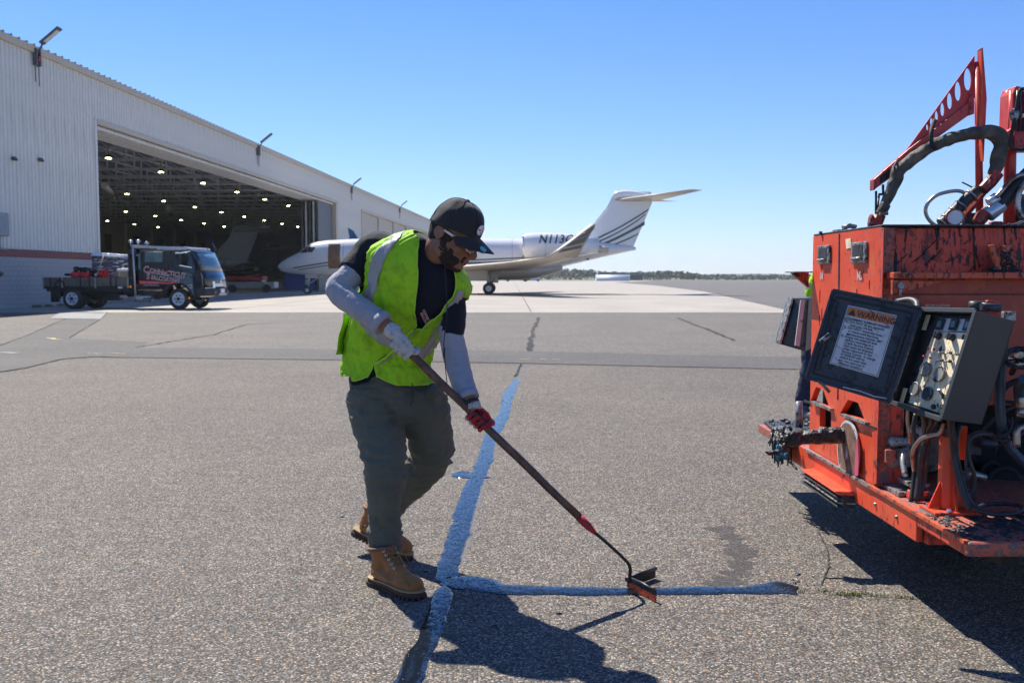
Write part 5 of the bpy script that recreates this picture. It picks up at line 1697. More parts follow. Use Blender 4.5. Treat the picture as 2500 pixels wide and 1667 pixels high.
# door of the control box, standing open to the left --------------
DR = [P(2033.6, 708, 3.84), P(2249, 752, 3.715), None, P(1968, 922, 3.82)]
dnn = (DR[1] - DR[0]).cross(DR[3] - DR[0]).normalized()
if dnn.y > 0: dnn = -dnn
_r, _o = ray(2172, 983), V(0, 0, CH)
DR[2] = _o + _r * ((DR[0] - _o).dot(dnn) / _r.dot(dnn))
door = part(MB().slab(DR, -dnn * .012), 'control_box_door', 'panel_black', .002)
rim = MB()
for a, b_ in ((0, 1), (1, 2), (2, 3), (3, 0)):
    rim.bar(DR[a] + dnn * .005, DR[b_] + dnn * .005, .010, .012, dnn)
part(rim, 'door_rim', 'panel_black', .002, parent=door)
gk = MB(); Gk = [bl(DR, .06, .07, .003, dnn), bl(DR, .93, .07, .003, dnn), bl(DR, .93, .93, .003, dnn), bl(DR, .06, .93, .003, dnn)]
for a, b_ in ((0, 1), (1, 2), (2, 3), (3, 0)):
    gk.bar(Gk[a], Gk[b_], .006, .005, dnn)
part(gk, 'door_gasket', 'rubber', .001, parent=door)
def dp(px, py):
    r = ray(px, py); o = V(0, 0, CH)
    return o + r * ((DR[0] - o).dot(dnn) / r.dot(dnn))
def dpx(px, py, off):
    return dp(px, py) + dnn * off
for a, b_, w in (((2042, 737), (1995, 902), .014), ((2217, 778), (2165, 950), .014)):
    part(MB().bar(dpx(*a, .010), dpx(*b_, .010), w, .010, dnn), 'locking_bar', 'tar', .003, parent=door)
part(MB().bar(dpx(2028, 818, .03), dpx(2003, 838, .03), .018, .010, dnn).cyl(dpx(2024, 822, .0), dpx(2024, 822, .03), .008, 8), 'latch_handle', 'metal_grey', .003, parent=door)
part(MB().tube([dpx(1996, 928, .01), dpx(2010, 940, .01), dpx(2026, 958, .01)], .006, 8), 'stay_rod', 'engine_tan', parent=door)
cx_ = MB()
pts = [dpx(2058, 945, .012), dpx(2100, 955, .012), dpx(2135, 968, .013), dpx(2165, 973, .014)]
cx_.tube(pts, .0022, 6)
part(cx_, 'worn_edge', 'label_white', parent=door)
LB = [dpx(2071, 745, .004), dpx(2190, 770, .004), dpx(2144, 921, .004), dpx(2025, 887, .004)]
lab = part(MB().slab(LB, -dnn * .002), 'warning_label', 'label_white', .006, parent=door)
def lmap(mb, W, H, off):
    mb.v = [tuple(bl(LB, x / W, 1 - y / H, off + z, dnn)) for x, y, z in mb.v]
    return mb
W, H = 10.0, 13.6
def rect(x0, y0, x1, y1, n=6):
    return [(x0, y0), (x1, y0), (x1, y1), (x0, y1)]
hb = MB(); hb.add([(.35, 11.3, 0), (9.65, 11.3, 0), (9.65, 13.2, 0), (.35, 13.2, 0)], [(0, 1, 2, 3)])
part(lmap(hb, W, H, .0012), 'label_header', 'label_orange', parent=door)
bd = MB()
for x0, y0, x1, y1 in ((.2, .2, 9.8, .28), (.2, 13.3, 9.8, 13.38), (.2, .2, .28, 13.38), (9.72, .2, 9.8, 13.38)):
    bd.add([(x0, y0, 0), (x1, y0, 0), (x1, y1, 0), (x0, y1, 0)], [(0, 1, 2, 3)])
bd.add([(.55, 11.55, 0), (2.0, 11.55, 0), (1.28, 12.95, 0)], [(0, 1, 2)])
tx_ = textmb('WARNING', 1.72, Matrix.Translation((2.3, 11.6, 0)), .025, xs=.93, ext=0)
bd.add(tx_.v, tx_.f)
lines = ['EQUIPMENT DAMAGE HAZARD', '1). DO NOT fill the material', '      tank past 3/4 full.', '2). DO NOT move the hose /', '      or wand until the hose', '      temperature reaches 380°', '3). Empty the material tank', '      before returning to a',
         '      Crack Service Center.', '      Unit must be emptied', '      when returned to the', '      Service Center. A charge', '      of $500.00 will be', '      added for units that', '      are not returned in', '      emptied condition.']
for k, s in enumerate(lines):
    q = textmb(s, .74 if k else .72, Matrix.Translation((.45, 10.45 - k * .665, 0)), .012 if k else .02, ext=0, xs=.92)
    mxx = max(v[0] for v in q.v); 
    if mxx > 9.5:
        q.v = [(.45 + (v[0] - .45) * 9.0 / (mxx - .45), v[1], v[2]) for v in q.v]
    bd.add(q.v, q.f)
part(lmap(bd, W, H, .0022), 'label_lettering', 'ink', parent=door)
sp_ = MB()
for k in range(46):           # tar splashes over the label and door
    u, v = .12 + rnd() * .76, .08 + rnd() * .86
    c = bl(DR, u, v, .0075, dnn); l = .004 + rnd() ** 3 * .05
    a = math.radians(-60 + rnd() * 40)
    dd = ((DR[1] - DR[0]).normalized() * math.cos(a) - (DR[3] - DR[0]).normalized() * math.sin(a)) * l
    ww = (DR[1] - DR[0]).normalized() * (.0012 + rnd() ** 2 * .005)
    sp_.add([c - ww * .3, c + ww * .3, c + ww + dd * .5, c + dd, c - ww + dd * .6], [(0, 1, 2, 3, 4)])
part(sp_, 'tar_splash', 'tar', kind='stuff', parent=door)
hm = MB().cyl(bl(DR, 1.01, .03), bl(DR, 1.01, .97), .006, 8)
part(hm, 'hinge', 'metal_grey')
# second control box at the far corner
S_ = [P(1936, 727, 5.55), P(1975, 727, 5.45), P(1966, 858, 5.45), P(1904, 840, 5.55)]
part(MB().slab(S_, (.10, .22, .0)), 'second_control_box', 'panel_black', .004)
part(MB().slab([P(1955, 733, 5.44), P(1966, 733, 5.44), P(1952, 846, 5.44), P(1941, 843, 5.44)], (0, .01, 0)), 'second_panel', 'label_white')
part(MB().slab([P(1934, 727, 5.53), P(1938, 727, 5.53), P(1907, 841, 5.53), P(1903, 839, 5.53)], (0, .1, 0)), 'second_box_edge', 'metal_grey')
part(MB().prism([P(1930, 663, 5.2), P(1975, 663, 5.2), P(1975, 702, 5.2)][::-1], (0, .04, 0)), 'corner_bracket', 'orange_splashed', .002)
part(MB().box(P(1930, 663, 5.2).x, 1.9, 5.13, 5.3, P(1930, 666, 5.2).z, P(1930, 663, 5.2).z), 'bracket_top', 'metal_grey')
part(MB().cyl(PX(1955, 985, 1.55) + V(.02, .1, 0), PX(1955, 1050, 1.55) + V(.02, .1, 0), .02, 10), 'vertical_pipe', 'metal_grey')
# machinery bay
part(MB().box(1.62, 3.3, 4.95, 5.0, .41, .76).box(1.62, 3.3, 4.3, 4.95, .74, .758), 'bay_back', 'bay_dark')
eng = MB()
eng.cyl(P(2262, 1088, 4.38), P(2262, 1088, 4.75), .115, 26).cyl(P(2262, 1088, 4.30), P(2262, 1088, 4.38), .085, 22).cyl(P(2235, 1070, 4.24), P(2235, 1070, 4.34), .05, 16)
part(eng, 'engine_housing', 'engine_tan', .006)
part(MB().box(P(2186, 1, 4.2).x, P(2232, 1, 4.2).x, 4.12, 4.24, P(2186, 1138, 4.15).z, P(2186, 1092, 4.15).z), 'junction_box', 'engine_tan', .004)
part(MB().box(P(2190, 1, 4.1).x, P(2215, 1, 4.1).x, 4.10, 4.118, P(2186, 1130, 4.1).z, P(2186, 1098, 4.1).z), 'terminal_cover', 'deck_tarred', .003)
for py in (1080, 1120):
    part(MB().tube([P(2168, py, 4.15), P(2175, py, 4.15), P(2230, py - 2, 4.15)], [.012, .026, .026], 16), 'solenoid', 'metal_grey')
part(MB().cyl(P(2240, 1040, 4.3), P(2240, 1075, 4.3), .06, 18).cyl(P(2232, 1055, 4.22), P(2232, 1055, 4.3), .035, 16), 'filter', 'metal_grey', .004)
part(MB().box(P(2245, 1, 4.0).x, P(2292, 1, 4.0).x, 3.96, 4.1, P(2250, 1186, 4).z, P(2250, 1176, 4).z).box(P(2200, 1, 4.1).x, P(2290, 1, 4.1).x, 4.0, 4.2, .412, .43), 'mounting_rail', 'metal_grey', .003)
part(MB().box(P(2240, 1, 4.0).x, P(2290, 1, 4.0).x, 3.94, 3.99, .411, P(2250, 1192, 4).z).box(P(2335, 1, 3.95).x, P(2412, 1, 3.95).x, 3.92, 3.95, P(2340, 1218, 3.93).z, P(2340, 1190, 3.93).z), 'engine_mount', 'orange_splashed', .006)
for (x, y, Y, r) in ((2450, 1180, 4.35, .07), (2470, 1120, 4.5, .09), (2400, 1110, 4.5, .05), (2420, 1150, 4.4, .04)):
    part(MB().cyl(P(x, y, Y), P(x, y, Y + .1), r, 20).torus(P(x, y, Y), (0, 1, 0), r, .012, 24, 8), 'pulley', 'bay_dark')
part(MB().box(P(2385, 1, 4.2).x, P(2425, 1, 4.2).x, 4.18, 4.3, P(2385, 1110, 4.2).z, P(2385, 1060, 4.2).z).cyl(P(2392, 1080, 4.15), P(2432, 1085, 4.15), .022, 12), 'bracket_block', 'panel_black', .005)
part(MB().tube([P(2363, 1150, 4.05), P(2380, 1160, 4.05), P(2404, 1168, 4.05)], .02, 10), 'wire_bundle', 'conduit_steel')
# support post with gussets, base plate, bolts
pb_ = V(1.672, 3.76, .41)
ptop = P(2320, 1070, 3.76)
post = MB()
for dx, dy in ((-.034, -.02), (-.012, -.032), (.012, -.032), (.034, -.02)):
    pass
prof = [(-.034, .03), (-.034, -.012), (-.014, -.030), (.014, -.030), (.034, -.012), (.034, .03)]
post.loft([[pb_ + V(x * 1.05, y, .012) for x, y in prof], [V(ptop.x + x * .9, ptop.y + y, .70) for x, y in prof]], False)
po = part(post, 'support_post', 'orange', .003)
gs = MB(); gs.prism([pb_ + V(-.034, 0, .014), pb_ + V(-.085, -.01, .014), pb_ + V(-.034, 0, .12)], (0, .008, 0))
part(gs, 'gusset', 'orange', .001)
gs = MB(); gs.prism([pb_ + V(.034, 0, .014), pb_ + V(.034, 0, .12), pb_ + V(.075, -.02, .014)], (0, .008, 0))
part(gs, 'gusset', 'orange', .001)
gs = MB(); gs.prism([pb_ + V(-.004, -.032, .014), pb_ + V(-.004, -.07, .014), pb_ + V(-.004, -.032, .12)], (.008, 0, 0))
part(gs, 'gusset', 'orange', .001)
part(MB().box(1.585, 1.775, 3.68, 3.83, .411, .422), 'base_plate', 'orange', .002)
for x, y in ((1.607, 3.80), (1.645, 3.70)):
    m_ = MB().cyl((x, y, .422), (x, y, .426), .015, 14).cyl((x, y, .426), (x, y, .436), .010, 6, smooth=False)
    part(m_, 'bolt', 'chrome')
part(MB().bar(P(2345, 1120, 3.82), P(2352, 1040, 3.75), .03, .012), 'brace_strip', 'orange', .002)
# hoses and cables
def hose(pts, r, m='hose_black', name='hose', seg=9, parent=None):
    return part(MB().tube([P(*q) for q in pts], r, seg, interp=5), name, m, parent=parent)
hose([(2318, 1020, 3.62), (2322, 1060, 3.66), (2328, 1110, 3.68), (2340, 1170, 3.66), (2352, 1210, 3.64), (2368, 1245, 3.62)], .010)
hose([(2324, 1020, 3.62), (2330, 1070, 3.66), (2340, 1130, 3.70), (2352, 1180, 3.68), (2366, 1220, 3.66), (2385, 1250, 3.64)], .008)
hose([(2345, 1035, 3.7), (2336, 1080, 3.68), (2340, 1130, 3.68), (2356, 1175, 3.7)], .007)
hose([(2420, 1060, 3.75), (2380, 1062, 3.7), (2364, 1085, 3.7), (2366, 1120, 3.7), (2378, 1160, 3.7), (2376, 1195, 3.7), (2362, 1205, 3.7), (2348, 1195, 3.7)], .008)
hose([(2236, 1010, 3.9), (2230, 1050, 3.9), (2236, 1100, 3.95), (2232, 1160, 3.95), (2224, 1225, 3.92)], .009)
hose([(2262, 1070, 3.9), (2252, 1110, 3.9), (2246, 1160, 3.92), (2238, 1220, 3.9)], .013)
hose([(2268, 1075, 3.9), (2262, 1120, 3.9), (2256, 1170, 3.92), (2246, 1220, 3.9)], .010)
hose([(2306, 1030, 3.66), (2296, 1055, 3.7), (2270, 1063, 3.75), (2245, 1075, 3.85), (2228, 1105, 3.9), (2232, 1150, 3.95)], .009, 'conduit_steel')
for k, (a, b_) in enumerate((((2250, 1000), (2256, 1045)), ((2270, 1005), (2266, 1050)), ((2290, 1012), (2272, 1055)))):
    hose([(a[0], a[1], 3.66), ((a[0] + b_[0]) / 2 + 4, 1030, 3.7), (b_[0], b_[1], 3.8), (2262, 1085, 3.9)], .010, 'hose_black')
    part(MB().cyl(P(a[0], a[1] - 6, 3.66), P(a[0], a[1] + 14, 3.66), .017, 10), 'cable_gland', 'panel_black')
hose([(2217, 1000, 3.75), (2216, 1030, 3.78), (2220, 1055, 3.8), (2222, 1080, 3.85)], .007, 'conduit_steel', 'chain')
hose([(2452, 800, 3.72), (2446, 880, 3.8), (2441, 960, 3.82), (2444, 1030, 3.82), (2456, 1075, 3.85), (2480, 1110, 3.85), (2520, 1145, 3.85)], .019, 'hose_blue')
hose([(2500, 925, 3.7), (2488, 945, 3.75), (2490, 975, 3.8)], .020, 'hose_blue')
hose([(2365, 1065, 3.9), (2400, 1052, 3.85), (2440, 1065, 3.8), (2465, 1050, 3.8), (2470, 1020, 3.85)], .007)
hose([(2370, 1072, 3.9), (2405, 1060, 3.85), (2445, 1075, 3.8), (2480, 1068, 3.8), (2520, 1040, 3.85)], .006)
hose([(2360, 1100, 3.9), (2358, 1140, 3.9), (2364, 1170, 3.9), (2352, 1150, 3.88)], .006, 'hose_blue')
hose([(2400, 1050, 4.0), (2430, 1020, 4.0), (2460, 1000, 4.0), (2500, 985, 4.0)], .008)
hose([(2350, 1228, 3.66), (2375, 1238, 3.62), (2400, 1250, 3.60), (2440, 1256, 3.60), (2480, 1252, 3.62), (2496, 1240, 3.66), (2480, 1232, 3.72), (2440, 1229, 3.76), (2400, 1233, 3.74), (2382, 1244, 3.66)], .008, 'hose_black', 'cable_loop')
hose([(2210, 1160, 4.0), (2204, 1120, 4.05), (2212, 1090, 4.1)], .012, 'metal_grey')
# valve wheels
def handwheel(c, ax, R, r, n, m, scal=False):
    w = MB().torus(c, ax, R, r, 30, 8)
    ax = Vector(ax).normalized(); a = ax.orthogonal().normalized(); b2 = ax.cross(a)
    for k in range(n):
        t2 = 2 * math.pi * k / n + .4
        w.bar(c, c + (a * math.cos(t2) + b2 * math.sin(t2)) * R, r * 1.3, r, ax)
    w.cyl(c - ax * .015, c + ax * .015, r * 1.8, 12)
    if scal:
        for k in range(14):
            t2 = 2 * math.pi * k / 14
            w.ell(c + (a * math.cos(t2) + b2 * math.sin(t2)) * (R + r * .6), (r * .8,) * 3, 8, 6)
    part(w, 'valve_wheel', m)
handwheel(P(2489, 873, 3.78), V(-.35, -.55, .75), .048, .010, 4, 'panel_black', True)
handwheel(P(2500, 985, 4.0), V(-.25, -1, .1), .095, .012, 5, 'bay_dark')
part(MB().cyl(P(2489, 873, 3.78), P(2470, 910, 4.0), .012, 10), 'valve_stem', 'panel_black')
part(MB().cyl(P(2491, 968, 3.78), P(2491, 995, 3.78), .02, 12).cyl(P(2478, 1012, 3.78), P(2505, 1010, 3.78), .013, 10).ell(P(2492, 1005, 3.78), (.02, .02, .018)), 'hose_coupling', 'conduit_steel', .003)
part(MB().tube([P(2510, 1042, 3.78), P(2490, 1044, 3.78), P(2482, 1058, 3.78), P(2482, 1090, 3.78)], [.012, .013, .014, .015], 12, interp=3), 'pipe_elbow', 'conduit_steel')
# ------------------------------------------------ hose boom on the roof
YB = 4.55
def B(px, py, Y=YB): return P(px, py, Y)
part(MB().tube([B(2387, 152), B(2392, 556)], [.0155, .0165], 18), 'mast', 'red_boom')
def kx(x, y): return (2100 + x / 3.135, 100 + y / 3.136)
part(MB().prism([B(*kx(*q), YB - .01) for q in [(905, 70), (940, 50), (970, 440), (946, 922), (915, 930), (905, 800)]][::-1], (0, .012, 0)), 'mast_stiffener', 'red_boom', .001)
part(MB().prism([B(*kx(*q), YB - .02) for q in [(904, 80), (914, 78), (918, 925), (908, 800)]][::-1], (.0, -.03, 0)), 'mast_flange', 'orange', .001)
# boom plate with lightening holes (plane Y = YB + .0)
def b2(x, y):
    p = B(*kx(x, y)); return (p.x, p.z)
loops = [[b2(*q) for q in [(873, 115), (873, 440), (360, 850), (352, 838), (372, 812)]]]
for cxx, cyy, rx, ry in ((820, 296, 28, 86), (745, 387, 23, 74), (682, 462, 19, 62), (627, 526, 15, 51), (582, 578, 12, 41), (543, 623, 10, 33), (511, 662, 8, 24)):
    loops.append([b2(cxx + rx * math.cos(a), cyy + ry * math.sin(a)) for a in [2 * math.pi * i / 22 for i in range(22)]])
M = Matrix(((1, 0, 0, 0), (0, 0, -1, YB), (0, 1, 0, 0), (0, 0, 0, 1)))
outline('boom_plate', loops, .008, 'red_boom', M, mc, True)
part(MB().prism([B(*kx(*q), YB - .02) for q in [(873, 400), (873, 560), (832, 570), (560, 765), (250, 1038), (108, 1140), (104, 1060), (360, 838), (832, 470), (832, 440)]][::-1], (0, .045, 0)), 'boom_beam', 'red_boom', .003)
part(MB().prism([B(*kx(*q), YB - .023) for q in [(832, 470), (873, 455), (873, 560), (832, 570)]][::-1], (0, .003, 0)), 'boom_socket', 'red_sleeve')
part(MB().prism([B(*kx(*q), YB - .025) for q in [(104, 1062), (128, 1045), (128, 1120), (112, 1142), (102, 1140)]][::-1], (0, .05, 0)), 'boom_tip', 'red_sleeve', .002)
part(MB().prism([B(*kx(*q), YB - .0225) for q in [(150, 1040), (225, 980), (240, 1030), (150, 1095)]][::-1], (0, .002, 0)), 'tar_patch', 'tar')
part(MB().torus(B(*kx(423, 845), YB - .02), (0, 1, 0), .010, .004, 16, 6), 'boom_hole_ring', 'panel_black')
# insulated hose
hp = [(150, 1330), (185, 1255), (215, 1190), (245, 1130), (275, 1060), (290, 1000), (350, 945), (440, 880), (530, 820), (620, 775), (720, 740), (830, 715), (900, 705), (985, 700), (1060, 730), (1085, 800), (1060, 880), (1045, 960), (1010, 1030)]
hr = [.026, .030, .032, .036, .038, .043, .039, .040, .036, .036, .037, .038, .040, .044, .050, .047, .044, .042, .032]
hr = [h * .72 for h in hr]
hm = MB().tube([B(*kx(x, y), YB - .055) for x, y in hp], hr, 20, interp=6)
hm.v = [tuple(Vector(v) + Vector((noise.noise(Vector(v) * 30), noise.noise(Vector(v) * 30 + V(9, 0, 0)), noise.noise(Vector(v) * 30 + V(0, 9, 0)))) * .006) for v in hm.v]
part(hm, 'insulated_hose', 'hose_brown')
part(MB().tube([B(*kx(x, y), YB - .06) for x, y in [(1050, 1010), (1000, 1080), (940, 1140)]], [.030, .028, .026], 10, smooth=False), 'hose_sleeve', 'red_sleeve')
part(MB().tube([B(*kx(x, y), YB - .03) for x, y in [(990, 1080), (870, 1240), (790, 1330)]], [.022, .022, .022], 4, smooth=False), 'red_arm', 'red_sleeve')
hm = MB().tube([B(*kx(x, y), YB - .07) for x, y in [(900, 1140), (840, 1190), (760, 1270), (690, 1340), (620, 1410)]], [.022, .026, .028, .027, .026], 14, interp=4)
hm.v = [tuple(Vector(v) + Vector((noise.noise(Vector(v) * 40), noise.noise(Vector(v) * 40 + V(9, 0, 0)), noise.noise(Vector(v) * 40 + V(0, 9, 0)))) * .004) for v in hm.v]
part(hm, 'wrapped_pipe', 'hose_black')
for x, y in ((850, 1185), (770, 1262), (720, 1315), (665, 1368), (630, 1400)):
    part(MB().torus(B(*kx(x, y), YB - .07), V(1, 0, 1.0), .028, .005, 18, 6), 'hose_clamp', 'conduit_steel')
def flex(pts, r, name='flexible_conduit', m='conduit_steel', Yo=-.06):
    ps, rr_ = spline([B(*kx(x, y), YB + Yo) for x, y in pts], [r] * len(pts), 26)
    out, last = [], None
    for p in ps:
        if last is None or (p - last).length > r * .55:
            out.append(p); last = p
    part(MB().tube(out, [r * (1.1 if i % 2 else .88) for i in range(len(out))], 10), name, m)
flex([(812, 1185), (790, 1160), (740, 1148), (660, 1158), (580, 1185), (520, 1240), (500, 1300), (520, 1360), (570, 1410), (600, 1415)], .0085)
part(MB().cyl(B(*kx(724, 1352), YB - .11), B(*kx(738, 1350), YB - .05), .036, 24, .028), 'work_lamp', 'conduit_steel')
part(MB().cyl(B(*kx(722, 1352), YB - .115), B(*kx(724, 1352), YB - .108), .032, 24), 'lamp_glass', 'lens_clear')
part(MB().torus(B(*kx(723, 1352), YB - .113), (-.2, -1, 0), .034, .004, 24, 6), 'lamp_ring', 'red_sleeve')
part(MB().cyl(B(*kx(845, 1415)), B(*kx(845, 1320)), .038, 18), 'black_cap', 'panel_black', .004)
part(MB().tube([B(*kx(895, 1400), YB - .08), B(*kx(930, 1350), YB - .08), B(*kx(970, 1310), YB - .08), B(*kx(1005, 1290), YB - .08)], [.026, .030, .026, .024], 16, interp=3), 'pipe_elbow', 'red_sleeve')
part(MB().cyl(B(*kx(975, 1335), YB - .09), B(*kx(1080, 1250), YB - .09), .034, 18), 'steel_coupling', 'alu_tank', .003)
part(MB().cyl(B(*kx(985, 1245), YB - .1), B(*kx(1050, 1195), YB - .1), .024, 16), 'steel_coupling', 'alu_tank', .003)
hose([(*kx(1060, 1260), YB - .09), (*kx(1130, 1180), YB - .09), (*kx(1200, 1110), YB - .09), (*kx(1300, 1010), YB - .09)], .034, 'hose_black', 'wrapped_pipe', 16)
flex([(1040, 1200), (1100, 1130), (1160, 1065), (1220, 1030), (1290, 1020)], .011, Yo=-.12)
flex([(1290, 1060), (1230, 1130), (1205, 1220), (1215, 1310), (1260, 1370)], .013, Yo=-.14)
part(MB().box(B(*kx(975, 1400)).x, B(*kx(1050, 1400)).x, YB - .06, YB, 1.522, B(*kx(1000, 1385)).z), 'red_block', 'red_sleeve', .008)
part(MB().tube([B(*kx(780, 1082), YB), B(*kx(820, 1102), YB), B(*kx(870, 1128), YB)], .0035, 6), 'loose_cable', 'rubber')
part(MB().tube([B(*kx(568, 610), YB - .03), B(*kx(545, 690), YB - .10), B(*kx(548, 780), YB - .11), B(*kx(580, 830), YB - .09)], .0095, 10, interp=4), 'strap', 'rubber')
part(MB().tube([B(*kx(585, 615), YB + .01), B(*kx(565, 605), YB - .03), B(*kx(560, 640), YB - .05)], .006, 8), 'strap_hook', 'rubber')
part(MB().tube([B(*kx(288, 900), YB - .03), B(*kx(262, 960), YB - .09), B(*kx(268, 1010), YB - .09)], .005, 8), 'strap', 'engine_tan')
part(MB().cyl(B(*kx(122, 1150)), B(*kx(120, 1340)), .0055, 8).cyl(B(*kx(145, 1190)), B(*kx(130, 1320)), .004, 8), 'hanger_rod', 'panel_black')
part(MB().tube([B(*kx(175, 1100)), B(*kx(176, 1165)), B(*kx(195, 1175)), B(*kx(145, 1175)), B(*kx(143, 1200))], .006, 8), 'hanger_rod', 'panel_black')
part(MB().tube([B(*kx(110, 1420)), B(*kx(130, 1380)), B(*kx(160, 1330))], [.034, .030, .024], 8, smooth=False).ell(B(*kx(85, 1375)), (.014, .02, .03)).ell(B(*kx(75, 1400)), (.010, .02, .02)), 'hose_rest', 'red_sleeve')
part(MB().bar(B(*kx(140, 1325), YB - .06), B(*kx(200, 1325), YB - .06), .05, .012).bar(B(*kx(205, 1310), YB - .06), B(*kx(228, 1262), YB - .06), .006, .006), 'rest_plate', 'engine_tan')
part(MB().tube([B(2057, 557, 4.8), B(2075, 551, 4.8), B(2090, 555, 4.8)], .012, 8).box(B(2054, 1, 4.8).x, B(2095, 1, 4.8).x, 4.78, 4.86, 1.512, 1.530), 'lid_hinge', 'metal_grey')
part(MB().box(B(2010, 1, 5.0).x, B(2016, 1, 5.0).x, 4.98, 5.0, 1.512, 1.53), 'lid_tab', 'tar')
# second mast and housing at the frame edge
part(MB().tube([B(2468, 222), B(2464, 556)], .026, 16).tube([B(2470, 222, YB - .05), B(2466, 350, YB - .05)], .012, 12), 'mast', 'red_boom')
part(MB().prism([B(*kx(*q), YB - .08) for q in [(1130, 690), (1160, 670), (1170, 400), (1190, 345), (1230, 350), (1254, 365), (1500, 380), (1500, 830), (1118, 838)]][::-1], (0, .12, 0)), 'reel_housing', 'red_boom', .004)
part(MB().box(B(*kx(1118, 1)).x, B(*kx(1500, 1)).x, YB - .10, YB - .082, B(*kx(1200, 835), YB - .09).z, B(*kx(1200, 700), YB - .09).z), 'housing_band', 'red_sleeve', .002)
for x in (1205, 1232, 1262):
    part(MB().cyl(B(*kx(x, 380), YB - .09), B(*kx(x - 10, 690), YB - .09), .006, 8), 'control_cable', 'hose_blue')
part(MB().tube([B(*kx(x, y), YB - .13) for x, y in [(1260, 370), (1225, 375), (1205, 450), (1185, 580), (1165, 680), (1150, 800), (1175, 830), (1260, 830)]], .0075, 9, interp=4), 'strap', 'rubber')
part(MB().ell(B(*kx(1180, 570), YB - .12), (.02, .02, .03)).box(B(*kx(1155, 1)).x, B(*kx(1180, 1)).x, YB - .14, YB - .11, B(*kx(1, 625)).z, B(*kx(1, 595)).z), 'clamp', 'metal_grey', .003)
part(MB().cyl(B(*kx(1220, 1180), YB + .05), B(*kx(1220, 1420), YB + .05), .05, 18), 'black_drum', 'hose_blue')
flex([(1130, 1408), (1180, 1412), (1250, 1385), (1300, 1380)], .009, Yo=-.1)
# running gear (mostly hidden)
for x in (2.15, 3.1):
    m_ = MB().cyl((x - .1, 4.9, .29), (x + .1, 4.9, .29), .29, 26)
    wo = part(m_, 'wheel', 'rubber', .02)
    part(MB().cyl((x - .11, 4.9, .29), (x + .11, 4.9, .29), .14, 18), 'rim', 'metal_grey', parent=wo)
part(MB().box(2.1, 3.1, 4.86, 4.94, .25, .33).box(1.7, 1.76, 3.4, 5.7, .30, .384), 'axle_frame', 'bay_dark')
# ------------------------------------------------------------ people
def clothmat(name, col, rough=.85, weave=900, bump=.25, stain=None, ss=9, lo=.5, hi=.62, var=.10, wr=.0, sheen=.2, stretch=(1, 1, 1), amt=1.0):
    m, nt, b = newmat(name)
    co = mapcoord(nt)
    c = ramp(nt, noise_n(nt, co, 6, 5, .6), [(.3, tuple(x * (1 - var) for x in col)), (.7, tuple(x * (1 + var) for x in col))])
    if stain:
        f = ramp(nt, noise_n(nt, mapcoord(nt, stretch), ss, 7, .7), [(lo, (0, 0, 0)), (hi, (amt,) * 3)])
        c = mixc(nt, f, c, stain)
    nt.links.new(c, b.inputs['Base Color'])
    b.inputs['Roughness'].default_value = rough
    b.inputs['Specular IOR Level'].default_value = .25
    b.inputs['Sheen Weight'].default_value = sheen
    bb = bumpn(nt, noise_n(nt, co, weave, 1), bump, .001)
    bb = bumpn(nt, noise_n(nt, mapcoord(nt, (1, 1, .6)), 26, 3, .6), .35 + wr, .012, bb)
    nt.links.new(bb, b.inputs['Normal'])
    return m
mat('skin', (.26, .118, .066), .48, var=.18, vs=22, bump=.12, bs_=260, bd=.002, spec=.45)
mat('lips', (.16, .055, .045), .4)
mat('beard', (.042, .028, .022), .9, var=.5, vs=160, bump=1.0, bs_=330, bd=.006)
mat('eye_white', (.55, .5, .46), .2); mat('eye_dark', (.02, .012, .01), .1)
clothmat('tee_navy', (.012, .014, .022), .9, sheen=.15)
clothmat('vest_lime', (.34, .66, .018), .7, 500, .3, (.09, .12, .018), 20, .48, .74, .14, sheen=.0, amt=.6)
clothmat('vest_edge', (.42, .72, .04), .7, 500, .3)
clothmat('reflective', (.36, .37, .36), .38, 900, .2, (.18, .17, .15), 30, .52, .68, .08, sheen=0, amt=.5)
clothmat('olive_trousers', (.118, .118, .086), .85, 900, .3, (.022, .022, .02), 7, .55, .75, .12, .3, sheen=.1, amt=.6)
clothmat('knit_grey', (.34, .34, .37), .9, 1200, .3, (.20, .20, .22), 16, .55, .75, .08, .2, amt=.5)
clothmat('glove_grey', (.50, .48, .46), .95, 900, .6, (.16, .15, .14), 40, .5, .66, .1, amt=.7)
clothmat('glove_red', (.42, .016, .022), .6, 700, .4, (.05, .01, .01), 50, .55, .68)
clothmat('cap_black', (.030, .029, .030), .8, 900, .4, (.05, .045, .035), 24, .60, .8, amt=.5)
clothmat('boot_tan', (.36, .145, .038), .62, 400, .3, (.12, .045, .018), 11, .52, .72, .12, amt=.8, sheen=.1)
mat('boot_collar', (.20, .09, .05), .7); mat('boot_sole', (.075, .038, .025), .8, var=.3); mat('boot_welt', (.34, .25, .11), .6)
mat('lace', (.25, .16, .05), .7); mat('eyelet', (.70, .66, .50), .3, metal=.6); mat('stitch_pink', (.40, .26, .22), .7)
mat('glasses_white', (.75, .70, .60), .2); mat('lens', (.45, .42, .36), .05, alpha=.35)
mat('rod_wood', (.12, .062, .040), .5, var=.45, vs=30, stretch=(1, 1, 1), dirt=(.035, .022, .018), dscale=18, dlo=.5, dhi=.66)
mat('grip_red', (.40, .015, .03), .5, dirt=(.06, .02, .02), dscale=40, dlo=.58, dhi=.66)
mat('steel_black', (.02, .02, .023), .4, metal=.2, var=.4, vs=60)
mat('blade_orange', (.62, .085, .025), .5, dirt=(.02, .018, .018), dscale=55, dlo=.54, dhi=.58)
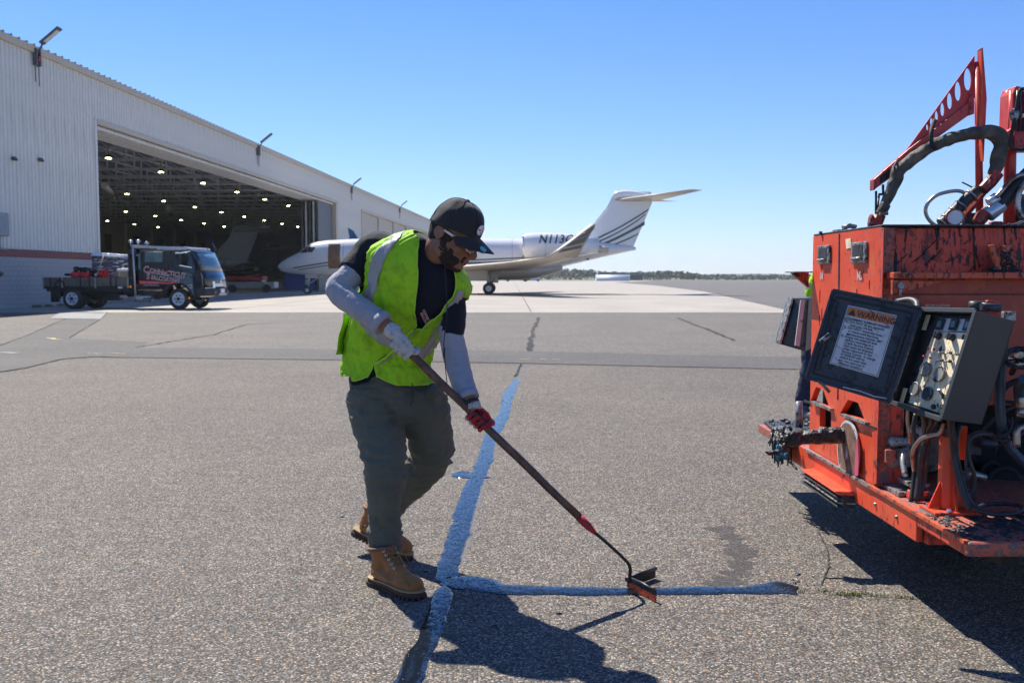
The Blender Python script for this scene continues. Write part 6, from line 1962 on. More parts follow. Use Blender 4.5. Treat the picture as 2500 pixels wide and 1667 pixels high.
mat('emblem_red', (.5, .02, .02), .5); mat('emblem_gold', (.62, .38, .03), .5); mat('emblem_blue', (.02, .05, .25), .5); mat('teal_sticker', (.12, .42, .42), .35); mat('olive_dark', (.035, .036, .028), .9)
mat('navy_cloth', (.014, .022, .05), .85, bump=.4, bs_=30, bd=.01)
def seg_tube(mb, pts, rs, seg=14, interp=4, flat=None, side=None):
    ps = [P(*q) if isinstance(q, tuple) else q for q in pts]
    return mb.tube(ps, rs, seg, interp=interp, flat=flat, side=side)
man = thing('person', 'worker in lime vest, black cap, olive trousers and tan boots leaning over a long squeegee', 'person', (G(940, 1420).x, 4.3, 0))
PXM = 1 / FPX
# torso parameter surface -----------------------------------------
TS = [(944, 915, 4.36, 92, .122, 3), (946, 870, 4.36, 93, .125, 6), (958, 810, 4.33, 94, .132, 12), (985, 750, 4.28, 98, .138, 18), (1010, 699, 4.22, 114, .142, 22),
      (1026, 657, 4.17, 119, .122, 23), (1042, 618, 4.15, 82, .088, 21), (1057, 588, 4.14, 38, .058, 18)]
NT = len(TS)
TC = [P(a, b, c) for a, b, c, *_ in TS]
def tint(v):
    v = max(-.999, min(NT - 1, v))
    if v < 0:
        d = TC[1] - TC[0]
        return TC[0] + d * v, TS[0][3] * TS[0][2] * PXM, TS[0][4], math.radians(TS[0][5])
    k = min(int(v), NT - 2); t = v - k
    g = lambda L: 0.5 * ((2 * L[1]) + (L[2] - L[0]) * t + (2 * L[0] - 5 * L[1] + 4 * L[2] - L[3]) * t * t + (3 * L[1] - L[0] - 3 * L[2] + L[3]) * t ** 3)
    idx = [max(k - 1, 0), k, k + 1, min(k + 2, NT - 1)]
    C = g([TC[i] for i in idx])
    a = g([TS[i][3] * TS[i][2] * PXM for i in idx]); b = g([TS[i][4] for i in idx]); ti = math.radians(g([TS[i][5] for i in idx]))
    return C, a, b, ti
def T(phi, v, off=0.0):
    C, a, b, ti = tint(v)
    C2 = tint(min(v + .15, NT - 1))[0]; C1 = tint(v - .15)[0]
    N = (C2 - C1).normalized()
    R = V(math.cos(ti), 0, -math.sin(ti)); R = (R - N * R.dot(N)).normalized()
    F = R.cross(N).normalized()
    if F.y > 0: F = -F
    e = .82
    s, c = math.sin(phi), math.cos(phi)
    s2 = math.copysign(abs(s) ** e, s); c2 = math.copysign(abs(c) ** e, c)
    return C + R * (a + off) * s2 + F * (b + off) * c2
shirt = MB()
rings = []
v = -.55
while v <= NT - 1:
    rings.append([T(2 * math.pi * i / 28, v) for i in range(28)]); v += .25
shirt.loft(rings, True, True)
SHR, SHL = P(910, 618, 4.23), P(1118, 708, 4.15)
seg_tube(shirt, [(965, 618, 4.2), (918, 612, 4.23), (888, 640, 4.22), (856, 672, 4.18)], [.075, .080, .074, .069])
seg_tube(shirt, [(1085, 705, 4.17), (1106, 735, 4.15), (1107, 770, 4.14), (1102, 814, 4.14)], [.050, .052, .053, .052])
def wrink(a, f, g=0):
    def d(p, n):
        q = Vector((p.x * f, p.y * f, p.z * f))
        r = 1 - abs(noise.noise(q + V(g, 0, 0))) * 2
        r2 = 1 - abs(noise.noise(q * 2.1 + V(g, 5, 0))) * 2
        return a * (r * .7 + r2 * .35 - .35)
    return d
fused('tee_shirt', shirt, .007, 'tee_navy', man, wrink(.006, 9), 5)
# body: one continuous figure ---------------------------------------
Hc = P(1106, 578, 4.07)
Hf = V(.85, -.27, -.45).normalized()
HM = frame(Hc, Hf, Vector((0, 0, 1)).cross(Hf))
def H(x, y, z): return HM @ V(x, y, z)
HR = HM.to_3x3()
body = MB()
def he(x, y, z, rx, ry, rz, rot=None):
    body.ell(H(x, y, z), (rx, ry, rz), 22, 14, HR @ rot if rot else HR)
he(-.010, 0, .040, .097, .076, .090)
he(.030, 0, .0, .066, .066, .085)
he(.038, 0, -.045, .055, .056, .060)
he(.050, 0, -.092, .040, .036, .030)      # chin
he(.020, 0, -.080, .055, .052, .038)      # jaw
for s in (-1, 1):
    he(.060, s * .036, -.028, .026, .024, .024)      # cheek
    he(.082, s * .032, .028, .016, .026, .012)      # brow
    he(-.005, s * .060, -.052, .035, .014, .040)
    he(.104, s * .011, -.040, .010, .010, .008)    # nostril
    body.torus(H(-.034, s * .077, .002), HR @ V(.3, 1, .1), .021, .0065, 18, 8)
    body.ell(H(-.033, s * .073, .0), (.017, .007, .024), 12, 8, HR)
    body.ell(H(-.030, s * .077, -.022), (.010, .006, .010), 10, 6, HR)
    body.ell(H(-.022, s * .078, -.001), (.005, .004, .008), 8, 6, HR)
body.tube([H(.088, 0, .022), H(.100, 0, -.002), H(.113, 0, -.024), H(.116, 0, -.034), H(.098, 0, -.044)], [.010, .011, .0135, .0135, .008], 12, interp=3)
body.ell(H(.088, 0, -.060), (.015, .026, .014), 14, 8, HR)   # upper lip mound
body.ell(H(.097, 0, -.064), (.010, .022, .006), 14, 8, HR)
body.ell(H(.092, 0, -.078), (.010, .020, .0065), 14, 8, HR)
body.ell(H(.080, 0, -.098), (.016, .020, .013), 14, 8, HR)
body.tube([H(-.02, 0, -.02), H(-.035, 0, -.07), P(1063, 625, 4.12), P(1046, 650, 4.16)], [.062, .058, .062, .075], 20, interp=4)
rings = [[T(2 * math.pi * i / 20, v, -.018) for i in range(20)] for v in (0, 1, 2, 3, 4, 5, 6)]
body.loft(rings, True, True)
RL = [((903, 950, 4.33), .085), ((908, 1010, 4.27), .082), ((928, 1100, 4.18), .066), ((940, 1160, 4.14), .056), ((938, 1240, 4.16), .052), ((936, 1330, 4.20), .040), ((940, 1400, 4.17), .035)]
LL = [((1028, 950, 4.34), .085), ((1040, 1020, 4.36), .080), ((1055, 1090, 4.42), .062), ((1052, 1120, 4.46), .056), ((1010, 1175, 4.55), .050), ((950, 1225, 4.62), .040), ((905, 1285, 4.63), .034)]
for L in (RL, LL):
    seg_tube(body, [q for q, r in L], [r for q, r in L], 16)
RA = [((960, 625, 4.2), .05), ((912, 618, 4.23), .056), ((858, 672, 4.18), .048), ((824, 708, 4.13), .042), ((868, 742, 4.09), .042), ((930, 785, 4.03), .031), ((955, 802, 4.015), .027)]
LA = [((1080, 700, 4.17), .045), ((1100, 728, 4.15), .046), ((1102, 812, 4.14), .043), ((1112, 868, 4.13), .041), ((1128, 930, 4.06), .036), ((1150, 984, 4.00), .028), ((1158, 1000, 3.995), .026)]
for L in (RA, LA):
    seg_tube(body, [q for q, r in L], [r for q, r in L], 14)
body.box(H(0, 0, 0).x, H(0, 0, 0).x + .001, 4.0, 4.001, 1.4, 1.401)
bo = fused('body', body, .0042, ['skin', 'lips'], man, None, 4, lambda p, n: 1 if ((p - H(.099, 0, -.071)).length < .016 and (HM.inverted() @ p).x > .094) else 0)
# eyes, glasses, beard, hair
for s in (-1, 1):
    e = MB().ell(H(.078, s * .031, .004), (.013, .013, .011), 14, 10, HR)
    eo = e.build('eye', 'eye_white', man, True)
    MB().ell(H(.086, s * .031, .000), (.006, .0065, .0065), 10, 8, HR).build('iris', 'eye_dark', eo, True)
gl = MB()
for s in (-1, 1):
    gl.tube([H(-.016, s * .084, .018), H(.010, s * .083, .016), H(.05, s * .076, .010), H(.092, s * .060, .004)], [.0035, .0042, .0045, .0045], 8, interp=4, flat=(1.3, .6))
    gl.tube([H(.092, s * .060, .014), H(.110, s * .034, .016), H(.113, s * .010, .012), H(.111, s * .010, -.012), H(.106, s * .034, -.018), H(.093, s * .058, -.012), H(.092, s * .060, .014)], .0025, 8, interp=4)
gl.tube([H(.113, -.010, .010), H(.116, 0, .012), H(.113, .010, .010)], .0028, 8, interp=3)
go = gl.build('glasses', 'glasses_white', man, True)
for s in (-1, 1):
    MB().add([H(.092, s * .059, .013), H(.110, s * .034, .015), H(.112, s * .010, .011), H(.110, s * .010, -.011), H(.105, s * .034, -.017), H(.093, s * .057, -.011)], [(0, 1, 2, 3, 4, 5)]).build('spectacle_lens', 'lens', go, True)
bd = MB()
for x, y, z, r in ((.042, 0, -.098, (.043, .040, .029)), (.070, 0, -.108, (.022, .024, .017)), (.090, 0, -.052, (.013, .027, .006)), (.088, .022, -.062, (.008, .007, .016)), (.088, -.022, -.062, (.008, .007, .016)), (.050, .040, -.078, (.034, .018, .024)), (.050, -.040, -.078, (.034, .018, .024)), (.028, .052, -.052, (.026, .012, .022)), (.028, -.052, -.052, (.026, .012, .022))):
    bd.ell(H(x, y, z), r, 16, 10, HR)
for s in (-1, 1):
    bd.tube([H(-.006, s * .069, .002), H(-.006, s * .069, -.020), H(.004, s * .063, -.052), H(.022, s * .050, -.080), H(.048, s * .028, -.100)], [.008, .014, .022, .027, .024], 12, interp=4, flat=(1.05, .62), side=HR @ V(1, 0, 0))
fused('beard', bd, .0035, 'beard', man, lambda p, n: .0045 * noise.noise(p * 150) + .003 * noise.noise(p * 320) - .001, 2)
hr_ = MB()
hr_.ell(H(-.018, 0, .012), (.092, .0775, .075), 24, 14, HR)
hr_.ell(H(-.050, 0, -.020), (.052, .060, .045), 20, 12, HR)
fused('hair', hr_, .0045, 'beard', man, lambda p, n: .0022 * noise.noise(p * 260), 2)
# cap ----------------------------------------------------------------
cap = MB()
rings = []
CA, CBr = .111, .092
for j in range(13):
    t = j / 12 * math.pi / 2
    ring = []
    for i in range(48):
        a = 2 * math.pi * i / 48
        ca, sa_ = math.cos(a), math.sin(a)
        z0 = .020 + .020 * max(0, ca) + .010 * (1 - abs(ca))
        zt = .156
        rr0 = math.cos(t) ** .72
        fr = 1.0 + .05 * max(0, ca) * math.sin(t * 2)
        z = z0 + (zt - z0) * math.sin(t) ** 1.05
        ring.append(H(-.006 + CA * ca * rr0 * fr, CBr * sa_ * rr0 * fr, z + .004 * math.cos(6 * a) * math.sin(2 * t) * 0))
    rings.append(ring)
cap.loft(rings, True, False)
cap.v = [tuple(Vector(p) + Vector((noise.noise(Vector(p) * 26), noise.noise(Vector(p) * 26 + V(3, 0, 0)), noise.noise(Vector(p) * 26 + V(0, 3, 0)))) * .0035) for p in cap.v]
co_ = cap.build('cap_crown', 'cap_black', man, True)
co_.modifiers.new('s', 'SOLIDIFY').thickness = .003
sm = MB()
for k in range(6):
    a = k * math.pi / 3 + .52
    pts = []
    for j in range(10):
        t = j / 9 * math.pi / 2 * .98
        ca, sa_ = math.cos(a), math.sin(a)
        z0 = .020 + .020 * max(0, ca) + .010 * (1 - abs(ca)); rr0 = math.cos(t) ** .72; fr = 1.0 + .05 * max(0, ca) * math.sin(t * 2)
        pts.append(H(-.006 + CA * ca * rr0 * fr * 1.008, CBr * sa_ * rr0 * fr * 1.008, z0 + (.157 - z0) * math.sin(t) ** 1.05))
    sm.tube(pts, .0016, 6)
sm.build('cap_seam', 'cap_black', co_, True, kind='stuff')
MB().ell(H(-.006, 0, .158), (.009, .009, .005), 12, 8, HR).build('cap_button', 'cap_black', co_, True)
brim = MB(); vs = []
NI, NJ = 26, 8
for j in range(NJ + 1):
    for i in range(NI + 1):
        a = math.radians(-72 + 144 * i / NI)
        r_in = (CA - .006, CBr - .004)
        ext = .088 * (math.cos(a * 1.12) ** .62 if math.cos(a * 1.12) > 0 else 0)
        x = -.006 + r_in[0] * math.cos(a) + ext * j / NJ
        y = r_in[1] * math.sin(a) * (1 - .04 * j / NJ)
        z = .042 - .020 * (1 - math.cos(a)) - .030 * (j / NJ) * (1) - .55 * y * y / .09 * .35
        vs.append(H(x, y, z))
brim.add(vs, [(j * (NI + 1) + i, j * (NI + 1) + i + 1, (j + 1) * (NI + 1) + i + 1, (j + 1) * (NI + 1) + i) for j in range(NJ) for i in range(NI)], True)
bro = brim.build('cap_brim', 'cap_black', man, True)
bro.modifiers.new('s', 'SOLIDIFY').thickness = .004
def brim_pt(i, j, off=.003):
    p = Vector(vs[j * (NI + 1) + i]); return p + (HR @ V(0, 0, 1)) * off
sk = MB(); cpt = H(.152, -.040, .016)
zz_ = HR @ V(.30, -.28, .9); zz_.normalize()
sk.cyl(cpt, cpt + zz_ * .0035, .015, 20)
sk.build('cap_sticker', 'teal_sticker', bro, True)
# emblem: white disc with a dark lettering bar and three small diamonds
ec = H(-.006 + CA * 1.035 * .955, -.026, .078)
en = (HR @ V(.93, -.33, .22)).normalized()
EF = frame(ec + en * .001, (HR @ V(0, 0, 1)).cross(en), HR @ V(0, 0, 1))
def emb(poly, m, off, name='cap_emblem', par=None):
    q = MB(); q.prism([EF @ V(x, y, off) for x, y in poly], EF.to_3x3() @ V(0, 0, .0012)); return q.build(name, m, par or co_, True)
eo = emb(circ(0, 0, .0215, .0235, 24), 'emblem_blue', -.002)
emb(circ(0, 0, .0195, .0215, 24), 'sign_white', 0, 'emblem_disc', eo)
for cx0, cy0, m in ((.008, .010, 'emblem_gold'), (.012, -.001, 'emblem_red'), (.006, -.011, 'emblem_blue')):
    emb([(cx0 - .006, cy0), (cx0 - .001, cy0 - .0015), (cx0, cy0 - .006), (cx0 + .001, cy0 - .0015), (cx0 + .006, cy0), (cx0 + .001, cy0 + .0015), (cx0, cy0 + .006), (cx0 - .001, cy0 + .0015)], m, .0014, 'emblem_star', eo)
emb([(-.017, -.002), (-.001, -.002), (-.001, .002), (-.017, .002)], 'ink', .0014, 'emblem_lettering', eo)
# vest -----------------------------------------------------------------
D_ = math.radians
vR = [(-.35, -24), (0, -14), (.5, -10), (1, -7), (2, 9), (3, 19), (3.4, 20), (4, 10), (5, 4), (6, -5), (6.5, -14), (7, -33)]
vL = [(-.35, 2), (0, -4), (.5, -7), (1, -6), (2, 10), (3, 20), (3.25, 22), (3.5, 27), (4, 34), (4.5, 40), (5, 46), (6, 52), (6.7, 60), (7, 66)]
def fi(tab, v): return D_(np.interp(v, [a for a, b in tab], [b for a, b in tab]))
ARM_R = (P(912, 618, 4.23), P(856, 672, 4.18)); ARM_L = (P(1112, 765, 4.14), P(1104, 805, 4.14))
def segdist(p, a, b):
    t = max(-0.4, min(1, (p - a).dot(b - a) / (b - a).length_squared)); return (p - (a + (b - a) * t)).length
def fold(phi, v):
    q = V(math.sin(phi) * 2.2, math.cos(phi) * 2.2, v * .62)
    d = .011 * noise.noise(q * 1.5) + .010 * ((1 - abs(noise.noise(V(q.x * 2.2 + v * .8, q.y * 2.2, q.z * .8))) * 2) ** 2 - .5) + .0050 * ((1 - abs(noise.noise(V(q.x * 2.6, q.y * 2.6 + v, q.z * 2.4 - phi * .6))) * 2) ** 2 - .4)
    flare = .010 * max(0, .9 - v) ** 1.2
    return d + flare
def VS(phi, v, off=0.0):
    return T(phi, v, .022 + fold(phi, v) * (.5 if v > 5 else 1) + off)
NU, NV = 230, 150
V0, V1 = -.30, 6.9
vm = MB(); vs = []; ok = {}
def hemv(u, left):     # rounded lower front corners
    d = min(u, 1 - u) * 2 * math.pi
    r_ = .30
    side = .62 * math.exp(-((u - .77) / .055) ** 2) + .28 * math.exp(-((u - .90) / .05) ** 2) + .55 * math.exp(-((u - .5) / .16) ** 2)
    return .42 * (1 - min(1, d / r_)) ** 2.2 + side
for j in range(NV + 1):
    for i in range(NU + 1):
        u = i / NU
        vb = V0 + hemv(u, 0)
        v = vb + (V1 - vb) * j / NV
        a, b_ = fi(vL, v), fi(vR, v) + 2 * math.pi
        # front edges meet at the zip; back hangs a little lower
        phi = a + (b_ - a) * u
        vs.append(VS(phi, v))
fs = []
for j in range(NV):
    for i in range(NU):
        q = (j * (NU + 1) + i, j * (NU + 1) + i + 1, (j + 1) * (NU + 1) + i + 1, (j + 1) * (NU + 1) + i)
        c = (vs[q[0]] + vs[q[2]]) / 2
        if segdist(c, *ARM_R) < .088 or segdist(c, *ARM_L) < .055:
            continue
        fs.append(q)
vm.add(vs, fs, True)
ve = vm.build('safety_vest', 'vest_lime', man, True)
so_ = ve.modifiers.new('s', 'SOLIDIFY'); so_.thickness = .003; so_.offset = 1
# flying rear tail of the vest at the left hip
tl_ = MB(); vs2 = []
for j in range(13):
    for i in range(9):
        x = 838 - 20 * (j / 12) ** 1.2 + i * 4.2; y = 765 + 100 * j / 12
        vs2.append(P(x + 2 * math.sin(j * .7), y, 4.26 + .02 * i + .012 * math.sin(i * 1.3 + j * .4)))
tl_.add(vs2, [(j * 9 + i, j * 9 + i + 1, (j + 1) * 9 + i + 1, (j + 1) * 9 + i) for j in range(12) for i in range(8)], True)
to = tl_.build('vest_tail', 'vest_lime', man, True); to.modifiers.new('s', 'SOLIDIFY').thickness = .003
def strip(fn, n, w, m, name, off=.0065, rows=8):
    """fn(t)->(phi,v) centre line; w half width in metres"""
    mb = MB(); vs = []
    for k in range(n + 1):
        t = k / n
        p0 = fn(t); p1 = fn(min(1, t + .01)); pm = fn(max(0, t - .01))
        e = 1e-3
        c = VS(*p0); du = (VS(p0[0] + .02, p0[1]) - c) / .02; dv = (VS(p0[0], p0[1] + .02) - c) / .02
        tan = du * (p1[0] - pm[0]) + dv * (p1[1] - pm[1])
        tan.normalize(); nrm_ = du.cross(dv).normalized(); sd = nrm_.cross(tan)
        # move in parameter space along side direction
        A = np.array([[du.dot(du), du.dot(dv)], [du.dot(dv), dv.dot(dv)]])
        sol = np.linalg.solve(A, np.array([du.dot(sd), dv.dot(sd)]))
        for r in range(rows + 1):
            s_ = (r / rows * 2 - 1) * w
            vs.append(VS(p0[0] + sol[0] * s_, p0[1] + sol[1] * s_, off))
    mb.add(vs, [(k * (rows + 1) + r, k * (rows + 1) + r + 1, (k + 1) * (rows + 1) + r + 1, (k + 1) * (rows + 1) + r) for k in range(n) for r in range(rows)], True)
    o = mb.build(name, m, man, True)
    s3 = o.modifiers.new('s', 'SOLIDIFY'); s3.thickness = .002; s3.offset = 0
    return o
pl = lambda tab: (lambda t: (D_(np.interp(t, np.linspace(0, 1, len(tab)), [a for a, b in tab])), float(np.interp(t, np.linspace(0, 1, len(tab)), [b for a, b in tab]))))
def smoothpl(tab, n=40):
    ps, _ = spline([V(a, b, 0) for a, b in tab], [1] * len(tab), 10)
    return lambda t: (D_(np.interp(t * (len(ps) - 1), range(len(ps)), [p.x for p in ps])), float(np.interp(t * (len(ps) - 1), range(len(ps)), [p.y for p in ps])))
strip(smoothpl([(-90, 6.35), (-62, 6.15), (-44, 5.3), (-38, 4.6), (-37, 3.8), (-40, 3.1), (-44, 2.55)]), 46, .026, 'reflective', 'reflective_stripe')
strip(smoothpl([(60, 5.2), (54, 4.7), (51, 4.1), (52, 3.5), (55, 2.9), (57, 2.3)]), 40, .024, 'reflective', 'reflective_stripe')
strip(smoothpl([(-80, 2.6), (-44, 2.55), (-20, 2.38), (5, 2.18), (20, 2.02), (40, 1.9), (56, 2.1), (75, 2.4), (110, 2.6)]), 70, .026, 'reflective', 'reflective_stripe')
strip(smoothpl([(120, 2.6), (180, 2.6), (240, 2.6), (280, 2.6)]), 40, .026, 'reflective', 'reflective_stripe')
# zip and bound edges
strip(smoothpl([(18.5, 3.2), (14, 2.6), (9, 2.0), (1, 1.4), (-6.5, .9)]), 30, .006, 'vest_edge', 'zip', .008, 2)
strip(smoothpl([(21.5, 3.2), (17, 2.6), (12, 2.0), (4, 1.4), (-3.5, .9)]), 30, .0022, 'reflective', 'zip_teeth', .009, 2)
def edge(tabf, r, name):
    MB().tube([VS(*tabf(k / 50), .003) for k in range(51)], r, 7).build(name, 'vest_edge', man, True)
edge(lambda t: (fi(vR, 3.2 + 3.2 * t), 3.2 + 3.2 * t), .0030, 'vest_binding')
edge(lambda t: (fi(vL, 3.2 + 3.2 * t), 3.2 + 3.2 * t), .0030, 'vest_binding')
def hem(t):
    u = t; vb = V0 + hemv(u, 0); a, b_ = fi(vL, vb), fi(vR, vb) + 2 * math.pi
    return a + (b_ - a) * u, vb
MB().tube([VS(*hem(k / 160), .003) for k in range(161)], .0032, 7).build('vest_binding', 'vest_edge', man, True)
MB().tube([VS(fi(vR, v), v, .003) for v in np.linspace(-.0, 1.0, 20)], .0030, 7).build('vest_binding', 'vest_edge', man, True)
MB().tube([VS(fi(vL, v), v, .003) for v in np.linspace(-.0, 1.0, 20)], .0030, 7).build('vest_binding', 'vest_edge', man, True)
# chest pocket on his left panel
pk = MB(); vs3 = []
for j in range(11):
    for i in range(11):
        ph = D_(24 + 26 * i / 10); v = 2.55 + .85 * j / 10 + .10 * (i / 10)
        bul = .012 * math.sin(math.pi * i / 10) * math.sin(math.pi * min(1, j / 10 * .9 + .1)) + (.004)
        vs3.append(VS(ph, v, bul))
pk.add(vs3, [(j * 11 + i, j * 11 + i + 1, (j + 1) * 11 + i + 1, (j + 1) * 11 + i) for j in range(10) for i in range(10)], True)
pk.build('vest_pocket', 'vest_lime', man, True).modifiers.new('s', 'SOLIDIFY').thickness = .003
MB().tube([VS(D_(24 + 26 * k / 10), 3.4 + .1 * k / 10, .006) for k in range(11)], .0022, 6).build('pocket_seam', 'vest_edge', man, True)
# shirt lettering on the chest
o0 = T(D_(17), 4.15, .006)
ex = (T(D_(31), 3.72, .006) - o0).normalized(); ey = (T(D_(22), 4.6, .006) - o0).normalized()
for txt, dx, dy, s_ in (('CONNECTICUT', 0, .002, .0125), ('SEALCOATING', .004, -.013, .0115)):
    Fm = frame(o0 + ex * dx + ey * dy - (frame(o0, ex, ey).to_3x3() @ V(0, 0, 1)) * -.012, ex, ey)
    textmb(txt, s_ * 1.15, Fm, .0007, ext=.0003).build('shirt_lettering', 'sign_white', man, True)
    Fm2 = Fm @ Matrix.Translation((0, 0, .0008))
    textmb(txt, s_ * 1.15, Fm2, .0000, ext=.0003).build('shirt_lettering', 'sign_red', man, True)
# arm sleeves ------------------------------------------------------------
sv = MB(); seg_tube(sv, [(866, 662, 4.185), (845, 684, 4.16), (823, 708, 4.13), (862, 742, 4.09), (905, 770, 4.055), (930, 787, 4.035)], [.056, .053, .050, .050, .047, .045], 18)
fused('arm_sleeve', sv, .005, 'knit_grey', man, wrink(.0034, 22, 3), 3)
sv = MB(); seg_tube(sv, [(1101, 795, 4.14), (1101, 815, 4.14), (1108, 850, 4.135), (1117, 890, 4.11), (1130, 935, 4.06), (1143, 968, 4.02)], [.048, .0505, .052, .051, .047, .043], 18)
fused('arm_sleeve', sv, .005, 'knit_grey', man, wrink(.003, 24, 8), 3)
for pts, r in (([(921, 779, 4.04), (937, 793, 4.03)], .0485), ([(1139, 957, 4.03), (1145, 974, 4.015)], .0445)):
    seg_tube(MB(), pts, [r, r], 24, 1).build('sleeve_cuff', 'knit_grey', man, True)
# squeegee ------------------------------------------------------------------
sq = thing('squeegee', 'long wooden handled squeegee held by the worker, orange edged blade on the sealant', 'squeegee', G(1540, 1440))
R0_, R1_ = P(968, 829, 3.985), P(1414, 1262, 3.985)
A_ = (R1_ - R0_).normalized()
rod = MB().tube([R0_.lerp(R1_, k / 12) + V(0, 0, .0015 * math.sin(k * 1.7)) for k in range(13)], [.0165 + .0006 * math.sin(k) for k in range(13)], 14)
rod.build('handle', 'rod_wood', sq, True)
FE = P(1453, 1301, 3.985)
MB().tube([R1_, R1_.lerp(FE, .5), FE], [.0175, .0165, .0085], 14).build('ferrule', 'grip_red', sq, True)
MB().tube([R1_ + (FE - R1_) * .85, P(1490, 1332, 3.99), P(1529, 1369, 4.0), P(1538, 1385, 4.02), P(1538, 1402, 4.04), P(1536, 1420, 4.05)], [.007, .0068, .0068, .0075, .0075, .009], 12, interp=5).build('gooseneck', 'steel_black', sq, True)
ap, fa, ne = G(1534, 1436) + V(0, .0, 0), G(1601, 1412), G(1600, 1470)
def bladep(a, b_, z0, z1, th, m, name):
    d = (b_ - a).normalized(); n_ = V(-d.y, d.x, 0) * th
    mb = MB().hexa([a + V(0, 0, z0), b_ + V(0, 0, z0), b_ + n_ + V(0, 0, z0), a + n_ + V(0, 0, z0), a + V(0, 0, z1), b_ + V(0, 0, z1), b_ + n_ + V(0, 0, z1), a + n_ + V(0, 0, z1)])
    return mb.build(name, m, sq, True, .002)
bladep(ap, fa, .004, .044, .007, 'steel_black', 'blade')
bladep(ap, ne, .022, .046, .007, 'steel_black', 'blade')
bladep(ap + V(0, -.004, 0), ne + V(0, -.004, 0), .003, .030, .006, 'blade_orange', 'blade_edge')
MB().tube([ap + V(0, 0, .048), (ap + ne) / 2 + V(.004, 0, .050), ne + V(0, 0, .046)], [.006, .007, .006], 8).build('blade_clamp', 'steel_black', sq, True)
MB().tube([ap + V(0, 0, .046), (ap + fa) / 2 + V(.0, 0, .047), fa + V(0, 0, .045)], [.006, .007, .008], 8).build('blade_clamp', 'steel_black', sq, True)
MB().ell(ap + V(.0, 0, .04), (.016, .014, .014), 10, 8).build('socket', 'steel_black', sq, True)
# gloves ----------------------------------------------------------------------
def glove(c, W, wrist, elbow, sgn, order, thumbside, pickf, skew=0):
    A = A_
    W = (W - A * W.dot(A)).normalized()
    S = A.cross(W) * sgn
    mb = MB()
    rr = .0165
    knk = []
    for i in range(4):
        off = (i - 1.5) * .0235
        fr = (.0108, .0112, .0108, .0095)[i] if order > 0 else (.0095, .0108, .0112, .0108)[i]
        ln = (235, 250, 245, 215)[i] if order > 0 else (215, 245, 250, 235)[i]
        R = rr + fr + .001
        pts, rs = [], []
        base = c + A * off + W * (R + .004) - S * .014
        pts.append(base); rs.append(fr * 1.12)
        for k in range(9):
            th_ = math.radians(ln) * k / 8
            # polygonal wrap: phalanges are straighter than the rod
            q = c + A * (off + skew * k * .0012) + (W * math.cos(th_) + S * math.sin(th_)) * (R + .003 * abs(math.sin(th_ * 1.5)))
            pts.append(q); rs.append(fr * (1.06 - .035 * k + (.06 if k in (2, 5) else 0)))
        mb.tube(pts, rs, 12, interp=2)
        knk.append(base)
    kc = (knk[0] + knk[3]) / 2
    aw = (knk[3] - knk[0]).normalized()
    d = (kc - wrist)
    pn_ = d.cross(aw).normalized()
    secs = []
    for t, w, h in ((-.02, .030, .025), (.15, .034, .026), (.45, .044, .024), (.75, .049, .021), (1.0, .048, .017), (1.12, .042, .012)):
        C = wrist + d * t
        # side axis turns from forearm side to knuckle line
        s0 = (elbow - wrist).cross(pn_).normalized()
        if s0.dot(aw) < 0: s0 = -s0
        sd = s0.lerp(aw, min(1, max(0, t))).normalized()
        secs.append([C + sd * w * math.cos(a) + pn_ * h * math.sin(a) for a in [2 * math.pi * q / 18 for q in range(18)]])
    mb.loft(secs, True, True)
    # thumb leaves the side of the palm near its base and closes the other way round
    tb0 = wrist + d * .32 + aw * thumbside * .026
    e0 = c + A * 0
    pts = [tb0, tb0.lerp(c + aw * thumbside * .058, .5) + W * .012]
    for k in range(4):
        th_ = math.radians(-40 - 38 * k)
        pts.append(c + aw * thumbside * (.050 - .004 * k) + (W * math.cos(th_) + S * math.sin(th_)) * (rr + .0125))
    mb.tube(pts, [.019, .016, .0135, .0125, .0120, .0105], 12, interp=3)
    # knitted cuff
    dd = (elbow - wrist).normalized()
    mb.tube([wrist - dd * .01, wrist + dd * .012, wrist + dd * .030], [.033, .0325, .034], 18)
    return fused('glove', mb, .0028, ['glove_grey', 'glove_red'], man, lambda p, n: .0012 * noise.noise(p * 90), 3, lambda p, n: pickf(p, n, c))
cR = R0_ + A_ * .040
def pkR(p, n, c):
    t = (p - c).dot(A_); rad = (p - c - A_ * t)
    return 1 if (rad.y > .008 or (rad.length < .028 and n.y > -.2)) else 0
glove(cR + V(.002, 0, 0), V(-.15, -1, .25), P(963, 812, 3.99), P(934, 787, 4.03), 1 if A_.cross(V(-.15, -1, .25)).z < 0 else -1, 1, 1, pkR)
cL = R0_ + A_ * ((P(1168, 1023, 3.985) - R0_).length)
WL = V(.45, .75, .5)
def pkL(p, n, c):
    t = (p - c).dot(A_); rad = (p - c - A_ * t)
    if t > .018: return 1
    if p.z > c.z + .045: return 0
    return 1 if (rad.z > -.020 or n.x > .5) else 0
glove(cL, WL, P(1156, 996, 3.995), P(1142, 955, 4.03), 1 if A_.cross(WL).z < 0 else -1, 1, 1, pkL)
seg_tube(MB(), [(1147, 979, 4.005), (1150, 987, 4.0)], [.037, .037], 20, 1).build('glove_band', 'rubber', man, True)
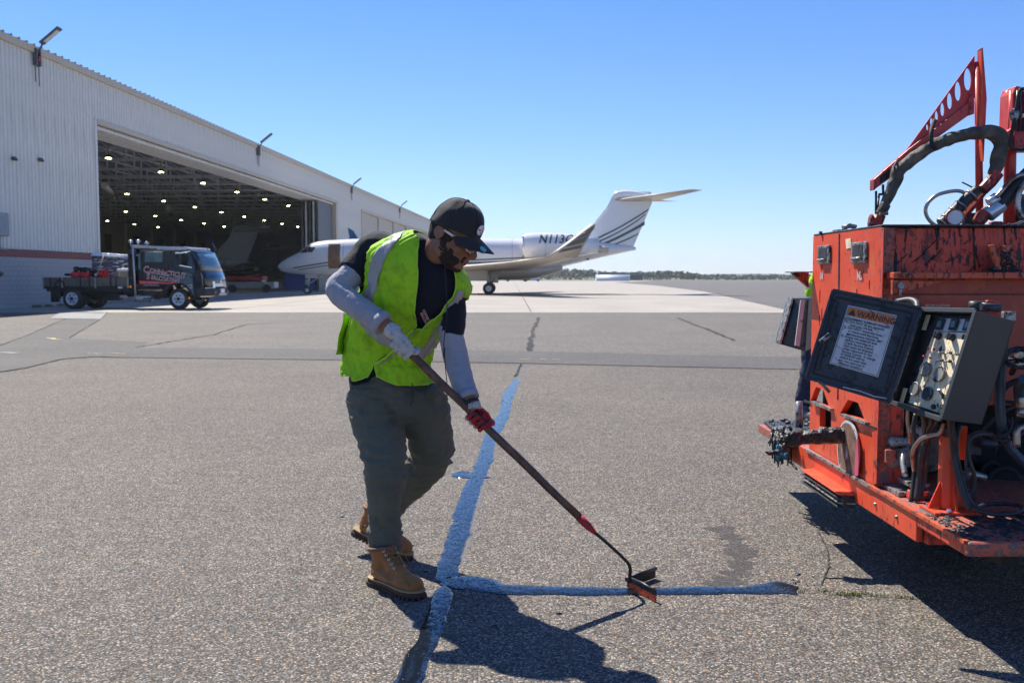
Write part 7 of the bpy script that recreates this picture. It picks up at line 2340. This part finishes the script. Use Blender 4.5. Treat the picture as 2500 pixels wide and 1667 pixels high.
# trousers -----------------------------------------------------------------------
tr_ = MB()
tr_.loft([[P(x, y, Y) + V(a * math.cos(t), b_ * math.sin(t), 0) for t in [2 * math.pi * q / 26 for q in range(26)]] for x, y, Y, a, b_ in
          ((951, 905, 4.36, .168, .125), (953, 935, 4.36, .176, .132), (958, 975, 4.35, .188, .138), (963, 1005, 4.34, .175, .130), (966, 1030, 4.34, .12, .09))], True, True)
seg_tube(tr_, [(905, 950, 4.33), (915, 1010, 4.29), (929, 1060, 4.24), (938, 1110, 4.19), (942, 1155, 4.15), (938, 1205, 4.15), (939, 1260, 4.17), (940, 1310, 4.18), (942, 1345, 4.18)], [.110, .112, .104, .094, .084, .074, .068, .069, .064], 22)
seg_tube(tr_, [(1020, 950, 4.34), (1034, 1000, 4.35), (1046, 1045, 4.38), (1054, 1085, 4.41), (1050, 1120, 4.45), (1015, 1165, 4.51), (975, 1205, 4.57), (950, 1235, 4.60)], [.112, .112, .104, .096, .090, .082, .072, .064], 22)
def trw(p, n):
    q = p * 7.5
    k = math.exp(-((p.z - .50) / .10) ** 2) + 1.1 * math.exp(-((p.z - .17) / .09) ** 2) + .75 * math.exp(-((p.z - .78) / .08) ** 2) + .35
    r = 1 - abs(noise.noise(Vector((q.x * .8, q.y * .8, q.z * 2.2)))) * 2.4
    r2 = 1 - abs(noise.noise(Vector((q.x * 1.6, q.y * 1.6, q.z * 5.0)) + V(7, 0, 0))) * 2.4
    return .0105 * k * (r * .75 + r2 * .6 - .25)
fused('trousers', tr_, .0062, 'olive_trousers', man, trw, 5)
def onleg(pts, r, m, name):
    MB().tube([P(*q) for q in pts], r, 6, interp=4).build(name, m, man, True)
onleg([(1006, 935, 4.195), (1008, 965, 4.195), (1003, 990, 4.205)], .0022, 'olive_dark', 'fly_seam')
onleg([(872, 1040, 4.22), (885, 1041, 4.185), (894, 1042, 4.175)], .0025, 'olive_dark', 'pocket_seam')
onleg([(868, 925, 4.27), (880, 950, 4.23), (895, 965, 4.205)], .002, 'olive_dark', 'pocket_seam')
# boots -----------------------------------------------------------------------------
def boot(M, lean, seed):
    def X(mb): return mb.xf(M)
    u = MB()
    u.tube([V(.022, 0, .060), V(.06, 0, .062), V(.12, 0, .060), V(.18, .002, .054), V(.235, .003, .050), V(.275, .003, .045), V(.292, .003, .040)], [.034, .041, .043, .045, .046, .038, .022], 18, interp=3, flat=(.86, 1.04), side=(0, 0, 1))
    u.tube([V(.045, 0, .055), V(.052, 0, .09), V(.056 + lean * .3, 0, .13), V(.050 + lean, 0, .165)], [.042, .044, .047, .052], 18, interp=3, flat=(1.12, .88), side=(1, 0, 0))
    u.tube([V(.085, 0, .125), V(.13, 0, .100), V(.175, 0, .078), V(.21, 0, .062)], [.030, .036, .036, .030], 14, interp=2)
    u.xf(M)
    bo_ = fused('boot', u, .004, 'boot_tan', man, lambda p, n: .0016 * noise.noise(p * 34) + .0008 * noise.noise(p * 90), 4)
    # sole outline
    def outl(g):
        pts = []
        for x, w in ((-.012, .0), (-.008, .020), (.006, .034), (.04, .039), (.10, .036), (.15, .040), (.20, .049), (.245, .050), (.28, .040), (.300, .022), (.306, .0)):
            pts.append((x + (x - .15) * g, w * (1 + g * 2)))
        return [(x, w) for x, w in pts] + [(x, -w) for x, w in pts[-2:0:-1]]
    for nm, m, z0, z1, g in (('sole', 'boot_sole', .010, .030, .03), ('welt', 'boot_welt', .030, .037, .045)):
        s_ = MB(); s_.prism([V(x, y, z0) for x, y in outl(g)], V(0, 0, z1 - z0)); X(s_).build(nm, m, bo_, True, .002)
    lug = MB()
    ol = outl(.035)
    for k in range(len(ol)):
        a, b_ = V(*ol[k], 0), V(*ol[(k + 1) % len(ol)], 0)
        n_ = max(1, int((b_ - a).length / .016))
        for q in range(n_):
            c = a.lerp(b_, (q + .5) / n_)
            lug.bar(c + V(0, 0, -.001), c + V(0, 0, .016), .009, .012, (1, 0, 0))
    lug.box(0.0, .085, -.03, .03, 0, .011).box(.12, .28, -.035, .035, .003, .011)
    X(lug).build('tread', 'boot_sole', bo_, True, kind='stuff')
    cl = MB()
    cl.tube([V(.050 + lean + .058 * math.cos(a) * 1.05, .047 * math.sin(a), .165 + .012 * math.cos(a)) for a in [2 * math.pi * q / 24 for q in range(25)]], .009, 8)
    X(cl).build('collar', 'boot_collar', bo_, True)
    st = MB()
    for s in (-1, 1):
        st.tube([V(.055, s * .0455, .082), V(.10, s * .0475, .068), V(.15, s * .049, .058), V(.185, s * .044, .056), V(.195, s * .040, .068), V(.185, s * .036, .080)], .0016, 6, interp=4)
        st.tube([V(.030, s * .0435, .120), V(.040, s * .0450, .090), V(.034, s * .043, .050)], .0014, 6, interp=3)
    X(st).build('stitching', 'stitch_pink', bo_, True, kind='stuff')
    lc = MB(); prev = {}
    for k in range(6):
        t = k / 5
        x = .185 - .080 * t; z = .088 + .075 * t; 
        for s in (-1, 1):
            y = s * (.026 + .006 * t)
            e_ = MB().torus(V(x, y, z + .006), V(.45, s * .75, .6), .0052, .0017, 14, 6)
            X(e_).build('eyelet', 'eyelet', bo_, True)
            if s in prev:
                lc.tube([V(*prev[-s]), (V(*prev[-s]) + V(x, y, z + .009)) / 2 + V(.006, 0, .010), V(x, y, z + .009)], .0022, 6, interp=3)
        prev = {s: (x, s * (.026 + .006 * t), z + .009) for s in (-1, 1)}
    lc.tube([V(.105, .02, .172), V(.14, .045, .150), V(.17, .05, .115), V(.19, .045, .10)], .0019, 6, interp=4)
    lc.tube([V(.105, -.01, .172), V(.15, -.0, .165), V(.19, .01, .125), V(.20, .03, .10)], .0019, 6, interp=4)
    X(lc).build('laces', 'lace', bo_, True)
    return bo_
h0_, t0_ = G(914, 1424), G(1014, 1459)
Mf = frame(h0_, t0_ - h0_, V(0, 0, 1).cross(t0_ - h0_))
boot(Mf, .0, 1)
toe = G(996, 1366)
hl = toe + V(-.255, .125, .088)
Mr = frame(hl, toe - hl, V(0, 0, 1).cross(toe - hl))
boot(Mr, .02, 2)
# earphone cable
ecab = MB().tube([P(1083, 622, 4.02), P(1086, 660, 4.02), P(1090, 720, 3.99), P(1091, 780, 3.99), P(1084, 830, 4.02), P(1086, 880, 4.06), P(1092, 942, 4.12)], .0018, 6, interp=5)
ecab.build('earphone_cable', 'rubber', man, True)
MB().cyl(P(1085, 850, 4.03), P(1084, 872, 4.03), .004, 8).build('cable_clip', 'rubber', man, True)
# ------------------------------------------------ second worker behind the machine
w2 = thing('person', 'second worker in lime vest and navy trousers, mostly hidden behind the orange machine', 'person', (2.86, 9.1, 0))
b2_ = MB()
O = V(2.86, 9.1, 0)
OH = O + V(.40, 0, -.08)
b2_.ell(OH + V(.05, -.18, 1.62), (.09, .10, .12), 16, 12)
b2_.tube([O + V(.26, -.12, 1.34), OH + V(.05, -.16, 1.55)], .06, 14)
b2_.tube([O + V(0, 0, .9), O + V(.0, -.03, 1.1), O + V(.06, -.07, 1.27), O + V(.24, -.10, 1.38)], [.13, .12, .14, .10], 18, interp=3, flat=(.8, 1.2), side=(0, 1, 0))
for s in (-1, 1):
    b2_.tube([O + V(s * .10, 0, .92), O + V(s * .13, -.03, .5), O + V(s * .15 - .02, .04, .10), O + V(s * .15, -.02, .05), O + V(s * .15 + .02, -.16, .04)], [.085, .06, .045, .045, .035], 12, interp=2)
    b2_.tube([O + V(.18 + s * .15, -.09, 1.32), O + V(.1 + s * .23, -.14, 1.10), O + V(s * .20, -.36, 1.00), O + V(s * .19, -.42, .98)], [.05, .042, .035, .03], 12, interp=2)
    for f in range(4):
        b2_.tube([O + V(s * .17 + f * .018, -.43, .99), O + V(s * .17 + f * .018, -.48, .97), O + V(s * .17 + f * .018, -.49, .94)], [.011, .010, .008], 8)
    b2_.tube([O + V(s * .15, -.42, .98), O + V(s * .13, -.46, .97)], [.013, .010], 8)
b2_.ell(OH + V(.05, -.285, 1.61), (.014, .025, .02), 10, 8)
fused('body', b2_, .009, 'skin', w2, None, 3)
q = MB()
q.tube([O + V(0, 0, .82), O + V(0.02, -.02, 1.0), O + V(-.01, -.04, 1.14), O + V(.06, -.08, 1.28), O + V(.20, -.11, 1.40)], [.17, .155, .15, .165, .10], 22, interp=3, flat=(.8, 1.22), side=(0, 1, 0))
fused('safety_vest', q, .01, 'vest_lime', w2, wrink(.01, 8), 3)
q = MB()
for s in (-1, 1):
    q.tube([O + V(.14 + s * .12, -.09, 1.33), O + V(.10 + s * .20, -.12, 1.17)], [.07, .06], 14)
fused('tee_shirt', q, .01, 'tee_navy', w2, None, 2)
for z in (1.08, 1.20):
    MB().loft([[O + V(.195 * math.cos(a), -.035 + .140 * math.sin(a), z + dz) for a in [2 * math.pi * i / 24 for i in range(24)]] for dz in (0, .05)], True, False).build('reflective_stripe', 'reflective', w2, True)
q = MB()
q.tube([O + V(0, 0, .72), O + V(0, 0, .95)], [.16, .15], 18, flat=(.8, 1.15), side=(0, 1, 0))
for s in (-1, 1):
    q.tube([O + V(s * .09, 0, .9), O + V(s * .13, -.03, .5), O + V(s * .15 - .02, .03, .14)], [.11, .085, .078], 16, interp=3)
fused('trousers', q, .01, 'navy_cloth', w2, wrink(.014, 9), 3)
for s in (-1, 1):
    q = MB(); q.tube([O + V(s * .15 - .01, .07, .05), O + V(s * .15, -.05, .055), O + V(s * .15 + .02, -.20, .045)], [.05, .05, .035], 14, interp=2).tube([O + V(s * .15 - .02, .03, .05), O + V(s * .15 - .02, .03, .16)], [.05, .055], 12)
    fused('boot', q, .008, 'dark_steel', w2, None, 2)
q = MB(); q.ell(OH + V(.05, -.17, 1.66), (.105, .115, .09), 20, 12); q.tube([OH + V(.05, -.25, 1.66), OH + V(.05, -.34, 1.645)], [.08, .06], 14, flat=(.12, 1), side=(0, 0, 1))
fused('cap', q, .008, 'cap_black', w2, None, 2)
# ------------------------------------------------------------ thin air between here and the hills
hz = MB().box(-3600, 3600, -50, 3700, -2.5, 60).mesh('haze', 'bay_dark')
hm_ = bpy.data.materials.new('haze_volume'); hm_.use_nodes = True
ht = hm_.node_tree; ht.nodes.clear()
hv = ht.nodes.new('ShaderNodeVolumePrincipled'); hv.inputs['Density'].default_value = .0002; hv.inputs['Color'].default_value = (.86, .93, 1.0, 1); hv.inputs['Anisotropy'].default_value = .2
ho = ht.nodes.new('ShaderNodeOutputMaterial'); ht.links.new(hv.outputs[0], ho.inputs['Volume'])
hz.materials.clear(); hz.materials.append(hm_)
tag(link(hz, 'haze'), 'thin pale air over the airfield', None, None, 'stuff')
